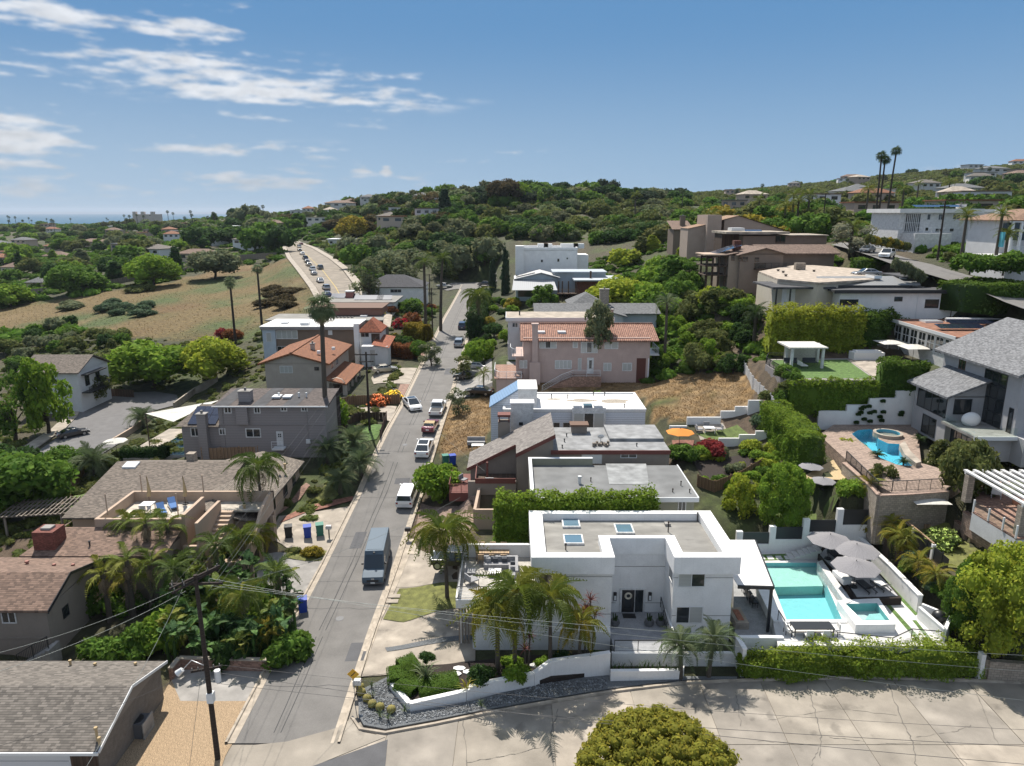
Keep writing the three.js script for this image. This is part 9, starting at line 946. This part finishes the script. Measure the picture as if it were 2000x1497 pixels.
scatter('hill_scrub',small,L.olive,9000,401,(r)=>{const a=(r()-0.42)*1.5,F=300+1000*Math.pow(r(),0.8),x=a*F;return x>-120&&!blocked(x,F)&&!(x<0&&F<530&&inside(FIELD,x,F))?[x,ground(x,F),F]:null;},[2.2,5.5],tone);scatter('plain_scrub',small,L.mid,4200,402,(r)=>{const F=200+1250*Math.pow(r(),1.2),x=-F*(0.16+0.68*r());return!inside(FIELD,x,F)&&!blocked(x,F)?[x,ground(x,F),F]:null;},[2,5],tone);scatter('slope_scrub',small,L.mid,2600,403,(r)=>{const F=72+170*r(),x=F*(0.1+0.66*r());const g=groundColour(x,F);return g[0]<0.2&&!blocked(x,F)&&!(F<104&&x>16)&&!(F<96)?[x,ground(x,F),F]:null;},[0.7,2.2],tone);scatter('verge_scrub',small,L.olive,1500,404,(r)=>{const F=66+150*r(),x=-20-r()*F*0.62;return F<150&&nearLine(CULDESAC,x,F)[0]<9||blocked(x,F)||inside(FIELD,x,F)?null:[x,ground(x,F),F];},[0.5,1.5],tone);
scatter('field_grass',tuft,pm([0.95,0.95,0.95]),5500,405,(r)=>{const F=150+260*Math.pow(r(),1.4),x=-F*(0.12+0.62*r());return inside(FIELD,x,F)?[x,ground(x,F),F]:null;},[0.2,0.5],ofGround);scatter('lot_grass',tuft,pm([0.95,0.95,0.95]),15000,406,(r)=>{const F=80+35*r(),x=-12+54*r();return LOTS.some((q)=>inside(q,x,F))&&groundColour(x,F)[0]>0.22?[x,ground(x,F),F]:null;},[0.1,0.26],ofGround);
// ---------------------------------------------------------------- yards on the left
sheet('gravel_lot',M.gravel,[[215,1497],[300,1390],[335,1330],[352,1372],[500,1372],[486,1400],[440,1480],[420,1540],[200,1560]],0.1,1);sheet('driveway',M.greyConcrete,[[335,1332],[352,1308],[524,1312],[502,1372],[352,1372]],0.1,1);sheet('driveway',M.paleConcrete,[[525,1052],[545,1010],[688,990],[640,1078],[560,1072]],0.1,1);sheet('dry_strip',M.lawnDry,[[560,1074],[640,1078],[626,1098],[560,1092]],0.13,1);sheet('driveway',M.greyConcrete,[[470,1100],[640,1078],[602,1160],[540,1160],[460,1150]],0.09,1);sheet('small_lawn',M.lawnDry,[[594,992],[640,945],[662,968],[652,978],[600,992]],0.14,1);sheet('brick_path',M.paverRed,[[556,1012],[600,990],[690,972],[690,980],[600,1003],[545,1025]],0.17,1);sheet('path',M.brickPale,[[540,1010],[575,985],[606,950],[598,945],[560,985]],0.12,1);sheet('paved_yard',M.paleConcrete,[[680,812],[700,795],[775,795],[764,825],[690,812]],0.12,1);sheet('driveway',M.paleConcrete,[[725,740],[745,720],[815,720],[800,752],[730,752]],0.13,1);sheet('brick_steps',M.brickPale,[[782,752],[800,752],[786,780],[770,780]],0.14,1);sheet('brick_path',M.brickPale,[[810,700],[845,660],[850,670],[828,705]],0.12,1);sheet('artificial_lawn',M.turf,[[660,848],[690,832],[752,832],[735,860],[690,872]],0.12,1);sheet('driveway',M.greyConcrete,[[880,780],[902,700],[960,700],[962,772]],0.12,1.5);sheet('lawn',M.lawn,[[92,1010],[165,955],[175,965],[130,1015]],0.1,1);
fence('brown slatted fence in front of the flower beds',[[652,800],[690,792],[782,790]].map(([x,y])=>onGround(x,y)),1.7,M.wood,{board:0.35});fence('rustic brown fence round the small artificial lawn',[[668,842],[700,822],[755,822],[742,862]].map(([x,y])=>onGround(x,y)),1.4,M.woodDark,{board:0.6});fence('pale timber fence along the back of the long roof house',[[395,897],[520,893],[610,893],[615,870]].map(([x,y])=>onGround(x,y)),1.6,M.woodPale,{board:0.45});fence('brown timber fence beside the wooden pergola',[[100,985],[160,935],[165,925]].map(([x,y])=>onGround(x,y)),1.7,M.wood,{board:0.5});fence('brown timber fence at the head of the cul-de-sac',[[160,778],[215,775],[262,778]].map(([x,y])=>onGround(x,y)),1.8,M.woodDark,{board:0.6});
barWall('brick_wall','low brick wall along the back of the gravel lot',[[335,1330],[352,1308],[528,1312]].map(([x,y])=>onGround(x,y)),0.3,1.0,M.brickPale,{capM:M.paleConcrete});barWall('cul_de_sac_wall','long low pale wall along the right side of the cul-de-sac',[[340,800],[380,770],[425,745]].map(([x,y])=>onGround(x,y)),0.3,1.3,M.paleConcrete);barWall('garden_wall','low tan wall on the street side of the green pool',[[222,868],[255,848],[300,815]].map(([x,y])=>onGround(x,y)),0.3,1.0,wallM.tan);barWall('field_fence','long grey fence along the far edge of the golden field',[[-20,588],[60,575],[180,565],[240,552],[330,540],[400,523],[440,508],[540,502]].map(([x,y])=>onGround(x,y)),0.3,2.2,M.woodGrey);
{const Y=1.9,P=XF([[288,888],[352,850],[360,850],[360,889]],Y);struct(new MB().slab(XF([[240,890],[330,838],[362,838],[362,893],[240,897]],Y),Y,1.5,P).build('pool_deck',M.paleConcrete));pool('green_pool','small green pool beside the grey clapboard house',P,Y,1.0,plaster([0.03,0.25,0.20]));parasol('pale parasol near the green pool',onY(228,885,Y),1.6,2.2,M.canvasWhite);const o=thing('shade_sail','cream triangular shade sail left of the grey clapboard house','shade sail',onY(330,850,Y)),b=onY(330,850,Y),c=[[284,808,98],[428,782,99],[338,824,92]].map(([x,y,F])=>onF(x,y,F)).map((p)=>p.map((v,i)=>v-b[i]));const mid=[0,1,2].map((k)=>(c[0][k]+c[1][k]+c[2][k])/3-(k===1?0.3:0));new MB().tri(c[0],c[1],mid).tri(c[1],c[2],mid).tri(c[2],c[0],mid).build('sail',M.canvasWhite,o);new MB().bar([c[0][0],-2,c[0][2]],c[0],0.12).build('post',M.woodDark,o);}
{const q=onY(85,1040,0.8),o=thing('wooden_pergola','weathered wooden lattice pergola behind the brown gable house','pergola',q,{turn:0.15});for(const[x,f]of[[-3,-1.2],[2.6,-1.2],[-3,2.4],[2.6,2.4]])box('post',M.woodGrey,o,x-0.1,x+0.1,-0.5,2.5,f-0.1,f+0.1);for(let k=0;k<4;k++)box('beam',M.woodGrey,o,-3.6,3.4,2.5,2.66,-1.4+k*1.35,-1.25+k*1.35);for(let k=0;k<15;k++)box('slat',M.woodGrey,o,-3.5+k*0.48,-3.38+k*0.48,2.662,2.76,-1.8,3.2);}
{const Y=5.6,q=onY(289,1002,Y),o=table('white covered table on the roof terrace',q,1.2,1.1,M.cushionWhite,{h:1.0,name:'terrace_table'});[[338,992,'blue lounger on the roof terrace nearest the stairs'],[316,1003,'flat blue lounger in the middle of the roof terrace']].forEach(([x,y,l])=>lounger(l,onY(x,y,Y),0.6,M.cushionBlue,{frame:M.plastic}));[[292,985,'left furled parasol on the roof terrace'],[362,985,'right furled parasol on the roof terrace']].forEach(([x,y,l])=>{const b=onY(x,y,Y),f=thing('furled_parasol',l,'parasol',b);new MB().tube([[0,0.9,0],[0.1,1.4,0],[0.05,3.0,0]],[0.22,0.2,0.03],8).build('canopy',M.canvasCream,f);new MB().cyl(0,0,3.1,0,0.03).build('pole',M.woodDark,f);new MB().cyl(0,0,0.1,0,0.3).build('base',M.darkMetal,f);});const d=onY(278,1005,Y);chair('white chair at the left of the roof terrace',d,0.5,M.cushionWhite);}
{const q=onY(270,1432,0.1),o=thing('air_conditioner','grey air conditioner unit beside the garage wall','air conditioner',q);new MB().box(-0.6,0.6,0,1.1,-0.6,0.6).build('casing',M.pot,o);new MB().cyl(0,1.1,1.14,0,0.48).build('fan_grille',M.black,o);box('screen',M.greyConcrete,o,0.7,0.78,0,1.2,-0.7,0.7);const dk=thing('red_deck','small red deck with furniture beside the taupe house','deck',onGround(918,955));new MB().box(-2.2,2,-0.5,0.5,-2.5,3.5).build('deck_floor',trim.red,dk);railing(dk,[[-2.2,0.5,3.4],[-2.2,0.5,-2.4],[1.9,0.5,-2.4]],1,{m:trim.red,vertical:true});const b=onGround(918,955);[[-0.8,0.6,'left'],[1,1.2,'right']].forEach(([x,f,s])=>chair('pale armchair on the '+s+' of the red deck',[b[0]+x,b[1]+0.5,b[2]+f],1,M.cushion,{w:0.8,name:'armchair'}));const s=onGround(930,868),st=thing('outdoor_sofa','grey outdoor sofa set below the blue shed roof','sofa',s);new MB().box(-1.2,1.2,0,0.45,-0.5,0.5).build('seat',M.cushion,st);new MB().box(-1.2,1.2,0.45,0.9,0.3,0.5).build('backrest',M.cushion,st);table('pale table beside the grey outdoor sofa',[s[0]+0.3,s[1],s[2]-2],1.6,0.9,M.cushionWhite,{h:0.6});const kt=onGround(873,780);}
// ---------------------------------------------------------------- far buildings
[['blue_building','long low bright blue building in the middle distance',330,12,868,944,459,[0.09,0.36,0.62],'flat',0.4],['hillside_house','white gabled house on the middle hill above the blue building',400,14,926,974,420,[0.62,0.66,0.70],'gx',3],['arched_house','white house with arched front on the plain left of the far road',560,14,428,455,442,[0.70,0.70,0.70],'flat',0],['hotel','pale hotel with small corner towers standing before the sea',1350,30,258,301,419,[0.48,0.43,0.40],'flat',0],['tan_wall_building','low tan building beside the top of the far road',430,12,445,545,486,[0.40,0.30,0.23],'flat',0],['white_hill_villa','small white villa between palms on the right hillside',215,9,1628,1700,446,[0.66,0.70,0.72],'flat',0],['yellow_house','small grey roofed house by the left end of the grey fence',330,8,50,82,552,[0.40,0.34,0.20],'hip',2.2],['grey_hip_house','grey hip roofed house behind the broad tree at the fence',345,10,190,228,536,[0.3,0.3,0.31],'hip',3],['cream_house','cream house with pale roof at the left edge of the plain',430,10,0,48,522,[0.55,0.5,0.42],'hip',2.5],['tan_house','tan gabled house in the trees of the plain',480,10,240,262,498,[0.44,0.33,0.25],'gx',3],['pale_ranch_house','long pale roofed house in the middle of the plain',430,10,370,440,496,[0.45,0.42,0.38],'hip',2.5],['pink_ranch_house','tan roofed ranch house behind the cream one',520,12,82,125,500,[0.5,0.42,0.36],'hip',3],['white_block','white flat building near the sea',950,16,210,248,442,[0.72,0.72,0.72],'flat',0],['orange_villa','small orange roofed villa on the slope below the ridge',480,12,738,768,426,[0.5,0.4,0.34],'hip',3],['ridge_villa','white villa on the left end of the ridge',620,12,566,590,411,[0.6,0.6,0.6],'flat',0],['tank_building','pale low building right of the street end pines',290,8,902,945,500,[0.55,0.46,0.36],'flat',0],['long_villa','long flat roofed villa on the middle hill',330,10,1195,1265,436,[0.42,0.37,0.34],'flat',0],['upper_villa','white villa under the right ridge',470,12,1755,1778,388,[0.66,0.67,0.68],'gx',3],['skyline_villa','tan villa on the right skyline',900,16,1905,1935,331,[0.45,0.38,0.32],'hip',4],['school','row of low white sheds beside the top of the far road',420,14,640,700,468,[0.55,0.57,0.58],'flat',0]].forEach(([n,l,f,d,a,b,y,c,k,rise])=>{const base=ground(xAt((a+b)/2,y,f),f),w=mat(c,0.9,{map:'wall',s:8}),roofM=k==='hip'||k==='gx'?(n==='orange_villa'?M.tileOrange:/tan|pink|cream/.test(n)?M.shBrown:M.shCool):mat(c.map((v)=>Math.min(0.7,v*1.15)),0.85),h=(EYE+ray(0,y)[1]*f/ray(0,y)[2])-base,nw=Math.max(2,Math.round((b-a)/14));const H=house(n,l,f,d,a,b,y,Math.min(base,base+h-3),{wall:w,roof:roofM,kind:k,rise,over:0.6,category:/building|hotel|sheds/.test(l)?'building':'house',wins:Array.from({length:nw},(_,i)=>{const p=a+(b-a)*(i+0.25)/nw,q=a+(b-a)*(i+0.65)/nw,ph=FOCAL/f;return[p,q,y+1.0*ph,y+2.4*ph];})});if(n==='hotel'){for(const p of[262,297,278])box('corner_tower',w,H,xAt(p-3,y,f),xAt(p+3,y,f),base,H.ye+5,f-1,f+6);}});
{const r=rng(808),cols=[[0.6,0.58,0.54],[0.42,0.34,0.28],[0.5,0.5,0.5],[0.34,0.27,0.22],[0.62,0.63,0.65]],rf=[M.shCool,M.shBrown,M.tanRoof,M.tileOrange,M.shPale];const wm=cols.map((c)=>mat(c,0.9));for(let i=0;i<78;i++){const z=i<26?[0,540,445,520,'roofed house among the trees of the coastal plain','coastal plain houses']:i<44?[575,900,392,445,'house among the trees below the left ridge','houses below the left ridge']:i<66?[1380,2000,352,432,'house among the palms of the far right hillside','houses on the far right hillside']:[1450,2000,322,345,'small house on the right skyline','houses on the right skyline'],q=onGround(z[0]+(z[1]-z[0])*r(),z[2]+(z[3]-z[2])*r()-(i>=66?0:0));if(blocked(q[0],q[2])||inside(FIELD,q[0],q[2]))continue;const w=5+r()*6,d=4+r()*3,h=4.4+r()*2.8,o=thing('distant_house',z[4],'house',q,{turn:(r()-0.5)*0.8,group:z[5]}),k=Math.floor(r()*5);box('wall',wm[k],o,-w,w,-3,h,-d,d);if(r()<0.6)hip(new MB(),-w-0.6,w+0.6,-d-0.6,d+0.6,h,h+2.2).build('roof',rf[Math.floor(r()*5)],o);else box('roof',rf[(k+2)%5],o,-w-0.5,w+0.5,h+0.002,h+0.35,-d-0.5,d+0.5);for(let j=0;j<3;j++)box('window',M.glass,o,-w+(j+0.25)*w*0.66,-w+(j+0.75)*w*0.66,h-2.2,h-0.8,-d-0.05,-d-0.002);}}
renderer.render(scene,camera);
